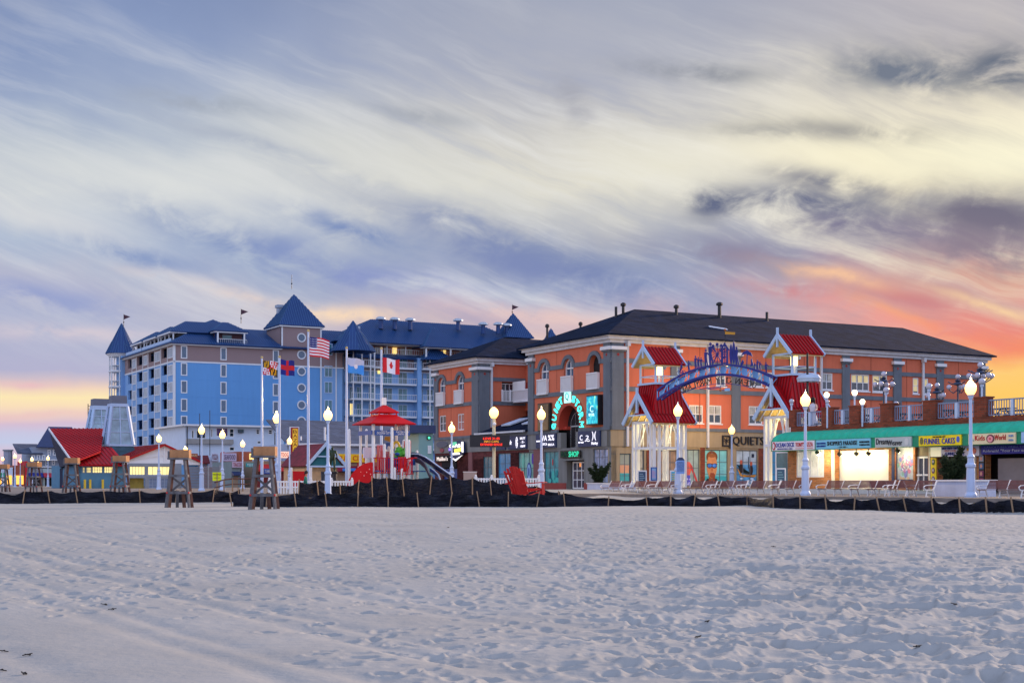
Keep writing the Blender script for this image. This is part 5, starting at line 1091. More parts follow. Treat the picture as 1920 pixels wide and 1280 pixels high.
for py in (633, 665, 696, 727, 759, 789):
    u = HF.u(565); z = zy(py, HF.Y(u)); f = MB(cream); n = 20
    for i in range(n):
        a, b_ = 2*PI*i/n, 2*PI*(i+1)/n; HF.poly(f, [(u+.6*math.cos(a), z+.6*math.sin(a)), (u+.8*math.cos(a), z+.8*math.sin(a)), (u+.8*math.cos(b_), z+.8*math.sin(b_)), (u+.6*math.cos(b_), z+.6*math.sin(b_))], .03, .16)
    o = f.build('round_window', ho); p = MB(glassb); HF.poly(p, [(u+.62*math.cos(2*PI*i/n), z+.62*math.sin(2*PI*i/n)) for i in range(n)], .04, .1); p.build('pane', o)
r = MB(broof)
tc_ = ((T2a+T2b)/2, HS+3.8); hx = (T2b-T2a)/2+.5; hy = 4.3
c4 = [(tc_[0]-hx, tc_[1]-hy), (tc_[0]+hx, tc_[1]-hy), (tc_[0]+hx, tc_[1]+hy), (tc_[0]-hx, tc_[1]+hy)]
for i in range(4): a, b_ = c4[i], c4[(i+1) % 4]; r.roof([(*a, 28.7), (*b_, 28.7), (*tc_, 34.6)], broof, .42, broofr)
r.build('tower_roof', ho)
w = MB(mat('flue metal', (.35, .42, .52), .5, .3)); tf = tat(525, 239); w.box(tf-.5, tf+.5, 238.5, 239.5, 29.3, 32.3); w.box(tf-.7, tf+.7, 238.3, 239.7, 32.3, 32.8); w.build('chimney', ho)
# roofs of the left wing
r = MB(broof); hip(r, HT-.8, 82.8, HS-.8, SE+1, HZ+.2, 30.0, broof, 'y', 10.3, .42, broofr); hip(r, 68, 96, HS-.75, 254, HZ+.25, 28.7, broof, 'x', 10.3, .42, broofr)
for a, b_ in ((236, 244.6), (245.6, 254.4), (255.4, 264)): hip(r, 63.2, 76, a, b_, 26.95, 29.2, broof, 'x', (3.8, 3), .42, broofr)
r.build('roof', ho)
w = MB(cream)
for a, b_ in ((236, 244.6), (245.6, 254.4), (255.4, 264)):
    w.box(63.2, 66, a+.1, b_-.1, 26.7, 26.92)
    for k in range(4): y = a+.4+(b_-a-.8)*k/3; w.box(63.7, 63.9, y-.1, y+.1, 25.2, 26.8)
w.build('terrace_posts', ho); w = MB(ltrim); w.box(62.9, 63.1, 235, 253.8, 24.6, 25.65); w.box(62.9, 63.1, 254.4, 266, 24.6, 25.65); w.build('terrace_parapet', ho)
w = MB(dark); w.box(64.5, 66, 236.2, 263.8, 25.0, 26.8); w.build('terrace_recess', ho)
# front dormer
da, dbb = HF.u(410), HF.u(457); r = MB(broof); hip(r, da-.9, dbb+.9, HS-.2, HS+7, 27.15, 28.95, broof, 'x', (2.6, 2.6), .42, broofr); dm = r.build('dormer', ho)
w = MB(cream); HF.box(w, da-.7, dbb+.7, 26.85, 27.1, -2.5, .05); HF.box(w, da-.25, da, 24.9, 26.9, -.2, .0); HF.box(w, dbb, dbb+.25, 24.9, 26.9, -.2, .0); railing(w, HF.p(da, -.1, 0), HF.p(dbb+.6, -.1, 0), 24.95, 25.8, .35, None, .04); w.build('dormer_porch', dm)
w = MB(mat('dusky recess', (.10, .05, .06), .8)); HF.box(w, da-.2, dbb+.2, 24.8, 26.9, -2.2, -1.6); HF.box(w, da-.2, da, 24.8, 26.9, -1.6, -.3, broof); w.build('dormer_recess', dm); w = MB(glasst); HF.box(w, da+1.1, dbb-1.6, 25, 26.6, -1.6, -1.5); w.build('dormer_door', dm)
# corner turret of open round balconies
tcx, tcy = tw(228, 267); tu = MB(cream)
for i in range(7):
    z = 25.45-2.9*i; tu.lathe((tcx, tcy, z-.3), [(2.3, 0), (2.45, .08), (2.45, .3), (2.2, .36)], 12)
    tu.lathe((tcx, tcy, z-1.95), [(2.25, 0), (2.25, .07)], 12)
    for k in range(24): a = 2*PI*k/24; tu.cyl((tcx+2.25*math.cos(a), tcy+2.25*math.sin(a), z-2.6), (tcx+2.25*math.cos(a), tcy+2.25*math.sin(a), z-1.9), .04, n=4)
for k in range(8): a = 2*PI*(k+.5)/8; tu.cyl((tcx+2.2*math.cos(a), tcy+2.2*math.sin(a), ZB), (tcx+2.2*math.cos(a), tcy+2.2*math.sin(a), 25.4), .12, n=6)
tu.lathe((tcx, tcy, 25.3), [(2.3, 0), (2.75, .25), (2.8, .5)], 16); to = tu.build('turret', ho)
tu = MB(broof); cone(tu, tcx, tcy, 3.0, 25.75, 31.6, 12, broof, .5, broofr); tu.build('turret_roof', to); tu = MB(hblue2); tu.box(tcx-.7, tcx+3, tcy-2.6, tcy+1.2, ZB, 25.2); tu.build('turret_core', to)
def weathervane(px, py0, py1, Y, flip=1, pennant=True, par=None):
    t0, s0 = tw(px, Y); b = MB(black); z0, z1 = zy(py1, Y), zy(py0, Y); b.cyl((t0, s0, z0-.6), (t0, s0, z1), .06, .03, 6); b.sph((t0, s0, z0+.3), .15, 6)
    if pennant: p = Vector((t0, s0, z1-.15)); b.prism([p, p+RX*1.25+Vector((0, 0, -.42)), p+Vector((0, 0, -.95))], RY*.04, paint(75, 40, 55))
    b.build('weathervane', ho)
weathervane(232, 588, 607, 268); weathervane(547, 515, 535, 248.5, pennant=False); weathervane(452, 578, 600, 246); weathervane(960.5, 570, 588, 274)
# right wing
RA, RB = T2b, tat(645, HS); HR = Face('S', 236.0); TE = 133.0
w = MB(hblue2); HF.wall(w, RA, RB, ZB, HM-.1, [], -.4, 0); HR.wall(w, RB, TE, ZB, HM-.1, [], -.4, 0); w.box(RB-.3, RB, HS, 236, ZB, HZ-.3); w.build('wing_wall', ho)
w = MB(htaup); HF.box(w, RA, RB, HM+.1, HZ-.2, -.4, 0); HR.box(w, RB, TE, HM+.1, HZ-.2, -.4, 0); w.build('wing_upper_wall', ho)
w = MB(hpink); w.box(94, TE-.5, 238.2, 238.6, HZ, 26.6); w.box(T2b, 97, 240, 240.3, 25, 27.4); w.build('penthouse_wall', ho)
w = MB(cream); HF.box(w, RA, RB, HM-.1, HM+.1, -.2, .08); HF.box(w, HF.u(630)-.1, HF.u(630)+.1, ZB, HZ, 0, .1); HF.box(w, RA, RB, HZ-.2, HZ+.1, -.2, .3); HR.box(w, RB, TE, HM-.1, HM+.1, -.2, .06)
for k in range(9): x = 99+k*3.7; w.box(x-.1, x+.1, 236.4, 236.6, 24.9, 26.5)
railing(w, (99, 236.3, 0), (132, 236.3, 0), 24.85, 25.75, .45, None, .05); w.box(94, TE, 235.2, 238.5, 26.4, 26.62); w.build('wing_trim', ho)
for py in (655, 696, 726, 760, 790):
    z = HF.z(615, py); HF.window(ho, HF.u(608), HF.u(623), z-1.0, z+1.0, .03, glasst, 2, 1, fw=.12, fm=ltrim)
r = MB(broof); r.roof([(RB-1, 234.4, 23.95), (TE, 234.4, 23.95), (TE, 237.2, 25.0), (RB-1, 237.2, 25.0)], broof, .42, broofr)
hip(r, 92, TE+1.2, 234.6, 252, 26.65, 31.8, broof, 'x', (10.5, 8.6), .42, broofr); r.roof([(86, 238.5, 27.2), (101, 238.5, 27.2), (101, 244.2, 29.4), (86, 244.2, 29.4)], broof, .42, broofr)
a_, b_ = tat(790, 234), tat(886, 234); hip(r, a_, b_, 232.6, 248, 26.2, 30.6, broof, 'y', (7.5, .5), .42, broofr)
r.build('wing_roof', ho)
w = MB(cream); w.box(a_+.2, b_-.2, 232.9, 235, 25.95, 26.2)
for k in (a_+.6, (a_+b_)/2+.3, b_-.6): w.box(k-.12, k+.12, 233.1, 233.4, 23.8, 26)
w.build('porch', ho)
cr_ = MB(broof); cx_, cy_ = tw(662, 246.5); cone(cr_, cx_, cy_, 4.0, 24.3, 29.7, 10, broof, .5, broofr, .2); cr_.build('turret_roof', ho)
r = MB(broof); r.roof([(RA-.2, 232.6, 24.4), (RB+1.5, 232.6, 24.4), (RB+1.5, 240, 28.4), (RA-.2, 240, 28.4)], broof, .42, broofr); r.build('corner_roof', ho)
SLZ = [22.3-2.92*i for i in range(7)]
def balcony(p0, p1, dep, z, posts, wall=HR):
    u0, u1 = wall.u(p0), wall.u(p1); b = MB(cream); wall.box(b, u0, u1, z-.22, z, 0, dep); railing(b, wall.p(u0, dep-.06, 0), wall.p(u1, dep-.06, 0), z+.08, z+1.02, .38, None, .045)
    b.box(u1-.05, u1+.02, wall.c-dep, wall.c, z+.95, z+1.05)
    for p in posts: u = wall.u(p); wall.box(b, u-.1, u+.1, z, z+2.7, dep-.22, dep-.02)
    return b.build('balcony', ho)
for i, z in enumerate(SLZ):
    balcony(690, 775, 1.5, z, []); balcony(646, 690, 3.2, z, [650, 666, 682, 689.5]); balcony(784, 815, 2.2, z, [797]); balcony(815, 832, 1.0, z, [])
    for p0, p1 in ((655, 662), (668, 680), (690.5, 703.5), (718, 735.5), (746, 763.5), (788, 793), (799.5, 812), (818, 829)):
        g_ = mat('curtained door glass', (.10, .16, .17), .3, var=.4, vs=1.2) if (i+int(p0)) % 3 == 0 else glasst
        if (int(p0), i) in ((655, 3), ): g_ = w_warm
        HR.window(ho, HR.u(p0), HR.u(p1), z+.02, z+2.25, .04, g_, 2, 1, fw=.1, fm=ltrim, name='balcony_door')
b = MB(hblue2); HR.box(b, HR.u(776), HR.u(783.5), ZB, HZ-.3, 0, 1.6); b.build('pier', ho)
r = MB(broof); x0, x1 = HR.u(785), HR.u(835); hip(r, x0-.4, x1+.3, 232.6, 237, 23.9, 25.9, broof, 'x', (2.2, 2.2), .42, broofr); r.build('bay_roof', ho)
b = MB(w_warm); u = HR.u(710.5); HR.box(b, u-.28, u+.28, 21.2, 21.75, .05, .2); b.build('wall_lamp', ho)
for px, s_, py in [(714, 239.5, 600), (740, 239.5, 601), (769, 239.5, 602), (859, 240, 603), (906, 239, 610), (934, 239, 610), (950, 239, 612)]:
    x = tat(px, s_); zc = zy(py, Yo(x, s_)); b = MB(mat('roof vent metal', (.5, .58, .66), .45, .4)); b.cyl((x, s_, zc-1.6), (x, s_, zc), .45, .4, 8, broof); b.lathe((x, s_, zc), [(.5, 0), (.95, .1), (.95, .35), (.5, .6)], 10); b.build('roof_vent', ho)
x = tat(663, 240); b = MB(mat('flue metal', (.35, .42, .52), .5, .3)); b.box(x-.7, x+.7, 239.4, 240.6, 27, 29.4); b.box(x-.95, x+.95, 239.2, 240.8, 29.4, 29.9); b.build('chimney', ho)
for px, Y, r_, z0, z1 in ((962, 274, 4.3, 29.3, 34.3), (1033, 272, 1.7, 28.6, 31.2)): x, y = tw(px, Y); b = MB(broof); cone(b, x, y, r_, z0, z1, 4, broof, .42, broofr, PI/4); b.build('spire_roof', ho)
for z, u0, u1 in ((25.3, 703, 712), (25.3, 720, 728), (25.3, 736, 744), (25.3, 751, 759), (25.3, 764, 772), (25.3, 828, 836)):
    b = MB(w_warm if u0 in (736, 828) else curtain); b.box(tat(u0, 238.1), tat(u1, 238.1), 238.05, 238.15, 24.95, 26.2); b.build('penthouse_window', ho)
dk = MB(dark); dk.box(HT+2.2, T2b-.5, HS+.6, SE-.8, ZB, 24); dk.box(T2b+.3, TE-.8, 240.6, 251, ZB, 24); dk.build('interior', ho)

# ================================================================= red-roofed boardwalk building with two glass lanterns
WS = 146.0; FWs = Face('S', WS); U = FWs.u
gw = mat('blue grey lap siding', (.09, .24, .36), .7, var=.12, bump=.3); gw2 = mat('grey lap siding', (.24, .27, .31), .7, var=.12)
rb_ = thing('beach_pavilion', 'low blue-grey beach pavilion with red metal roofs, a winged roof edge and white gable', 'pavilion', (U(240), WS, ZB))
zz_ = lambda px, py: FWs.z(px, py)
wl = MB(gw); ze = zz_(190, 871)
lits = [(U(154), U(160), 2.6, 3.2), (U(162), U(171.5), 2.6, 3.2), (U(173), U(192), 2.6, 3.25), (U(195), U(213), 2.6, 3.25)]
FWs.wall(wl, U(147), U(236), ZB, ze, lits, -.3, 0); wl.box(U(147), U(147)+.3, WS, WS+14, ZB, ze); wl.build('wall', rb_)
for h in lits: FWs.window(rb_, h[0], h[1], h[2], h[3], -.05, lit('yellow lit clerestory', (1, .82, .32), .85), 4, 2, fw=.05, fm=gw2, name='clerestory_window')
gx0, gx1 = U(237), U(371); gm = U(305); za = zz_(305, 833); zg_ = zz_(237, 866)
wl = MB(gw2); FWs.wall(wl, U(237), U(336), ZB, 3.6, [(U(239), U(268), 2.35, 3.3), (U(273), U(318), 2.35, 3.3), (U(239), U(268), ZB, 2.1), (U(275), U(312), ZB, 2.1)], .6, .9); wl.build('gable_wall', rb_)
G2 = Face('S', WS-.9)
for p0, p1 in ((239, 268), (273, 318)): G2.window(rb_, U(p0), U(p1), 2.4, 3.3, -.1, lit('yellow lit clerestory', (1, .82, .32), .85), 5, 1, fw=.05, fm=gw2, name='clerestory_window')
G2.window(rb_, U(275), U(312), ZB, 2.1, -.1, mat('grey glazed door', (.16, .22, .34), .5, var=.2), 5, 3, fw=.06, fm=mat('door bars', (.3, .36, .46), .6), name='gate_door')
w = MB(mat('olive recess', (.20, .15, .03), .8, var=.4, em=(1, .8, .2), es=.03)); G2.box(w, U(239), U(268), ZB, 2.1, -.6, -.5); w.build('kiosk_recess', rb_)
w = MB(white); w.prism([(gx0-.6, WS-.6, zg_), (gx1, WS-.6, zg_), (gm, WS-.6, za-.1)], (0, .3, 0)); w.box(gx0-.6, gx1, WS-.75, WS-.6, zg_-.25, zg_+.02); w.box(gm-.09, gm+.09, WS-.72, WS-.6, zg_, za)
w.bar((gx0-.2, WS-.64, zg_+.15), (gm, WS-.64, zg_+.75), .08, .1); w.bar((gx1-.4, WS-.64, zg_+.15), (gm, WS-.64, zg_+.75), .08, .1); w.build('gable', rb_)
r = MB(redroof); r.roof([(gx0-.9, WS-1.0, zg_), (gx0-.9, WS+14, zg_), (gm, WS+14, za), (gm, WS-1.0, za)], redroof, .42, redseam); r.roof([(gx1+.3, WS-1.0, zg_), (gx1+.3, WS+14, zg_), (gm, WS+14, za), (gm, WS-1.0, za)], redroof, .42, redseam)
r.roof([(U(146), WS-.7, ze), (U(236), WS-.7, ze), (U(236), WS+6.5, ze+2.0), (U(150), WS+6.5, ze+2.0)], redroof, .42, redseam); r.build('lower_roof', rb_)
r = MB(redroof); A_, B_ = tw(92, 150), tw(195, 156); zA = zy(803, 150); zB_ = zy(803, 156); C_, D_2 = tw(189, 146.5), tw(137, 140)
pts = [(D_2[0], D_2[1], zy(866, 140)), (*C_, zy(868, 146.5)), (*B_, zB_), (*A_, zA)]
v0, v1, v2 = [Vector(p) for p in (pts[0], pts[2], pts[3])]; nn_ = (v1-v0).cross(v2-v0); c0 = Vector(pts[1]); c0.z = v0.z-((c0.x-v0.x)*nn_.x+(c0.y-v0.y)*nn_.y)/nn_.z; pts[1] = tuple(c0); r.roof(pts, redroof, .55, redseam); r.build('wing_roof', rb_)
w = MB(cream); w.bar(Vector(pts[0])+Vector((-.05, -.1, -.05)), Vector(pts[3])+Vector((-.05, -.1, -.05)), .1, .2); w.build('roof_edge', rb_)
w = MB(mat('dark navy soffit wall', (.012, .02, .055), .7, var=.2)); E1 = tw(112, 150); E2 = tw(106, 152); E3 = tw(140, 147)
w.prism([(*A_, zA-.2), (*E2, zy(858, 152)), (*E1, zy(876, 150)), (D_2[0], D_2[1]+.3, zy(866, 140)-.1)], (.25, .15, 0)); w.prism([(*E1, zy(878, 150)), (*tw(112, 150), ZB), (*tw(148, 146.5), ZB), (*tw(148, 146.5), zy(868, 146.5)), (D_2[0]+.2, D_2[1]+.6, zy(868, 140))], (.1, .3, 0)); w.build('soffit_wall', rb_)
w = MB(gw); w.bar((*tw(125, 147), zy(872, 147)), (*tw(134, 145), zy(852, 145)), .15); w.build('strut', rb_)
w = MB(yelp)
for px in (157, 167, 190.5): x = U(px); w.box(x-.1, x+.1, WS-.6, WS-.4, ZB, 1.95)
w.build('bollards', rb_)
def lantern(px, Y, pys, hw):
    """glass truncated lantern tower on the roof: pys = base, sill, head, cap bottom, cap top"""
    x, y = tw(px, Y); zb, z1, z2, z3, z4 = [zy(p, Y) for p in pys]; a0, a1, a2, a3 = hw; o = None
    def fr(b, z0, r0, z1_, r1, m=None):
        c = [(-1, -1), (1, -1), (1, 1), (-1, 1)]; b.add([(x+i*r0, y+j*r0, z0) for i, j in c]+[(x+i*r1, y+j*r1, z1_) for i, j in c], [(0, 1, 5, 4), (1, 2, 6, 5), (2, 3, 7, 6), (3, 0, 4, 7), (3, 2, 1, 0), (4, 5, 6, 7)], m)
    b = MB(mat('dark teal shingle', (.05, .12, .17), .7, kind='shingle')); fr(b, zb, a0, z1-.1, a1); o = b.build('glass_lantern', rb_)
    b = MB(mat('lantern glass', (.22, .34, .42), .12, var=.45, vs=.8, spec=.9)); fr(b, z1, a1*.95, z2, a2*.95); b.build('glazing', o)
    b = MB(ltrim); b.box(x-a1-.08, x+a1+.08, y-a1-.08, y+a1+.08, z1-.15, z1+.05); b.box(x-a2-.1, x+a2+.1, y-a2-.1, y+a2+.1, z2-.05, z3)
    for i, j in ((-1, -1), (1, -1), (1, 1), (-1, 1)): b.bar((x+i*a1, y+j*a1, z1), (x+i*a2, y+j*a2, z2), .26)
    for k in (1/3, 2/3):
        z = z1+(z2-z1)*k; rr = a1+(a2-a1)*k; ring_(b, x, y, rr-.02, z, .07)
    b.bar((x, y-a1, z1), (x, y-a2, z2), .09); b.bar((x-a1, y, z1), (x-a2, y, z2), .09); b.build('frame', o)
    b = MB(mat('grey metal cap', (.13, .15, .20), .6, var=.1)); fr(b, z3, a3, z4, a3*.97); b.build('cap', o)
lantern(221, 152, (868, 834, 762, 757, 742), (1.8, 1.35, .82, .80)); lantern(187, 166, (812, 806, 768, 761, 748), (1.45, 1.25, .85, .88))
w = MB(black); x, y = tw(170, 168)
for k in (-.3, .3): w.cyl((x+k, y, zy(806, 168)), (x+k, y, zy(757, 168)), .05, n=5)
for i in range(8): w.bar((x-.3, y, zy(803-i*6, 168)), (x+.3, y, zy(803-i*6, 168)), .05)
w.build('ladder', rb_)
gf = thing('slatted_fence', 'grey horizontal slatted screen right of the white gable', 'fence', (U(338), WS-2, ZB)); w = MB(mat('grey slats', (.17, .18, .21), .7, var=.15))
for i in range(14): w.box(U(337), U(402), WS-2.05, WS-2, ZB+i*.16, ZB+i*.16+.13)
w.build('slats', gf); w = MB(mat('grey fence post', (.3, .31, .33)))
for px in (337, 365, 380, 402): w.box(U(px)-.07, U(px)+.07, WS-2.1, WS-1.95, ZB, ZB+2.35)
w.build('post_row', gf)

# ================================================================= white house, slate roof building, boardwalk shops
WH = Face('S', 205.0); wt_ = thing('white_house', 'long white two-storey flat-roofed house in front of the blue hotel', 'house', (WH.u(430), 205, ZB))
wpaint = mat('white clapboard', (.58, .69, .84), .7, var=.05); a, b_ = WH.u(349), WH.u(532); hz = zy(800, WH.Y(WH.u(430)))
wins = [(WH.u(p0), WH.u(p1), WH.z(p0, q1), WH.z(p0, q0)) for p0, p1, q0, q1 in ((359, 364, 806, 822), (368, 386, 806, 822), (395, 399, 803, 820), (405, 428, 801, 818), (430, 439, 803, 819), (480, 487, 804, 814), (503, 511, 805, 814), (430, 440, 837, 845), (482, 490, 826, 832))]
w = MB(wpaint); WH.wall(w, a, b_, ZB, hz, wins, -.3, 0); w.box(a, a+.3, 205, 220, ZB, hz); w.build('wall', wt_)
for i, h in enumerate(wins): WH.window(wt_, *h, -.08, mat('purple lit sign glass', (.10, .05, .16), .3, var=.5) if i == 3 else glass, 1 if i else 1, 2 if i in (5, 6, 4) else 1, fw=.12)
w = MB(white); w.box(a-.8, b_+.8, 203.8, 220, hz, hz+.25); w.build('roof', wt_); w = MB(mat('tan clapboard', (.32, .31, .30), .7)); WH.box(w, a, WH.u(436), WH.z(400, 832), WH.z(400, 823), 0, .5); w.build('balcony', wt_)
w = MB(paint(60, 80, 90)); WH.box(w, WH.u(446), WH.u(455), WH.z(450, 811), WH.z(450, 805), 0, .5); w.build('air_conditioner', wt_)
w = MB(black)
for px, py in ((344, 800), (367, 776), (386, 770)): x = WH.u(px); w.cyl((x, 203, ZB), (x, 203, WH.z(px, py)), .05, n=5)
x = WH.u(503); w.cyl((x, 202, ZB), (x, 202, WH.z(503, 812)), .08, n=5); w.build('aerial_poles', wt_)
SL = Face('S', 176.0); sb = thing('slate_roof_building', 'long low building with a plain blue-grey slate roof behind the statue', 'building', (SL.u(600), 176, ZB))
x0, x1 = SL.u(534), SL.u(800); z0 = SL.z(600, 832); r = MB(shing2); r.roof([(x0, 175.3, z0), (x1, 175.3, z0), (x1, 187, SL.z(600, 794)+.9), (x0+1.2, 187, SL.z(600, 794)+.9)]); r.build('roof', sb)
w = MB(mat('blue white wall', (.36, .45, .60), .7)); w.box(x0+.3, x1, 176, 186, ZB, z0-.05); w.build('wall', sb); w = MB(white); w.box(x0-.1, x1, 175.1, 175.28, z0-.22, z0+.05); w.build('gutter', sb)
w = MB(white)
for px, py in ((569, 817), (614, 800)): x = SL.u(px); w.cyl((x, 177, z0), (x, 177, SL.z(px, py)), .12, n=6)
w.build('roof_pipes', sb)
def shop(label, F, p0, p1, z1, body, awn=None, sgn=None, st='', sc_=None, shut=None, aw_z=(2.6, 3.4)):
    u0, u1 = F.u(p0), F.u(p1); t_ = thing('shop', label, 'shop', tuple(F.p((u0+u1)/2, 0, ZB))); 
    w = MB(body); p = F.p(u0, 0, 0); w.box(u0, u1, F.c, F.c+8, ZB, z1); w.build('wall', t_)
    if awn: w = MB(awn); w.prism([F.p(u0, 0, aw_z[1]), F.p(u0, .9, aw_z[0]+.15), F.p(u0, .9, aw_z[0]), F.p(u0, 0, aw_z[0])], (u1-u0, 0, 0)); w.build('awning', t_)
    if shut: w = MB(shut); F.box(w, u0+.3, u1-.3, ZB, aw_z[0]-.05, .0, .08); [F.box(w, u0+.3, u1-.3, ZB+i*.3, ZB+i*.3+.04, .08, .1) for i in range(int((aw_z[0]-ZB)/.3))]; w.build('shutter', t_)
    if sgn:
        s0, s1, q0, q1 = sgn; w = MB(sc_[0]); F.box(w, F.u(s0), F.u(s1), F.z(s0, q1), F.z(s0, q0), .1, .3); so = w.build('sign', t_)
        if st: w = MB(sc_[1]); za_, zb_ = F.z(s0, q1), F.z(s0, q0); m_ = (zb_-za_)*.2; F.text(w, st, s0+(s1-s0)*.08, s1-(s1-s0)*.08, za_+m_, zb_-m_, .31); w.build('lettering', so)
    return t_
F1 = Face('S', 182.0); F2 = Face('S', 176.0); F3 = Face('S', 168.0)
tanw = mat('tan shutter', (.32, .24, .17), .7, var=.1); brr = mat('red brown cladding', (.34, .09, .05), .75, var=.15)
shop('dark red roofed stall with a light blue front behind the slatted screen', F1, 350, 390, 4.9, mat('light blue cladding', (.10, .33, .62), .7), mat('dark red awning', (.13, .015, .02), .7, var=.3), (369, 388, 866, 877), 'GYROS', (paint(110, 160, 205), paint(210, 160, 130)), aw_z=(4.1, 5.2))
shop('white fronted stall with dark red lettering left of the yellow notice', F1, 390, 410, 5.2, wpaint, None, (396, 408, 848, 864), 'PIZZA', (paint(200, 215, 235), paint(120, 40, 60)))
shop('shop with a navy awning, a tan shutter and a bright picture sign on top', F2, 401, 434, 3.6, brr, navy, (417, 442, 849, 864), 'SEAFOOD', (paint(190, 180, 205), paint(90, 70, 100)), tanw, (2.7, 3.9))
shop('shop with a pale striped sign and a red pillar', F3, 434, 450, 4.2, mat('grey teal wall', (.2, .26, .27)), navy, (434.5, 454, 865, 876), 'TACOS', (paint(190, 170, 190), paint(150, 40, 50)), tanw, (2.5, 3.0))
shop('tall red-brown clad shop block behind the small lamp', F2, 448, 473, 5.6, brr, mat('teal awning', (.03, .3, .3), .6), (467, 480, 850, 861), 'ICE', (lit('yellow lit board', (1, .85, .3), .8), rb), tanw, (2.3, 3.0))
shop('shop with a red awning and a glowing pink sign near the tall yellow sign', F3, 476, 548, 4.3, tanw, mat('red awning', (.5, .02, .02), .6), (516, 541, 846, 858), 'HOTDOG', (lit('pink lit board', (1, .55, .40), .8), paint(150, 60, 50)), mat('maroon shutter', (.2, .03, .03)), (3.0, 3.9))
shop('arcade with a wide yellow sign and red block letters behind the statue', F3, 624, 716, 4.8, tanw, mat('maroon fascia', (.22, .01, .03), .6), (628, 690, 850.5, 866), 'FUN CITY', (paint(250, 200, 20), paint(215, 30, 20)), mat('beige shutter', (.40, .28, .18)), (3.0, 3.75))
w = thing('rooftop_sign', 'long blue sign panel under the yellow arcade sign', 'sign', tuple(F3.p(F3.u(650), 1.0, 3.3))); q = MB(paint(60, 140, 225)); F3.box(q, F3.u(637), F3.u(661), 3.1, 3.45, .95, 1.1); q.build('panel', w); q = MB(navy); F3.box(q, F3.u(636), F3.u(662), 3.0, 3.08, .95, 1.12); q.build('frame', w)
vs_ = thing('vertical_sign', 'tall yellow vertical sign with a dark red border above the shops', 'sign', tuple(F3.p(F3.u(551), 0, 3))); z0, z1 = F3.z(551, 856), F3.z(551, 800); x0, x1 = F3.u(542), F3.u(559)
q = MB(white); F3.box(q, x0, x1, z0, z1, .1, .4); q.build('case', vs_); q = MB(paint(150, 25, 20)); F3.box(q, x0+.08, x1-.12, z0+.08, z1-.1, .4, .43); q.build('border', vs_)
q = MB(mat('yellow sign face', (.75, .45, .03), .5, var=.1, em=(1, .55, .05), es=.25)); F3.box(q, x0+.3, x1-.22, z0+.1, z1-.25, .43, .46); q.build('panel', vs_)
q = MB(paint(110, 40, 15)); n = 6
for i, ch in enumerate('BAZAAR'): q.text(ch, F3.p(x0+.36, .46, z1-.35-(i+1)*(z1-z0-.5)/n+.08), (1, 0, 0), (0, 0, 1), x1-x0-.66, (z1-z0-.5)/n-.12, .02)
q.build('lettering', vs_)
# small gabled pavilion with the maroon roof
K_ = Face('S', tw(605, 135)[1]); kp = thing('gabled_kiosk', 'small stone kiosk with a maroon roof and teal gable behind the statue', 'kiosk', tuple(K_.p(K_.u(605), 0, ZB)))
k0, k1 = K_.u(575), K_.u(638); km = (k0+k1)/2; kz = K_.z(605, 873); ka = K_.z(605, 833)
w = MB(mat('lit sandstone', (.50, .34, .20), .8, var=.2, bump=.4)); K_.wall(w, k0+.2, k1-.3, ZB, kz, [(K_.u(602), K_.u(637)-.3, ZB, 2.7)], -.3, 0); w.box(k0+.2, k0+.5, K_.c, K_.c+7, ZB, kz); w.build('wall', kp)
K_.window(kp, K_.u(602), K_.u(637)-.3, ZB, 2.7, -.15, mat('shuttered glass', (.05, .07, .11), .3, var=.3), 4, 2, fm=mat('blue grey bars', (.14, .17, .24)))
w = MB(mat('teal gable boards', (.02, .15, .20), .7, var=.1)); w.prism([(k0, K_.c-.5, kz), (k1, K_.c-.5, kz), (km, K_.c-.5, ka)], (0, .2, 0)); w.build('gable', kp)
r = MB(maroon); r.roof([(k0-.2, K_.c-.8, kz), (k0-.2, K_.c+7, kz), (km, K_.c+7, ka+.1), (km, K_.c-.8, ka+.1)]); r.roof([(k1+.2, K_.c-.8, kz), (k1+.2, K_.c+7, kz), (km, K_.c+7, ka+.1), (km, K_.c-.8, ka+.1)]); r.build('roof', kp)
w = MB(ltrim); yy = K_.c-.85; w.bar((k0-.3, yy, kz-.05), (km, yy, ka+.1), .1, .26); w.bar((k1+.3, yy, kz-.05), (km, yy, ka+.1), .1, .26); w.box(k0-.1, k1+.1, yy-.04, yy+.06, kz-.14, kz+.02); w.box(km-1.0, km+1.0, yy, yy+.1, ka-1.2, ka-1.08); w.box(km-.06, km+.06, yy-.1, yy, ka-1.7, ka+.9); w.build('bargeboard', kp)
gb = thing('green_booth', 'narrow pale green booth with a small lit green sign behind the dark slide', 'booth', (*tw(798, 118), ZB)); G3 = Face('S', tw(798, 118)[1])
w = MB(paint(120, 160, 160)); w.box(G3.u(785), G3.u(812), G3.c, G3.c+3, ZB, G3.z(798, 812)); w.build('wall', gb); w = MB(navy); w.box(G3.u(765), G3.u(814), G3.c-.3, G3.c+3, G3.z(798, 812), G3.z(798, 797)); w.build('roof', gb)
w = MB(dark); G3.box(w, G3.u(800), G3.u(807), G3.z(803, 824), G3.z(803, 817), .02, .1); so = w.build('exit_sign', gb); w = MB(lit('green exit', (.1, 1, .5), 1)); G3.box(w, G3.u(801.5), G3.u(805.5), G3.z(803, 822.5), G3.z(803, 818.5), .1, .12); w.build('lit_face', so); G3.window(gb, G3.u(802), G3.u(808), G3.z(805, 850), G3.z(805, 835), .04, glass, 2, 2)
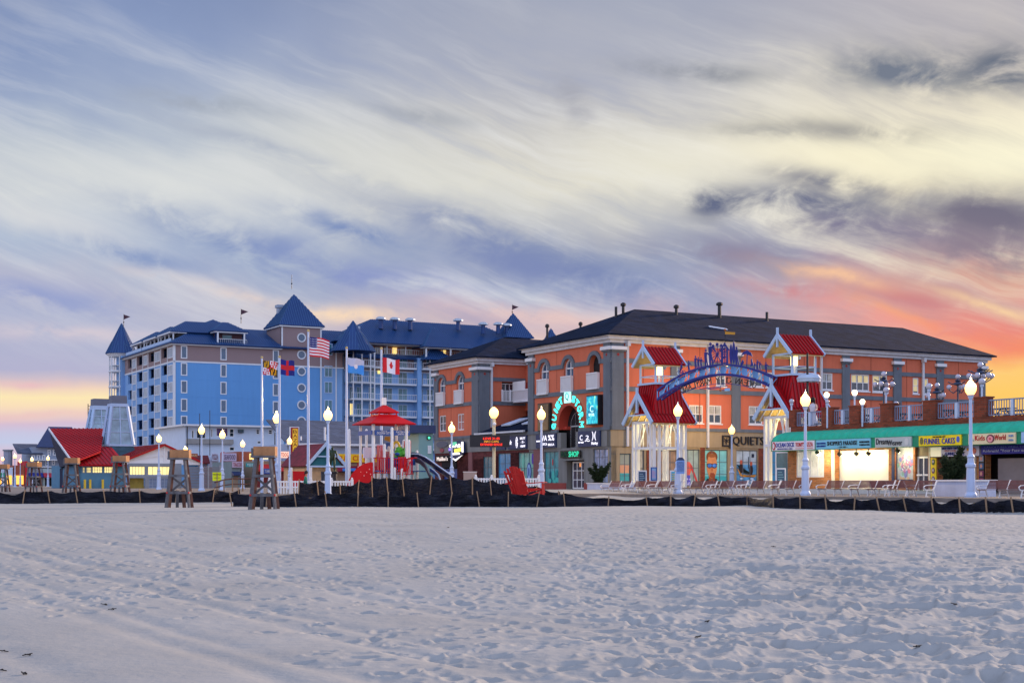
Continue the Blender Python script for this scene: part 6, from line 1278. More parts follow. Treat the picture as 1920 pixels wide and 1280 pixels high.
# distant town at the far left
FL1 = Face('S', 300.0)
fh = thing('grey_house', 'distant blue-grey house with a dark roof behind the winged red roof', 'house', (FL1.u(95), 300, ZB)); w = MB(mat('distant grey wall', (.30, .36, .46), .8, var=.2, vs=.3)); zt = FL1.z(90, 838); FL1.box(w, FL1.u(60), FL1.u(150), ZB, zt, -12, 0); w.build('wall', fh)
r = MB(shing2); r.roof([(FL1.u(32), 299.5, FL1.z(60, 850)), (FL1.u(80), 299.5, FL1.z(60, 850)), (FL1.u(80), 306, FL1.z(60, 835)+.5), (FL1.u(33), 306, FL1.z(60, 835)+.5)]); r.roof([(FL1.u(66), 299, zt), (FL1.u(150), 299, zt), (FL1.u(150), 308, zt+4.5), (FL1.u(105), 308, zt+4.5)], navy); r.build('roof', fh)
for i, (px, py) in enumerate([(62, 858), (72, 858), (82, 858), (92, 848), (102, 848), (62, 870), (75, 870), (88, 868), (100, 866)]): z = FL1.z(px, py); FL1.window(fh, FL1.u(px-3), FL1.u(px+3), z-.6, z+.6, .05, glassb, 1, 2, fw=.2)
w = MB(cream)
for py in (862, 875): FL1.box(w, FL1.u(56), FL1.u(120), FL1.z(80, py)-.12, FL1.z(80, py)+.12, 0, 1.5)
w.build('balcony', fh)
FL2 = Face('S', 262.0)
for p0, p1, py, c, aw2, lab, litt in ((10, 24, 876, wpaint, None, 'distant white fronted shop at the far left', w_gold), (26, 46, 872, brr, None, 'distant red-brown shop with gold lit windows', w_gold), (47, 52, 864, mat('crimson wall', (.55, .02, .03)), None, 'narrow crimson shop front far along the boardwalk', w_gold), (53, 80, 880, gw2, bluev, 'distant grey shop with a blue awning', None), (81, 112, 878, mat('pale green stall', (.4, .5, .5)), mat('crimson awning', (.4, .03, .05)), 'distant pale stall with a crimson awning beside the winged roof', None), (-30, 8, 880, wpaint, greend, 'distant white stall with a green awning at the left edge', w_gold)):
    t_ = shop(lab, FL2, p0, p1, FL2.z(30, py), c, aw2, None)
    if litt: w = MB(litt); FL2.box(w, FL2.u(p0)+.2, FL2.u(p1)-.2, ZB+.3, FL2.z(30, 891), .05, .12); w.build('lit_front', t_)
    else: w = MB(dark); FL2.box(w, FL2.u(p0)+.3, FL2.u(p1)-.3, ZB, 2.5, .02, .1); w.build('opening', t_)
ch = thing('chimney_stack', 'distant grey round stack rising over the far shops', 'chimney', (*tw(15, 290), ZB)); w = MB(mat('distant stack', (.3, .32, .4))); x, y = tw(15, 290); w.cyl((x, y, ZB), (x, y, zy(843, 290)), .9, n=10); w.build('shaft', ch); w = MB(gw2); w.cyl((x, y, zy(845, 290)), (x, y, zy(842.5, 290)), 1.1, n=10); w.build('rim', ch)
# ================================================================= playground
PY = 76.0; pc = tw(720, PY); pg = thing('playground_tower', 'red, white and blue play tower with a two-tier red roof and blue name boards', 'playground', (*pc, ZB))
def pp(px, Y=PY): return tw(px, Y)
x, y = pc; Rz = lambda py: zy(py, PY)
r = MB(redp); h = 1.30; z0, z1 = Rz(795), Rz(779); c4 = [(-1, -1), (1, -1), (1, 1), (-1, 1)]
for i in range(4): a, b_ = c4[i], c4[(i+1) % 4]; r.roof([(x+a[0]*h, y+a[1]*h, z0), (x+b_[0]*h, y+b_[1]*h, z0), (x+b_[0]*.52, y+b_[1]*.52, z1), (x+a[0]*.52, y+a[1]*.52, z1)], th=.05)
r.build('lower_roof', pg); r = MB(redp); z2, z3 = Rz(773), Rz(757.5)
for i in range(4): a, b_ = c4[i], c4[(i+1) % 4]; r.roof([(x+a[0]*.62, y+a[1]*.62, z2), (x+b_[0]*.62, y+b_[1]*.62, z2), (x, y, z3)], th=.05)
ring_(r, x, y, .52, z1+.02, .05)
for a in c4: r.box(x+a[0]*.5-.03, x+a[0]*.5+.03, y+a[1]*.5-.03, y+a[1]*.5+.03, z1, z2+.02)
r.build('upper_roof', pg)
w = MB(white); w.box(x-.1, x+.1, y-.1, y+.1, z3-.05, z3+.35); w.build('finial', pg)
for px, Y, py in ((676, 76.8, 795), (700, 74.9, 795), (762, 75.5, 795), (743, 77.4, 795), (655, 76, 806), (687, 77.8, 806), (735, 74.5, 803), (709, 78.2, 838), (721, 75, 834), (757, 78, 826), (767, 75, 826), (774, 76.5, 860), (692, 77.2, 842), (716, 77, 846), (729, 76.4, 838), (750, 76.8, 838), (782, 77, 846), (740, 74.6, 878), (754, 74.6, 880)):
    w = MB(white); a = tw(px, Y); zt = zy(py, Y); w.cyl((*a, ZB), (*a, zt), .08 if px != 700 else .10, n=8); w.sph((*a, zt), .07, 8); w.build('post', pg)
FP_ = Face('S', y-.95)
w = MB(bluep); FP_.box(w, tat(702, FP_.c), tat(734, FP_.c), Rz(817), Rz(807.5), 0, .05); FP_.box(w, tat(737, FP_.c), tat(768, FP_.c), Rz(817), Rz(807.5), 0, .05); w.box(x-1.1, x-1.05, y-.9, y+.95, Rz(816), Rz(808)); w.build('name_board', pg)
w = MB(mat('white sign letters', (.85, .85, .85), .5, var=0)); FP_.text(w, 'OCEAN CITY', 706, 732, Rz(815), Rz(810.6), .055, dep=.01); FP_.text(w, 'TOWN OF', 713, 725, Rz(810.2), Rz(808.4), .055, dep=.01); FP_.text(w, 'PLAYGROUND', 742, 765, Rz(812), Rz(808.8), .055, dep=.01); FP_.text(w, 'SMITH ST', 745, 762, Rz(816), Rz(813), .055, dep=.01); w.build('lettering', pg)
# platforms, panels and rails
w = MB(bluep); w.box(x-.9, x+2.0, y-1, y+1, Rz(884), Rz(882)); w.box(x-.2, x+.8, y-1.1, y-.95, Rz(878), Rz(858)); w.box(x+.3, x+1.3, y-1.2, y-1.1, Rz(872), Rz(861)); w.build('platform', pg)
w = MB(redp)
for p0, p1, q0, q1, Y in ((722, 730, 846, 884, 76), (736, 745, 850, 886, 76.4), (762, 774, 862, 888, 75.2), (706, 722, 834, 884, 75.4), (746, 762, 856, 884, 74.8), (757, 771, 826, 850, 76.6)):
    a, b_ = tw(p0, Y), tw(p1, Y); n = 6
    for i in range(n): f = (i+.15)/n; g_ = (i+.85)/n; w.prism([(a[0]+(b_[0]-a[0])*f, a[1]+(b_[1]-a[1])*f, zy(q1, Y)), (a[0]+(b_[0]-a[0])*g_, a[1]+(b_[1]-a[1])*g_, zy(q1, Y)), (a[0]+(b_[0]-a[0])*g_, a[1]+(b_[1]-a[1])*g_, zy(q0, Y)), (a[0]+(b_[0]-a[0])*f, a[1]+(b_[1]-a[1])*f, zy(q0, Y))], RY*.03)
w.build('panel', pg)
w = MB(redp)
def rail(p0, q0, p1, q1, Y): w.cyl((*tw(p0, Y), zy(q0, Y)), (*tw(p1, Y), zy(q1, Y)), .022, n=6)
for p0, p1, q in ((700, 735, 858), (700, 735, 886), (735, 775, 860), (735, 775, 888)): rail(p0, q, p1, q, 74.8)
for px in range(703, 774, 4): rail(px, 859, px, 886, 74.8)
w.build('guard_rail', pg)
w = MB(redp)
for Y, px in ((74.3, 768), (74.1, 776)):
    pts = [(*tw(px-14+2*i, Y), zy(892-34*math.sin(PI*min(i, 7)/14)**.8, Y)) for i in range(11)]; w.tube(pts, .025)
w.build('arched_handrail', pg)
# quarter-round red climber
w = MB(redp); Y = 74.6; a = tw(699, Y); pts = [(*a, ZB), (*a, zy(866, Y))]+[(*tw(699-50*math.sin(t_), Y-.6*math.sin(t_)), ZB+(zy(866, Y)-ZB)*math.cos(t_)) for t_ in [i*PI/24 for i in range(1, 13)]]
w.prism(pts, RY*.08); cl = w.build('climbing_panel', pg)
w = MB(paint(240, 170, 160))
for i in range(12): px = 668+rs.rand()*28; py = 874+rs.rand()*18; q = tw(px, Y-.25); w.sph((*q, zy(py, Y-.25)), .035, 6)
w.build('hand_hold', cl)
# green and yellow play shapes
w = MB(greenp); Y = 75.6
for i in range(26): q = tw(741+rs.rand()*22, Y+rs.rand()*.4); w.sph((*q, zy(840+rs.rand()*15, Y)), .1+.1*rs.rand(), 7)
w.build('leafy_panel', pg)
w = MB(yelp); w.tube([(*tw(738+6.5*math.cos(i*PI/8)+5, 76.2), zy(840-12*math.sin(i*PI/8), 76.2)) for i in range(9)], .07); w.prism([(*tw(p, 77), zy(q, 77)) for p, q in ((722, 818), (732, 818), (733, 829), (720, 824))], RY*.15, paint(200, 150, 60)); w.build('yellow_arch', pg)
w = MB(paint(220, 215, 235)); w.box(x-.95, x-.25, y+.5, y+.6, Rz(858), Rz(838)); w.build('pale_panel', pg)
w = MB(bluep)
for i in range(4): q = tw(745, 75.2); w.sph((*q, zy(878-i*9, 75.2)), .15, 8, sz=.6)
for px in (727, 764): q = tw(px, 77.6); w.cyl((*q, zy(880, 77.6)), (*q, zy(830, 77.6)), .16, n=10); w.cyl((*q, zy(850, 77.6)), (*q, zy(842, 77.6)), .17, n=10, m=white)
w.build('climbing_drum', pg)
def slide(name, pts, wd, m, edge, label=None):
    L = []; 
    for px, py, Y in pts: L.append(Vector((*tw(px, Y), zy(py, Y))))
    b = MB(m); N_ = 8; vs = []
    for i, p in enumerate(L):
        for k in range(N_+1): a = PI*k/N_; vs.append(p+RY*wd*math.cos(a)*-1+Vector((0, 0, -wd*.8*math.sin(a))))
    off = [v+Vector((0, 0, -.03)) for v in vs]; n0 = len(vs); fs = []
    for i in range(len(L)-1):
        for k in range(N_): q = i*(N_+1)+k; fs.append((q, q+1, q+N_+2, q+N_+1)); fs.append((n0+q+1, n0+q, n0+q+N_+1, n0+q+N_+2))
    b.add(vs+off, fs); o = b.build(name, pg, smooth=True, label=label); 
    for k in (-1, 1): b = MB(edge); b.tube([p+RY*wd*k for p in L], .03); b.build('slide_lip', o)
    return o
dslide = mat('dark purple slide plastic', (.022, .018, .055), .22, var=.1, spec=.7)
slide('slide', [(772, 851, 76.5), (785, 851, 76.4), (797, 856, 76.2), (808, 863, 76), (820, 872, 75.8), (833, 881, 75.6), (846, 890, 75.4), (853, 898, 75.3)], .34, dslide, lampw)
slide('slide', [(778, 856, 75.2), (787, 860, 75.1), (796, 868, 75), (801, 878, 74.9), (805, 888, 74.8), (812, 896, 74.7)], .3, mat('dark slide underside', (.04, .03, .05), .35, var=.3), paint(60, 60, 80))
slide('slide', [(806, 876, 75.8), (814, 881, 75.7), (822, 889, 75.6), (826, 900, 75.5)], .26, bluep, lampw, 'small blue slide')
w = MB(dslide); w.cyl((*tw(772, 76.5), zy(856, 76.5)), (*tw(786, 76.4), zy(858, 76.4)), .26, n=12); w.build('slide_hood', pg)
# low red play panel and posts left
rp = thing('play_panel', 'bright red play panel between two white posts behind the walking person', 'play panel', (*tw(565, 80), ZB)); w = MB(redp); a = tw(549, 80); b_ = tw(574, 80); w.prism([(*a, ZB+.3), (*b_, ZB+.3), (*b_, zy(883, 80)), (*a, zy(883, 80))], RY*.08); w.build('panel', rp)
for px in (546, 583): w = MB(white); q = tw(px, 80); w.cyl((*q, ZB), (*q, zy(876, 80)), .07, n=8); w.build('post', rp)
# white picket fences
def picket(label, p0, p1, Y0, Y1, py0, h=.75):
    a, b_ = Vector((*tw(p0, Y0), 0)), Vector((*tw(p1, Y1), 0)); z1 = zy(py0, (Y0+Y1)/2); t_ = thing('picket_fence', label, 'fence', (a.x, a.y, z1-h)); w = MB(white); n = int((b_-a).length/.14)
    for i in range(n+1): c = a+(b_-a)*i/n; w.box(c.x-.035, c.x+.035, c.y-.02, c.y+.02, z1-h, z1-.05)
    for z in (z1-.1, z1-h*.5): w.bar((a.x, a.y, z), (b_.x, b_.y, z), .05, .07)
    w.build('pickets', t_)
    for i in range(5): w = MB(white); c = a+(b_-a)*i/4; w.box(c.x-.06, c.x+.06, c.y-.06, c.y+.06, ZB-.1, z1+.02); w.sph((c.x, c.y, z1+.06), .06, 8); w.build('post', t_)
picket('white picket fence behind the red giant chair', 892, 1010, 71, 72, 894); picket('white picket fence behind the walking person', 505, 660, 72, 73, 899)
# ================================================================= flags
def flagpole(label, px, pyt, Y, f0, f1, q0, q1, fn, seed, pole_m=lampw, flab=None):
    x_, y_ = tw(px, Y); t_ = thing('flagpole', label, 'flag pole', (x_, y_, ZB), 'flag poles behind the playground'); zt = zy(pyt, Y); w = MB(pole_m); w.cyl((x_, y_, ZB), (x_, y_, zt), .09, .05, 10); w.build('pole', t_)
    w = MB(paint(190, 170, 110)); w.sph((x_, y_, zt+.06), .08, 8); w.build('finial', t_)
    W, H = (f1-f0)/FP*Y, (q1-q0)/FP*Y; nx, nz = 40, 26; b = MB(); z1 = zy(q0, Y); r_ = random.Random(seed); ph = r_.random()*6; base = Vector((x_, y_, 0))+RX*.07
    P2_ = lambda u, v, o: base+RX*(u*W*.97)+RY*(.12*math.sin(u*7+v*2+ph)*(u**.6)+o)+Vector((0, 0, z1-v*H*.86-u*H*.14-.05*math.sin(u*6+ph)*u))
    for o in (0, .012):
        vs = [P2_(i/nx, j/nz, o) for j in range(nz+1) for i in range(nx+1)]; n0 = len(b.v); b.v += [tuple(v) for v in vs]
        for j in range(nz):
            for i in range(nx): q = n0+j*(nx+1)+i; b.f.append((q, q+1, q+nx+2, q+nx+1)); b.k.append(b.mi(fn((i+.5)/nx, (j+.5)/nz)))
    b.build('flag', t_, label=flab)
cl_ = lambda r_, g_, b_: mat('flag cloth %d %d %d' % (r_, g_, b_), lin(r_, g_, b_), .8, var=.03)
cR, cW, cB, cK, cY, cN, cL, cw2 = cl_(205, 35, 45), cl_(230, 228, 235), cl_(35, 40, 110), cl_(25, 22, 25), cl_(225, 165, 25), cl_(30, 40, 130), cl_(70, 150, 225), cl_(190, 195, 215)
def f_us(u, v):
    if u < .40 and v < .54: return cW if (int(u*27) + int(v*17)) % 2 == 0 and (u*27) % 1 > .45 and (v*17) % 1 > .5 else cB
    return cR if int(v*13) % 2 == 0 else cW
def f_md(u, v):
    q = (u > .5) != (v > .5)
    if not q: a = u % .5; c = v % .5; return (cY if (int(a*12)+(0 if a*1.0 > c*.9 else 1)) % 2 == 0 else cK)
    a = (u % .5)*2-.5; c = (v % .5)*2-.5; top = abs(a) < .14 or abs(c) < .14 or (abs(abs(a)-.42) < .06) or (abs(abs(c)-.42) < .06); s = (a > 0) != (c > 0); return (cR if top else cW) if s else (cW if top else cR)
def f_co(u, v): return cR if abs(u-.5) < .11 or abs(v-.5) < .14 else cN
def f_oc(u, v):
    d = ((u-.5)*1.3)**2+(v-.55)**2; return cW if d < .02 or (.02 < d < .03 and False) else (cL if v > .45+.1*math.sin(u*5) else cw2)
def f_ca(u, v):
    if u < .25 or u > .75: return cR
    a, b_ = abs(u-.5)*2.2, v-.5; return cR if (b_ > -.3 and b_ < .16 and a < .2-.5*abs(b_+.02)+(.06 if abs(b_+.05) < .05 else 0)) or (a < .02 and b_ < .3 and b_ > 0) else cW
flagpole('white flag pole flying the black, gold, red and white quartered state flag', 491, 672, 80, 494, 521, 675, 706, f_md, 1)
flagpole('white flag pole flying the dark blue flag with a red cross', 524, 671, 79, 526, 552, 673, 706, f_co, 2)
flagpole('tallest white flag pole flying the stars and stripes', 578, 622, 78, 580, 618, 631, 673, f_us, 3)
flagpole('white flag pole flying the pale and sky blue flag', 650, 654, 79, 653, 684, 670, 703, f_oc, 4)
flagpole('white flag pole flying the red and white maple leaf flag above the red play roof', 715, 655, 80, 717, 750, 670, 702, f_ca, 5)
# ================================================================= lifeguard stands
def stand_proto():
    o = thing('lifeguard_stand', 'proto', 'lifeguard stand', (0, 0, 0), 'wooden lifeguard stands along the beach'); H = 2.05
    for sx in (-1, 1):
        for sy in (-1, 1): b = MB(woodg if sy < 0 else woodb); b.bar((sx*.50, sy*.50, -.1), (sx*.27, sy*.30, H), .10, .10); b.build('leg', o)
    for z, k in ((.62, .44), (1.35, .36)):
        for sx in (-1, 1): b = MB(woodg); b.bar((sx*k, -k-.04, z), (sx*k, k+.04, z), .05, .11); b.build('rail', o)
        for sy in (-1, 1): b = MB(woodg); b.bar((-k-.04, sy*(k+.05), z), (k+.04, sy*(k+.05), z), .05, .11); b.build('rail', o)
    for s_ in (-1, 1): b = MB(woodg); b.bar((-.42*s_, .44, .66), (.36*s_, .38, 1.3), .04, .09); b.build('brace', o)
    b = MB(woodb); b.bar((.2, .2, -.1), (.14, .15, .7), .11); b.bar((-.12, .25, -.1), (-.1, .2, .7), .11, m=woodg); b.build('inner_leg', o)
    b = MB(woodg); b.box(-.45, .45, -.42, .45, H, H+.07); b.build('platform', o)
    b = MB(woodo); b.box(-.36, .46, -.36, -.32, H+.07, H+.42); b.box(-.36, .46, .40, .44, H+.07, H+.42); b.box(.42, .46, -.32, .40, H+.07, H+.42); b.box(-.36, .42, -.32, .40, H+.3, H+.34); b.build('box_seat', o)
    b = MB(woodg); b.box(-.44, -.37, -.38, .44, H+.07, H+.36); b.build('back_panel', o)
    b = MB(paint(200, 40, 35)); b.sph((.47, -.53, .62), .045, 6); b.sph((-.45, -.53, .62), .045, 6); b.build('red_marker', o)
    return o
sp_ = stand_proto()
for i, (px, Y, py, lab, rz) in enumerate([(495, 50.3, 958, 'nearest and largest wooden lifeguard stand, standing in front of the black fence', .05), (336, 58.5, 950, 'second wooden lifeguard stand, in front of the fence with a lamp glowing behind its box', .1), (225, 77, 930, 'wooden lifeguard stand against the red-roofed pavilion corner', .0),
        (134, 80, 929, 'wooden lifeguard stand in front of the overhanging winged red roof', .1), (63, 86, 927, 'wooden lifeguard stand in front of the lit distant shops', -.1), (5, 88, 926, 'wooden lifeguard stand cut by the left edge of the picture', .1)]):
    o = sp_ if i == 0 else copy_tree(sp_, lab); o['label'] = lab; H_ = {0: 2.38, 1: 2.42}.get(i, 2.5)
    place(o, (*tw(px, Y), zy(py, Y)), -ANG+rz, ((905-{0: 837, 1: 843, 2: 854, 3: 858, 4: 866, 5: 870}[i]+(py-905))/FP*Y)/2.47)
# ================================================================= giant red chair
ch_ = thing('giant_chair', 'oversized red slatted beach chair standing behind the black fence', 'chair', (*tw(985, 63.8), .85)); Cz = .85
X_c = Matrix.Translation(Vector((*tw(985, 63.8), Cz))) @ Matrix.Rotation(-ANG-R(42), 4, 'Z') @ Matrix.Scale(1.16, 4)   # local: x right, y facing
rc = mat('red chair paint', (.50, .012, .012), .55, var=.12, vs=3, bump=.2)
def cb(name, fn): b = MB(rc); b.X = X_c; fn(b); b.build(name, ch_)
def back_(b):
    for i in range(7): x = -.40+i*.135; top = 1.28-.02*abs(i-3)**2.0; b.bar((x*.86, -.30, .22), (x*1.1, -.72, top), .115, .03)
    b.bar((-.42, -.37, .48), (.42, -.37, .48), .04, .09); b.bar((-.44, -.60, 1.0), (.44, -.60, 1.0), .04, .08)
cb('backrest', back_)
cb('seat', lambda b: [b.bar((-.42, -.28+i*.12, .30+.018*i), (.42, -.28+i*.12, .30+.018*i), .1, .03) for i in range(8)])
for s_ in (-1, 1):
    cb('armrest', lambda b: b.prism([(s_*.38, -.62, .60), (s_*.52, -.62, .60), (s_*.62, .3, .66), (s_*.58, .62, .66), (s_*.42, .62, .66), (s_*.40, .2, .64)], (0, 0, .035)))
    cb('leg', lambda b: b.bar((s_*.47, .50, -.1), (s_*.47, .50, .65), .035, .14)); cb('leg', lambda b: b.bar((s_*.45, .62, .34), (s_*.45, -.85, -.02), .035, .14))
# ================================================================= message display
ms_ = thing('message_display', 'red LED message board on a cream pole with a lit lamp above the shopfronts', 'message board', (*tw(926, 74), ZB)); x_, y_ = tw(926, 74); pm = mat('cream pole paint', (.62, .56, .38), .5)
w = MB(pm); w.lathe((x_, y_, ZB), [(.16, 0), (.16, .3), (.1, .4), (.085, 1.2), (.08, zy(783, 74)-ZB)], 10)
w.build('pole', ms_); w = MB(globe_lit); w.lathe((x_, y_, zy(783, 74)), [(.13, 0), (.22, .14), (.24, .28), (.2, .42), (.05, .56)], 12); lg = w.build('lamp_globe', ms_, smooth=True)
w = MB(lampw); w.cyl((x_, y_, zy(783, 74)+.5), (x_, y_, zy(762, 74)), .03, .01, 6); w.build('finial', ms_)
P3_ = Vector((x_, y_, 0))-RY*.12; w = MB(black); z0, z1 = zy(838, 74), zy(815.5, 74); hw = .94
w.prism([P3_-RX*(hw+.3)+Vector((0, 0, z0)), P3_+RX*hw*.88+Vector((0, 0, z0)), P3_+RX*hw*.88+Vector((0, 0, z1)), P3_-RX*(hw+.3)+Vector((0, 0, z1))], -RY*.3); w.build('case', ms_)
led = lit('red LED letters', (1, .03, .01), 2.2); led2 = lit('amber LED letters', (.9, .35, .02), 1.0)
for i, (st_, m_, wd) in enumerate((('LOVE 21.85', led, .85), ('INFO CAMS', led2, .75), ('EXTENDED RESCUE', led, 1.12))):
    w = MB(m_); w.text(st_, P3_-RY*.31-RX*(wd/2+.12)+Vector((0, 0, z1-.24-i*.155)), RX, (0, 0, 1), wd, .11, .01); w.build('led_line', ms_)
w = MB(white); w.sph((P3_.x-.02, P3_.y-.1, zy(795, 74)), .1, 8); w.bar((x_, y_, zy(791, 74)), tuple(P3_+Vector((0, -.1, zy(792, 74)))), .03); w.build('camera_dome', ms_)
cbx = thing('tan_crate', 'plain tan crate left of the white picket fence', 'crate', (*tw(881, 73), ZB)); w = MB(paint(160, 140, 130)); a, b_ = tw(869, 73), tw(893, 73); w.prism([(*a, ZB), (*b_, ZB), (*b_, zy(885, 73)), (*a, zy(885, 73))], RY*.5); w.build('side', cbx); w = MB(paint(205, 195, 190)); w.prism([(a[0]-.03, a[1], zy(885, 73)), (b_[0]+.03, b_[1], zy(885, 73)), (b_[0]+.03, b_[1], zy(883.5, 73)), (a[0]-.03, a[1], zy(883.5, 73))], RY*.52); w.build('lid', cbx)
# ================================================================= statue and people
def figure(name, label, cat, pos, rz, joints, edges, radii, m, group=None, sub=1):
    me = bpy.data.meshes.new(name); me.from_pydata(joints, edges, []); o = bpy.data.objects.new(name, me); COL.objects.link(o)
    sk = o.modifiers.new('skin', 'SKIN'); 
    for i, r_ in enumerate(radii): me.skin_vertices[0].data[i].radius = (r_, r_) if not isinstance(r_, tuple) else r_
    me.skin_vertices[0].data[0].use_root = True
    ss_ = o.modifiers.new('sub', 'SUBSURF'); ss_.levels = sub; ss_.render_levels = sub
    dg = bpy.context.evaluated_depsgraph_get(); m2 = bpy.data.meshes.new_from_object(o.evaluated_get(dg)); o.modifiers.clear(); o.data = m2; m2.materials.clear(); m2.materials.append(m)
    m2.polygons.foreach_set('use_smooth', [True]*len(m2.polygons)); BASE[o] = (0, 0, 0); props(o, label, cat, group); o.location = wpos(pos); o.rotation_euler = (0, 0, ANG+rz); return o
def human_body(stride=.0, arm=(.1, .25), lean=0.0, armf=(0, 0)):
    """joints of a standing or walking body, facing +x"""
    J = [(0, 0, .93), (lean*.3, 0, 1.12), (lean*.6, 0, 1.36), (lean*.8, 0, 1.50), (lean*1.0+.01, 0, 1.60), (lean*1.05+.02, 0, 1.70)]; E = [(0, 1), (1, 2), (2, 3), (3, 4), (4, 5)]; Rd = [(.15, .12), (.13, .11), (.17, .11), .055, (.085, .075), (.085, .08)]
    for s, st, af in ((1, stride, armf[0]), (-1, -stride, armf[1])):
        k = len(J); J += [(0, s*.09, .88), (st*.5+.03, s*.10, .50), (st, s*.10, .09), (st+.14, s*.10, .04)]; E += [(0, k), (k, k+1), (k+1, k+2), (k+2, k+3)]; Rd += [.095, .065, .045, (.045, .035)]
        k = len(J); J += [(lean*.6, s*.19, 1.42), (lean*.5-st*.25+af*.12, s*.25, 1.15), (lean*.4-st*.45+af*.38, s*.24, .93+af*.22), (lean*.4-st*.5+af*.46, s*.23, .86+af*.25)]; E += [(2, k), (k, k+1), (k+1, k+2), (k+2, k+3)]; Rd += [.062, .048, .036, (.04, .025)]
    return J, E, Rd
bronze = mat('verdigris bronze', (.035, .06, .035), .45, .6, var=.6, vs=5)
sx_, sy_ = tw(623, 76.5); zs = zy(884, 76.5); J, E, Rd = human_body(.12, armf=(.5, 1.0))
st_ = figure('statue', 'green bronze statue of a lifeguard standing on a dark block behind the tall fence', 'statue', (sx_, sy_, zs-.03), -ANG-R(70), J, E, Rd, bronze); st_.scale = (.98, .98, .80)
w = MB(mat('dark stone block', (.03, .03, .04), .4)); w.lathe((sx_, sy_, ZB), [(.34, 0), (.32, .1), (.27, .2), (.25, zs-ZB-.12), (.31, zs-ZB-.06), (.31, zs-ZB)], 12); w.build('statue_plinth', None, base=(sx_, sy_, ZB), label='round dark stone plinth under the bronze statue', cat='plinth')
# walking person
wx, wy = tw(572, 70); pz = ZB-.02; J, E, Rd = human_body(.22, lean=.08, armf=(.35, .1))
pe = figure('person', 'person in a green jacket and dark trousers walking behind the black fence', 'person', (wx, wy, .74), -ANG, J, E, Rd, mat('person skin', (.40, .2, .13), .6, var=.03), sub=2); pe.scale = (.8, .8, .8); BASE[pe] = (0, 0, 0)
def cloth(name, par, J, E, Rd, m):
    o = figure(name, None, None, (0, 0, 0), 0, J, E, Rd, m); o.parent = par; o.location = (0, 0, 0); o.rotation_euler = (0, 0, 0); return o
Jj = [J[0], J[1], J[2]]; Ej = [(0, 1), (1, 2)]; Rj = [(.17, .15), (.165, .14), (.195, .14)]
for b0 in (10, 18): k = len(Jj); Jj += [J[b0], J[b0+1], J[b0+2]]; Ej += [(2, k), (k, k+1), (k+1, k+2)]; Rj += [.085, .066, .05]
cloth('jacket', pe, Jj, Ej, Rj, mat('green jacket', (.02, .16, .12), .8, var=.15))
Jt = [(0, 0, .95)]; Et = []; Rt = [(.165, .14)]
for b0 in (6, 14): k = len(Jt); Jt += [J[b0], J[b0+1], J[b0+2]]; Et += [(0, k), (k, k+1), (k+1, k+2)]; Rt += [.11, .08, .06]
cloth('trousers', pe, Jt, Et, Rt, mat('dark trousers', (.02, .02, .03), .8))
hb = MB(mat('dark hair', (.015, .01, .01), .7)); hb.sph((J[5][0]-.03, 0, 1.73), .115, 12, sz=1.05); hb.sph((J[5][0]-.11, 0, 1.66), .06, 8); o = hb.build('hair', pe, smooth=True)
# woman-shaped figure in white with a parasol on the roof deck
dx_, dy_ = tw(1524, 90.5); zd = 4.92; fg = figure('figurine', 'tall figure in a long white dress with dark hair standing on the roof deck', 'figure', (dx_, dy_, zd), -ANG-R(120), *human_body(.0, armf=(.9, .2)), mat('figure skin', (.55, .36, .3), .6)); fg.scale = (1.15,)*3
b = MB(mat('white dress', (.66, .66, .74), .7, var=.08)); b.lathe((0, 0, 0), [(.46, .02), (.40, .15), (.27, .5), (.21, .8), (.15, 1.08), (.19, 1.28), (.17, 1.42), (.07, 1.5)], 16); b.build('dress', fg, smooth=True)
b = MB(mat('dark hair', (.015, .01, .01), .7)); b.sph((0, 0, 1.70), .15, 12, sz=1.1); b.sph((-.1, .05, 1.5), .09, 8, sz=1.6); b.build('hair', fg, smooth=True)
ux, uy = tw(1514, 89.5); um = thing('parasol', 'pale blue parasol on a tall black pole on the roof deck beside the white figure', 'parasol', (ux, uy, 4.92)); w = MB(black); w.cyl((ux, uy, 4.92), (ux, uy, zy(662, 89.5)), .09, .07, 8); w.build('pole', um)
w = MB(mat('pale blue canopy', (.42, .52, .66), .6, var=.08)); qx, qy = tw(1517, 90); w.lathe((qx, qy, zy(712, 90)), [(.75, 0), (.78, .1), (.62, .3), (.3, .42), (.03, .46)], 10); w.lathe((qx, qy, zy(712, 90)-.12), [(.73, 0), (.75, .14)], 10); w.build('canopy', um)
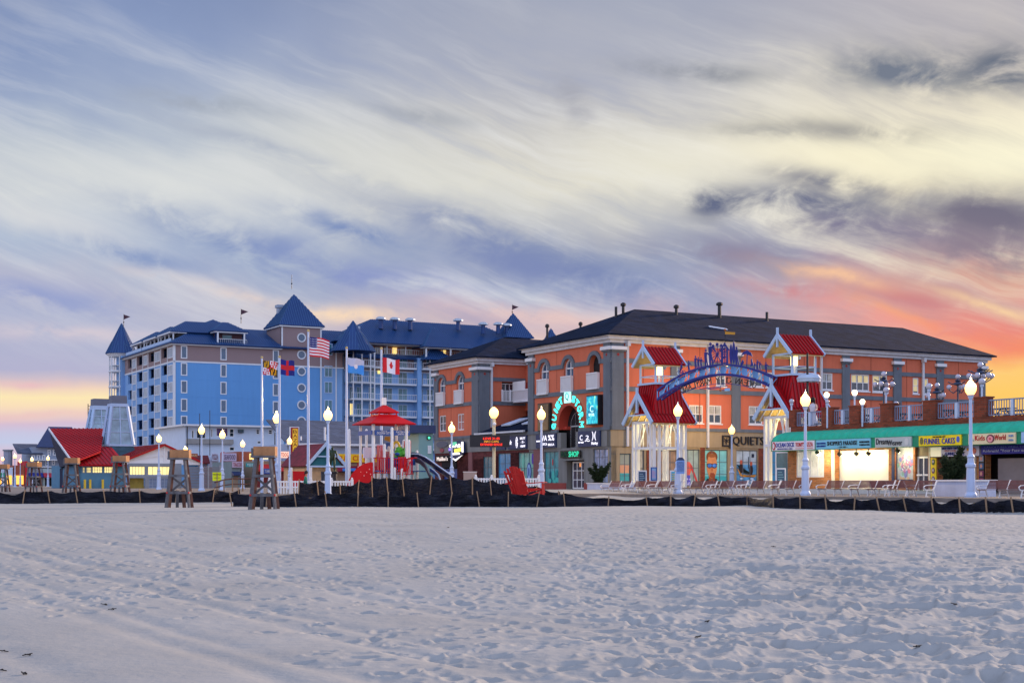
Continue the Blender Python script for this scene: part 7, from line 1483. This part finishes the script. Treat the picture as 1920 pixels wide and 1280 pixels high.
# ================================================================= globe lamps and furniture on the roof deck
def cluster(label, px, pyt, Y, arms, r=.165, lo_=.52, base=4.92, top_hat=True):
    x, y = tw(px, Y); zt = zy(pyt, Y); t_ = thing('globe_lamp', label, 'lamp', (x, y, base), 'ornate globe lamps on the roof deck'); w = MB(mat('dark blue ironwork', (.03, .045, .09), .5, var=.2)); w.cyl((x, y, base), (x, y, zt-r), .06, .05, 8)
    w.lathe((x, y, zt-r-.35), [(.05, 0), (.30, .05), (.22, .14), (.1, .2), (.2, .27), (.06, .35)], 10)
    for i in range(arms):
        a = 2*PI*i/arms+.5; e = Vector((x+lo_*math.cos(a), y+lo_*math.sin(a), zt-.62)); w.tube([(x, y, zt-.75), (x+lo_*.5*math.cos(a), y+lo_*.5*math.sin(a), zt-.98), (e.x, e.y, e.z-r)], .03, 5); w.tube([(x, y, zt-.5), (x+lo_*.7*math.cos(a), y+lo_*.7*math.sin(a), zt-.42), (x+lo_*1.1*math.cos(a), y+lo_*1.1*math.sin(a), zt-.3)], .035, 5)
    w.build('post', t_); 
    for i in range(arms): a = 2*PI*i/arms+.5; g_ = MB(globe_off); g_.sph((x+lo_*math.cos(a), y+lo_*math.sin(a), zt-.62), r, 12); g_.build('globe', t_, smooth=True)
    g_ = MB(globe_off); g_.sph((x, y, zt), r, 12); g_.build('globe', t_, smooth=True)
cluster('five-globe lamp on the deck above the light blue sign', 1657, 701, 86, 4)
cluster('largest multi-globe lamp on the deck at the right end of the salmon building', 1838, 684, 80, 6, .165, .62)
cluster('globe lamp on the deck left of the nearest street lamp', 1796, 706, 84, 3, .15)
cluster('low globe lamp on the deck behind the brick pillar over the yellow sign', 1757, 722, 84, 3, .15)
def ball(label, px, py, Y, m=globe_off, r=.18, base=4.92):
    x, y = tw(px, Y); z = zy(py, Y); t_ = thing('ball_lamp', label, 'lamp', (x, y, base), 'single ball lamps on the roof deck'); w = MB(lampw); w.cyl((x, y, base), (x, y, z-r), .05, n=8); w.lathe((x, y, z-r-.15), [(.05, 0), (.1, .1), (.1, .16)], 8); w.build('post', t_); w = MB(m); w.sph((x, y, z), r, 12); w.build('globe', t_, smooth=True)
ball('lit ball lamp on the leftmost brick pillar by the white figure', 1550, 740, 87, globe_dim, .17, 6.2); ball('unlit ball lamp just below the lit one near the white figure', 1551, 753, 86, globe_off, .13, 4.92); ball('lit ball lamp on the second brick pillar, higher of two', 1602.5, 736, 85, globe_dim, .17, 6.2)
ball('lit ball lamp low behind the railing above the light blue sign', 1617, 753, 84, globe_dim, .16); ball('unlit ball lamp just in front of the five-globe lamp', 1661.5, 731, 83, globe_off, .18, 6.2); ball('unlit low ball lamp behind the railing above the script sign', 1680, 757, 84, globe_off, .16)
ball('unlit ball lamp on the brick pillar over the yellow sign', 1742, 724, 79, globe_off, .18, 6.2); ball('unlit ball lamp on the brick pillar left of the ornate multi-globe lamp', 1841, 715, 76, globe_off, .19, 6.2); ball('unlit ball lamp with a white stem left of the white figure', 1484, 752, 88, globe_off, .15, 6.1)
ball('dim lit lantern low behind the railing at the right', 1859, 763, 78, globe_dim, .12)
def table_proto():
    o = thing('deck_table', 'proto', 'table', (0, 0, 0), 'tables and stools on the roof deck'); b = MB(mat('dark deck furniture', (.03, .035, .05), .6)); b.box(-.75, .75, -.4, .4, .72, .77); b.build('table_top', o)
    for x in (-.6, .6): b = MB(mat('dark deck furniture', (.03, .035, .05), .6)); b.bar((x, -.35, 0), (x, .3, .72), .05); b.bar((x, .35, 0), (x, -.3, .72), .05); b.build('leg', o)
    for y in (-.7, .7): b = MB(mat('dark deck furniture', (.03, .035, .05), .6)); b.box(-.7, .7, y-.12, y+.12, .42, .46); b.box(-.6, -.55, y-.05, y+.05, .0, .42); b.box(.55, .6, y-.05, y+.05, 0, .42); b.build('bench', o)
    return o
tp_ = table_proto()
for i, (px, Y, lab) in enumerate([(1530, 91, 'deck table behind the railing left of the second brick pillar'), (1577, 89, 'deck table behind the railing between the second and third brick pillars'), (1634, 86, 'deck table behind the railing above the light blue sign'), (1693, 84, 'left deck table above the script sign'), (1718, 85, 'right deck table above the script sign'), (1775, 80, 'left deck table above the yellow sign'), (1805, 82, 'right deck table above the yellow sign'), (1880, 78, 'deck table behind the railing at the right'), (1905, 80, 'deck table at the right edge')]):
    o = tp_ if i == 0 else copy_tree(tp_, lab); o['label'] = lab; place(o, (*tw(px, Y), 4.92), .2*i)
# ================================================================= planters, shrubs, notice boards, litter bins
def foliage(parts, n, sz, seed, m=leaf):
    r_ = random.Random(seed); b = MB(m)
    for (c0, c1, w0, w1) in parts:
        c0, c1 = Vector(c0), Vector(c1)
        for i in range(n):
            f = r_.random(); p = c0+(c1-c0)*f; w = (w0+(w1-w0)*f)*.75; d = Vector((r_.gauss(0, 1), r_.gauss(0, 1), r_.gauss(0, 1))).normalized(); p = p+d*w*(r_.random()**.5); e = (d+Vector((0, 0, .7))).normalized()*sz*r_.uniform(.6, 1.4); q = e.cross(Vector((r_.random(), r_.random(), r_.random()))).normalized()*sz*.18
            b.add([p-q, p+e*.5-q*1.4, p+e, p+e*.5+q*1.4, p+q], [(0, 1, 2, 3, 4)])
    return b
def planter(label, p0, p1, t_c, h, dep=1.2):
    s0, s1 = sat(p0, t_c), sat(p1, t_c); o = thing('planter', label, 'planter', (t_c, (s0+s1)/2, ZB)); b = MB(mat('pale blue white planter', (.50, .56, .72), .6, var=.1, streak=.1)); b.box(t_c, t_c+dep, s0, s1, ZB, ZB+h); b.build('box', o); b = MB(white); b.box(t_c-.05, t_c+dep+.05, min(s0, s1)-.05, max(s0, s1)+.05, ZB+h, ZB+h+.06); b.build('rim', o); b = MB(dark); b.box(t_c+.1, t_c+dep-.1, min(s0, s1)+.1, max(s0, s1)-.1, ZB+h+.06, ZB+h+.08); b.build('soil', o); return o
planter('long white planter holding the big dark plant beside the nearest street lamp', 1748, 1837, 43.3, .62, .9); planter('white planter in front of the surf shop door', 1101, 1160, 46.5, .50, 1.2)
def plant(label, px, t_c, tops, z0, seed, n=420, sz=.16):
    s_ = sat(px, t_c); Y = Yo(t_c, s_); o = thing('evergreen_plant', label, 'plant', (t_c, s_, z0)); segs = []; tr_b = MB(woodb)
    for tp, ty, w in tops: q = tw(tp, Y); segs.append(((t_c, s_, z0+.1), (q[0], q[1], zy(ty, Y)), w, w*.35)); tr_b.cyl((t_c, s_, z0), (t_c+(q[0]-t_c)*.7, s_+(q[1]-s_)*.7, z0+(zy(ty, Y)-z0)*.7), .05, .02, 6)
    tr_b.build('stem', o); foliage(segs, n, sz, seed).build('foliage', o)
plant('big dark spiky evergreen growing in the long white planter', 1788, 43.8, [(1802, 842, .2), (1770, 862, .34), (1812, 862, .34), (1788, 868, .42), (1776, 880, .4), (1806, 884, .36), (1790, 892, .4), (1765, 884, .2)], ZB+.65, 3, 300, .17)
plant('small dark cypress-like evergreen growing in the planter by the surf shop', 1122, 47, [(1104, 879, .14), (1115, 871, .16), (1143, 870, .15), (1128, 878, .3), (1112, 886, .24), (1136, 884, .24), (1124, 892, .35)], ZB+.52, 5, 240, .17)
def board(label, px, Y, w_, z0, z1, c, face, lines, leg=True):
    x, y = tw(px, Y); o = thing('poster_stand', label, 'sign stand', (x, y, ZB)); P_ = Vector((x, y, 0)); b = MB(white)
    for a, d in ((-w_/2, w_/2),): b.prism([P_+RX*a+Vector((0, 0, z0)), P_+RX*d+Vector((0, 0, z0)), P_+RX*d+Vector((0, 0, z1)), P_+RX*a+Vector((0, 0, z1))], RY*.08, c)
    b.build('frame', o); b = MB(face); b.prism([P_-RY*.01+RX*(-w_/2+.08)+Vector((0, 0, z0+.08)), P_-RY*.01+RX*(w_/2-.08)+Vector((0, 0, z0+.08)), P_-RY*.01+RX*(w_/2-.08)+Vector((0, 0, z1-.08)), P_-RY*.01+RX*(-w_/2+.08)+Vector((0, 0, z1-.08))], -RY*.02); b.build('poster', o)
    b = MB(lines)
    for i in range(6): zc = z1-.25-(z1-z0-.4)*i/6; b.prism([P_-RY*.035+RX*(-w_*.3)+Vector((0, 0, zc-.03)), P_-RY*.035+RX*(w_*(.1+.2*((i*7) % 3)/2))+Vector((0, 0, zc-.03)), P_-RY*.035+RX*(w_*(.1+.2*((i*7) % 3)/2))+Vector((0, 0, zc+.03)), P_-RY*.035+RX*(-w_*.3)+Vector((0, 0, zc+.03))], -RY*.01)
    b.build('print', o)
    b = MB(white); b.bar(P_+RX*(-w_/2+.03)+Vector((0, 0, ZB)), P_+RX*(-w_/2+.03)+Vector((0, 0, z0)), .05); b.bar(P_+RX*(w_/2-.03)+Vector((0, 0, ZB)), P_+RX*(w_/2-.03)+Vector((0, 0, z0)), .05); b.build('legs', o)
board('white framed navy poster stand inside the left arch tower', 1204, 96, .62, 1.25, 2.45, white, paint(50, 75, 105), paint(120, 150, 170)); board('blue framed map board beside the left arch tower', 1226, 94, .42, 1.75, 2.65, bluep, paint(120, 160, 205), paint(170, 150, 190)); board('white framed light blue poster stand right of the left arch tower', 1265, 96, .62, 1.25, 2.45, white, paint(70, 165, 205), paint(200, 180, 90)); board('white framed dark poster stand at the awning corner by the right arch tower', 1464, 86, .62, 1.2, 2.5, white, paint(55, 85, 110), paint(110, 150, 160))
yn = thing('yellow_notice', 'bright yellow notice on a wooden post by the ramp rail', 'notice', (*tw(407, 96), ZB)); P_ = Vector((*tw(407, 96), 0)); b = MB(paint(225, 235, 20)); z0, z1 = zy(901, 96), zy(885, 96); b.prism([P_-RX*.3+Vector((0, 0, z0)), P_+RX*.3+Vector((0, 0, z0)), P_+RX*.3+Vector((0, 0, z1)), P_-RX*.3+Vector((0, 0, z1))], -RY*.02); b.build('panel', yn)
b = MB(black); b.text('NOTICE', P_-RY*.025-RX*.25+Vector((0, 0, z1-.2)), RX, (0, 0, 1), .5, .12, .01); b.text('KEEP OFF', P_-RY*.025-RX*.2+Vector((0, 0, z1-.4)), RX, (0, 0, 1), .4, .05, .01); b.build('lettering', yn); b = MB(stake); b.bar(P_+Vector((0, 0, ZB-.1)), P_+Vector((0, 0, z1-.05)), .07); b.build('post', yn)
rr_ = thing('ramp_railing', 'brown wooden ramp railing right of the yellow notice', 'railing', (*tw(405, 92), ZB)); b = MB(woodb)
pts = [(402, 904, 904), (420, 899, 917), (436, 897, 917), (455, 897, 917), (475, 897, 917)]
L_ = [Vector((*tw(p, 92), zy(q, 92))) for p, q, _ in pts]; b.tube(L_, .045, 6); b.tube([v-Vector((0, 0, .35)) for v in L_], .035, 6); b.build('rail', rr_)
for p in L_[1:]: b = MB(stake); b.bar((p.x, p.y, ZB-.1), (p.x, p.y, p.z), .08); b.build('post', rr_)
# small signs crowding the shop row
for px0, px1, y0, y1, F_, st, c, tcol, lab in [(352, 366, 850, 857, F1, 'BAR', brr, paint(230, 200, 150), 'small red-brown sign at the left end of the shop row'), (371, 386, 880, 886, F1, 'SNACKS', lit('orange lit strip', (1, .45, .12), .6), rb, 'low orange lit strip under the light blue stall front'), (410, 416, 847, 860, F1, 'FRY', paint(190, 60, 60), white, 'narrow red upright sign left of the seafood picture sign'),
    (484, 497, 851, 861, F3, 'POP', lit('pale yellow board', (1, .9, .55), .6), rb, 'pale yellow lit board left of the glowing pink sign'), (500, 514, 848, 860, F3, 'GAMES', paint(40, 50, 90), paint(220, 220, 230), 'dark blue board between the yellow and pink lit boards'), (456, 470, 868, 875, F3, 'TEES', mat('teal board', (.03, .35, .35)), white, 'teal board under the red-brown clad block'),
    (489, 506, 878, 888, F3, 'T-SHIRTS', paint(60, 90, 160), white, 'blue board on the front of the red awning shop'), (664, 682, 868, 874, F3, 'SKEE BALL', rb, paint(240, 220, 120), 'small red strip beside the long blue sign panel'), (694, 712, 852, 866, F3, 'PLAY', paint(235, 190, 40), rb, 'second yellow board right of the wide arcade sign')]:
    o = thing('shop_board', lab, 'sign', tuple(F_.p(F_.u((px0+px1)/2), 1.0, F_.z(px0, y1))), 'small boards along the shop row'); b = MB(c); F_.box(b, F_.u(px0), F_.u(px1), F_.z(px0, y1), F_.z(px0, y0), 1.0, 1.15); b.build('board', o)
    za_, zb_ = F_.z(px0, y1), F_.z(px0, y0); m_ = (zb_-za_)*.22; Ff = F_; w_ = F_.u(px1)-F_.u(px0); b = MB(tcol); b.text(st, F_.p(F_.u(px0)+w_*.1, 1.16, za_+m_), (1, 0, 0), (0, 0, 1), w_*.8, zb_-za_-2*m_, .03); b.build('lettering', o)
# driftwood scraps and stones on the near sand
for i, (px, py) in enumerate([(8, 1222), (52, 1229), (3, 1258), (45, 1264), (196, 1134), (210, 1143), (1310, 1195), (1790, 1133), (1722, 1213), (1327, 1166), (840, 989), (1450, 1025)]):
    Y = 1.55*FP/(py-HOR); zz2 = .35*0
    o_ = MB(mat('dark seaweed scrap', (.03, .025, .02), .8, var=.3)); r_ = random.Random(i)
    dg = bpy.context.evaluated_depsgraph_get() if i == 0 else dg
    X = (px-960)/FP; d = Vector((X, 1, (HOR-py)/FP)).normalized(); hit, loc, *_ = SC.ray_cast(dg, Vector((0, 0, EYE)), d)
    if not hit: continue
    for k in range(4): o_.sph((r_.uniform(-.025, .025), r_.uniform(-.02, .02), .008+r_.random()*.012), r_.uniform(.007, .014), 6, sz=.6)
    o_.bar((-.05, 0, .01), (.05, .02, .02), .008); me_ = o_.build('seaweed_scrap', None, label=['dark scrap of seaweed on the smooth sand at the lower left corner', 'dark scrap of seaweed right of the corner scrap', 'dark scrap of seaweed at the left edge of the picture', 'small dark scrap near the bottom left', 'upper of two dark scraps beside the left footprints', 'lower of two dark scraps beside the left footprints', 'dark scrap in the middle of the trampled sand', 'dark scrap on the sand at the right', 'dark scrap low on the right sand', 'dark scrap above the middle trampled sand', 'tiny dark scrap on the far middle sand', 'tiny dark scrap on the far right sand'][i], cat='seaweed', group='seaweed scraps on the sand')
    me_.location = loc; me_.rotation_euler = (0, 0, r_.random()*3)
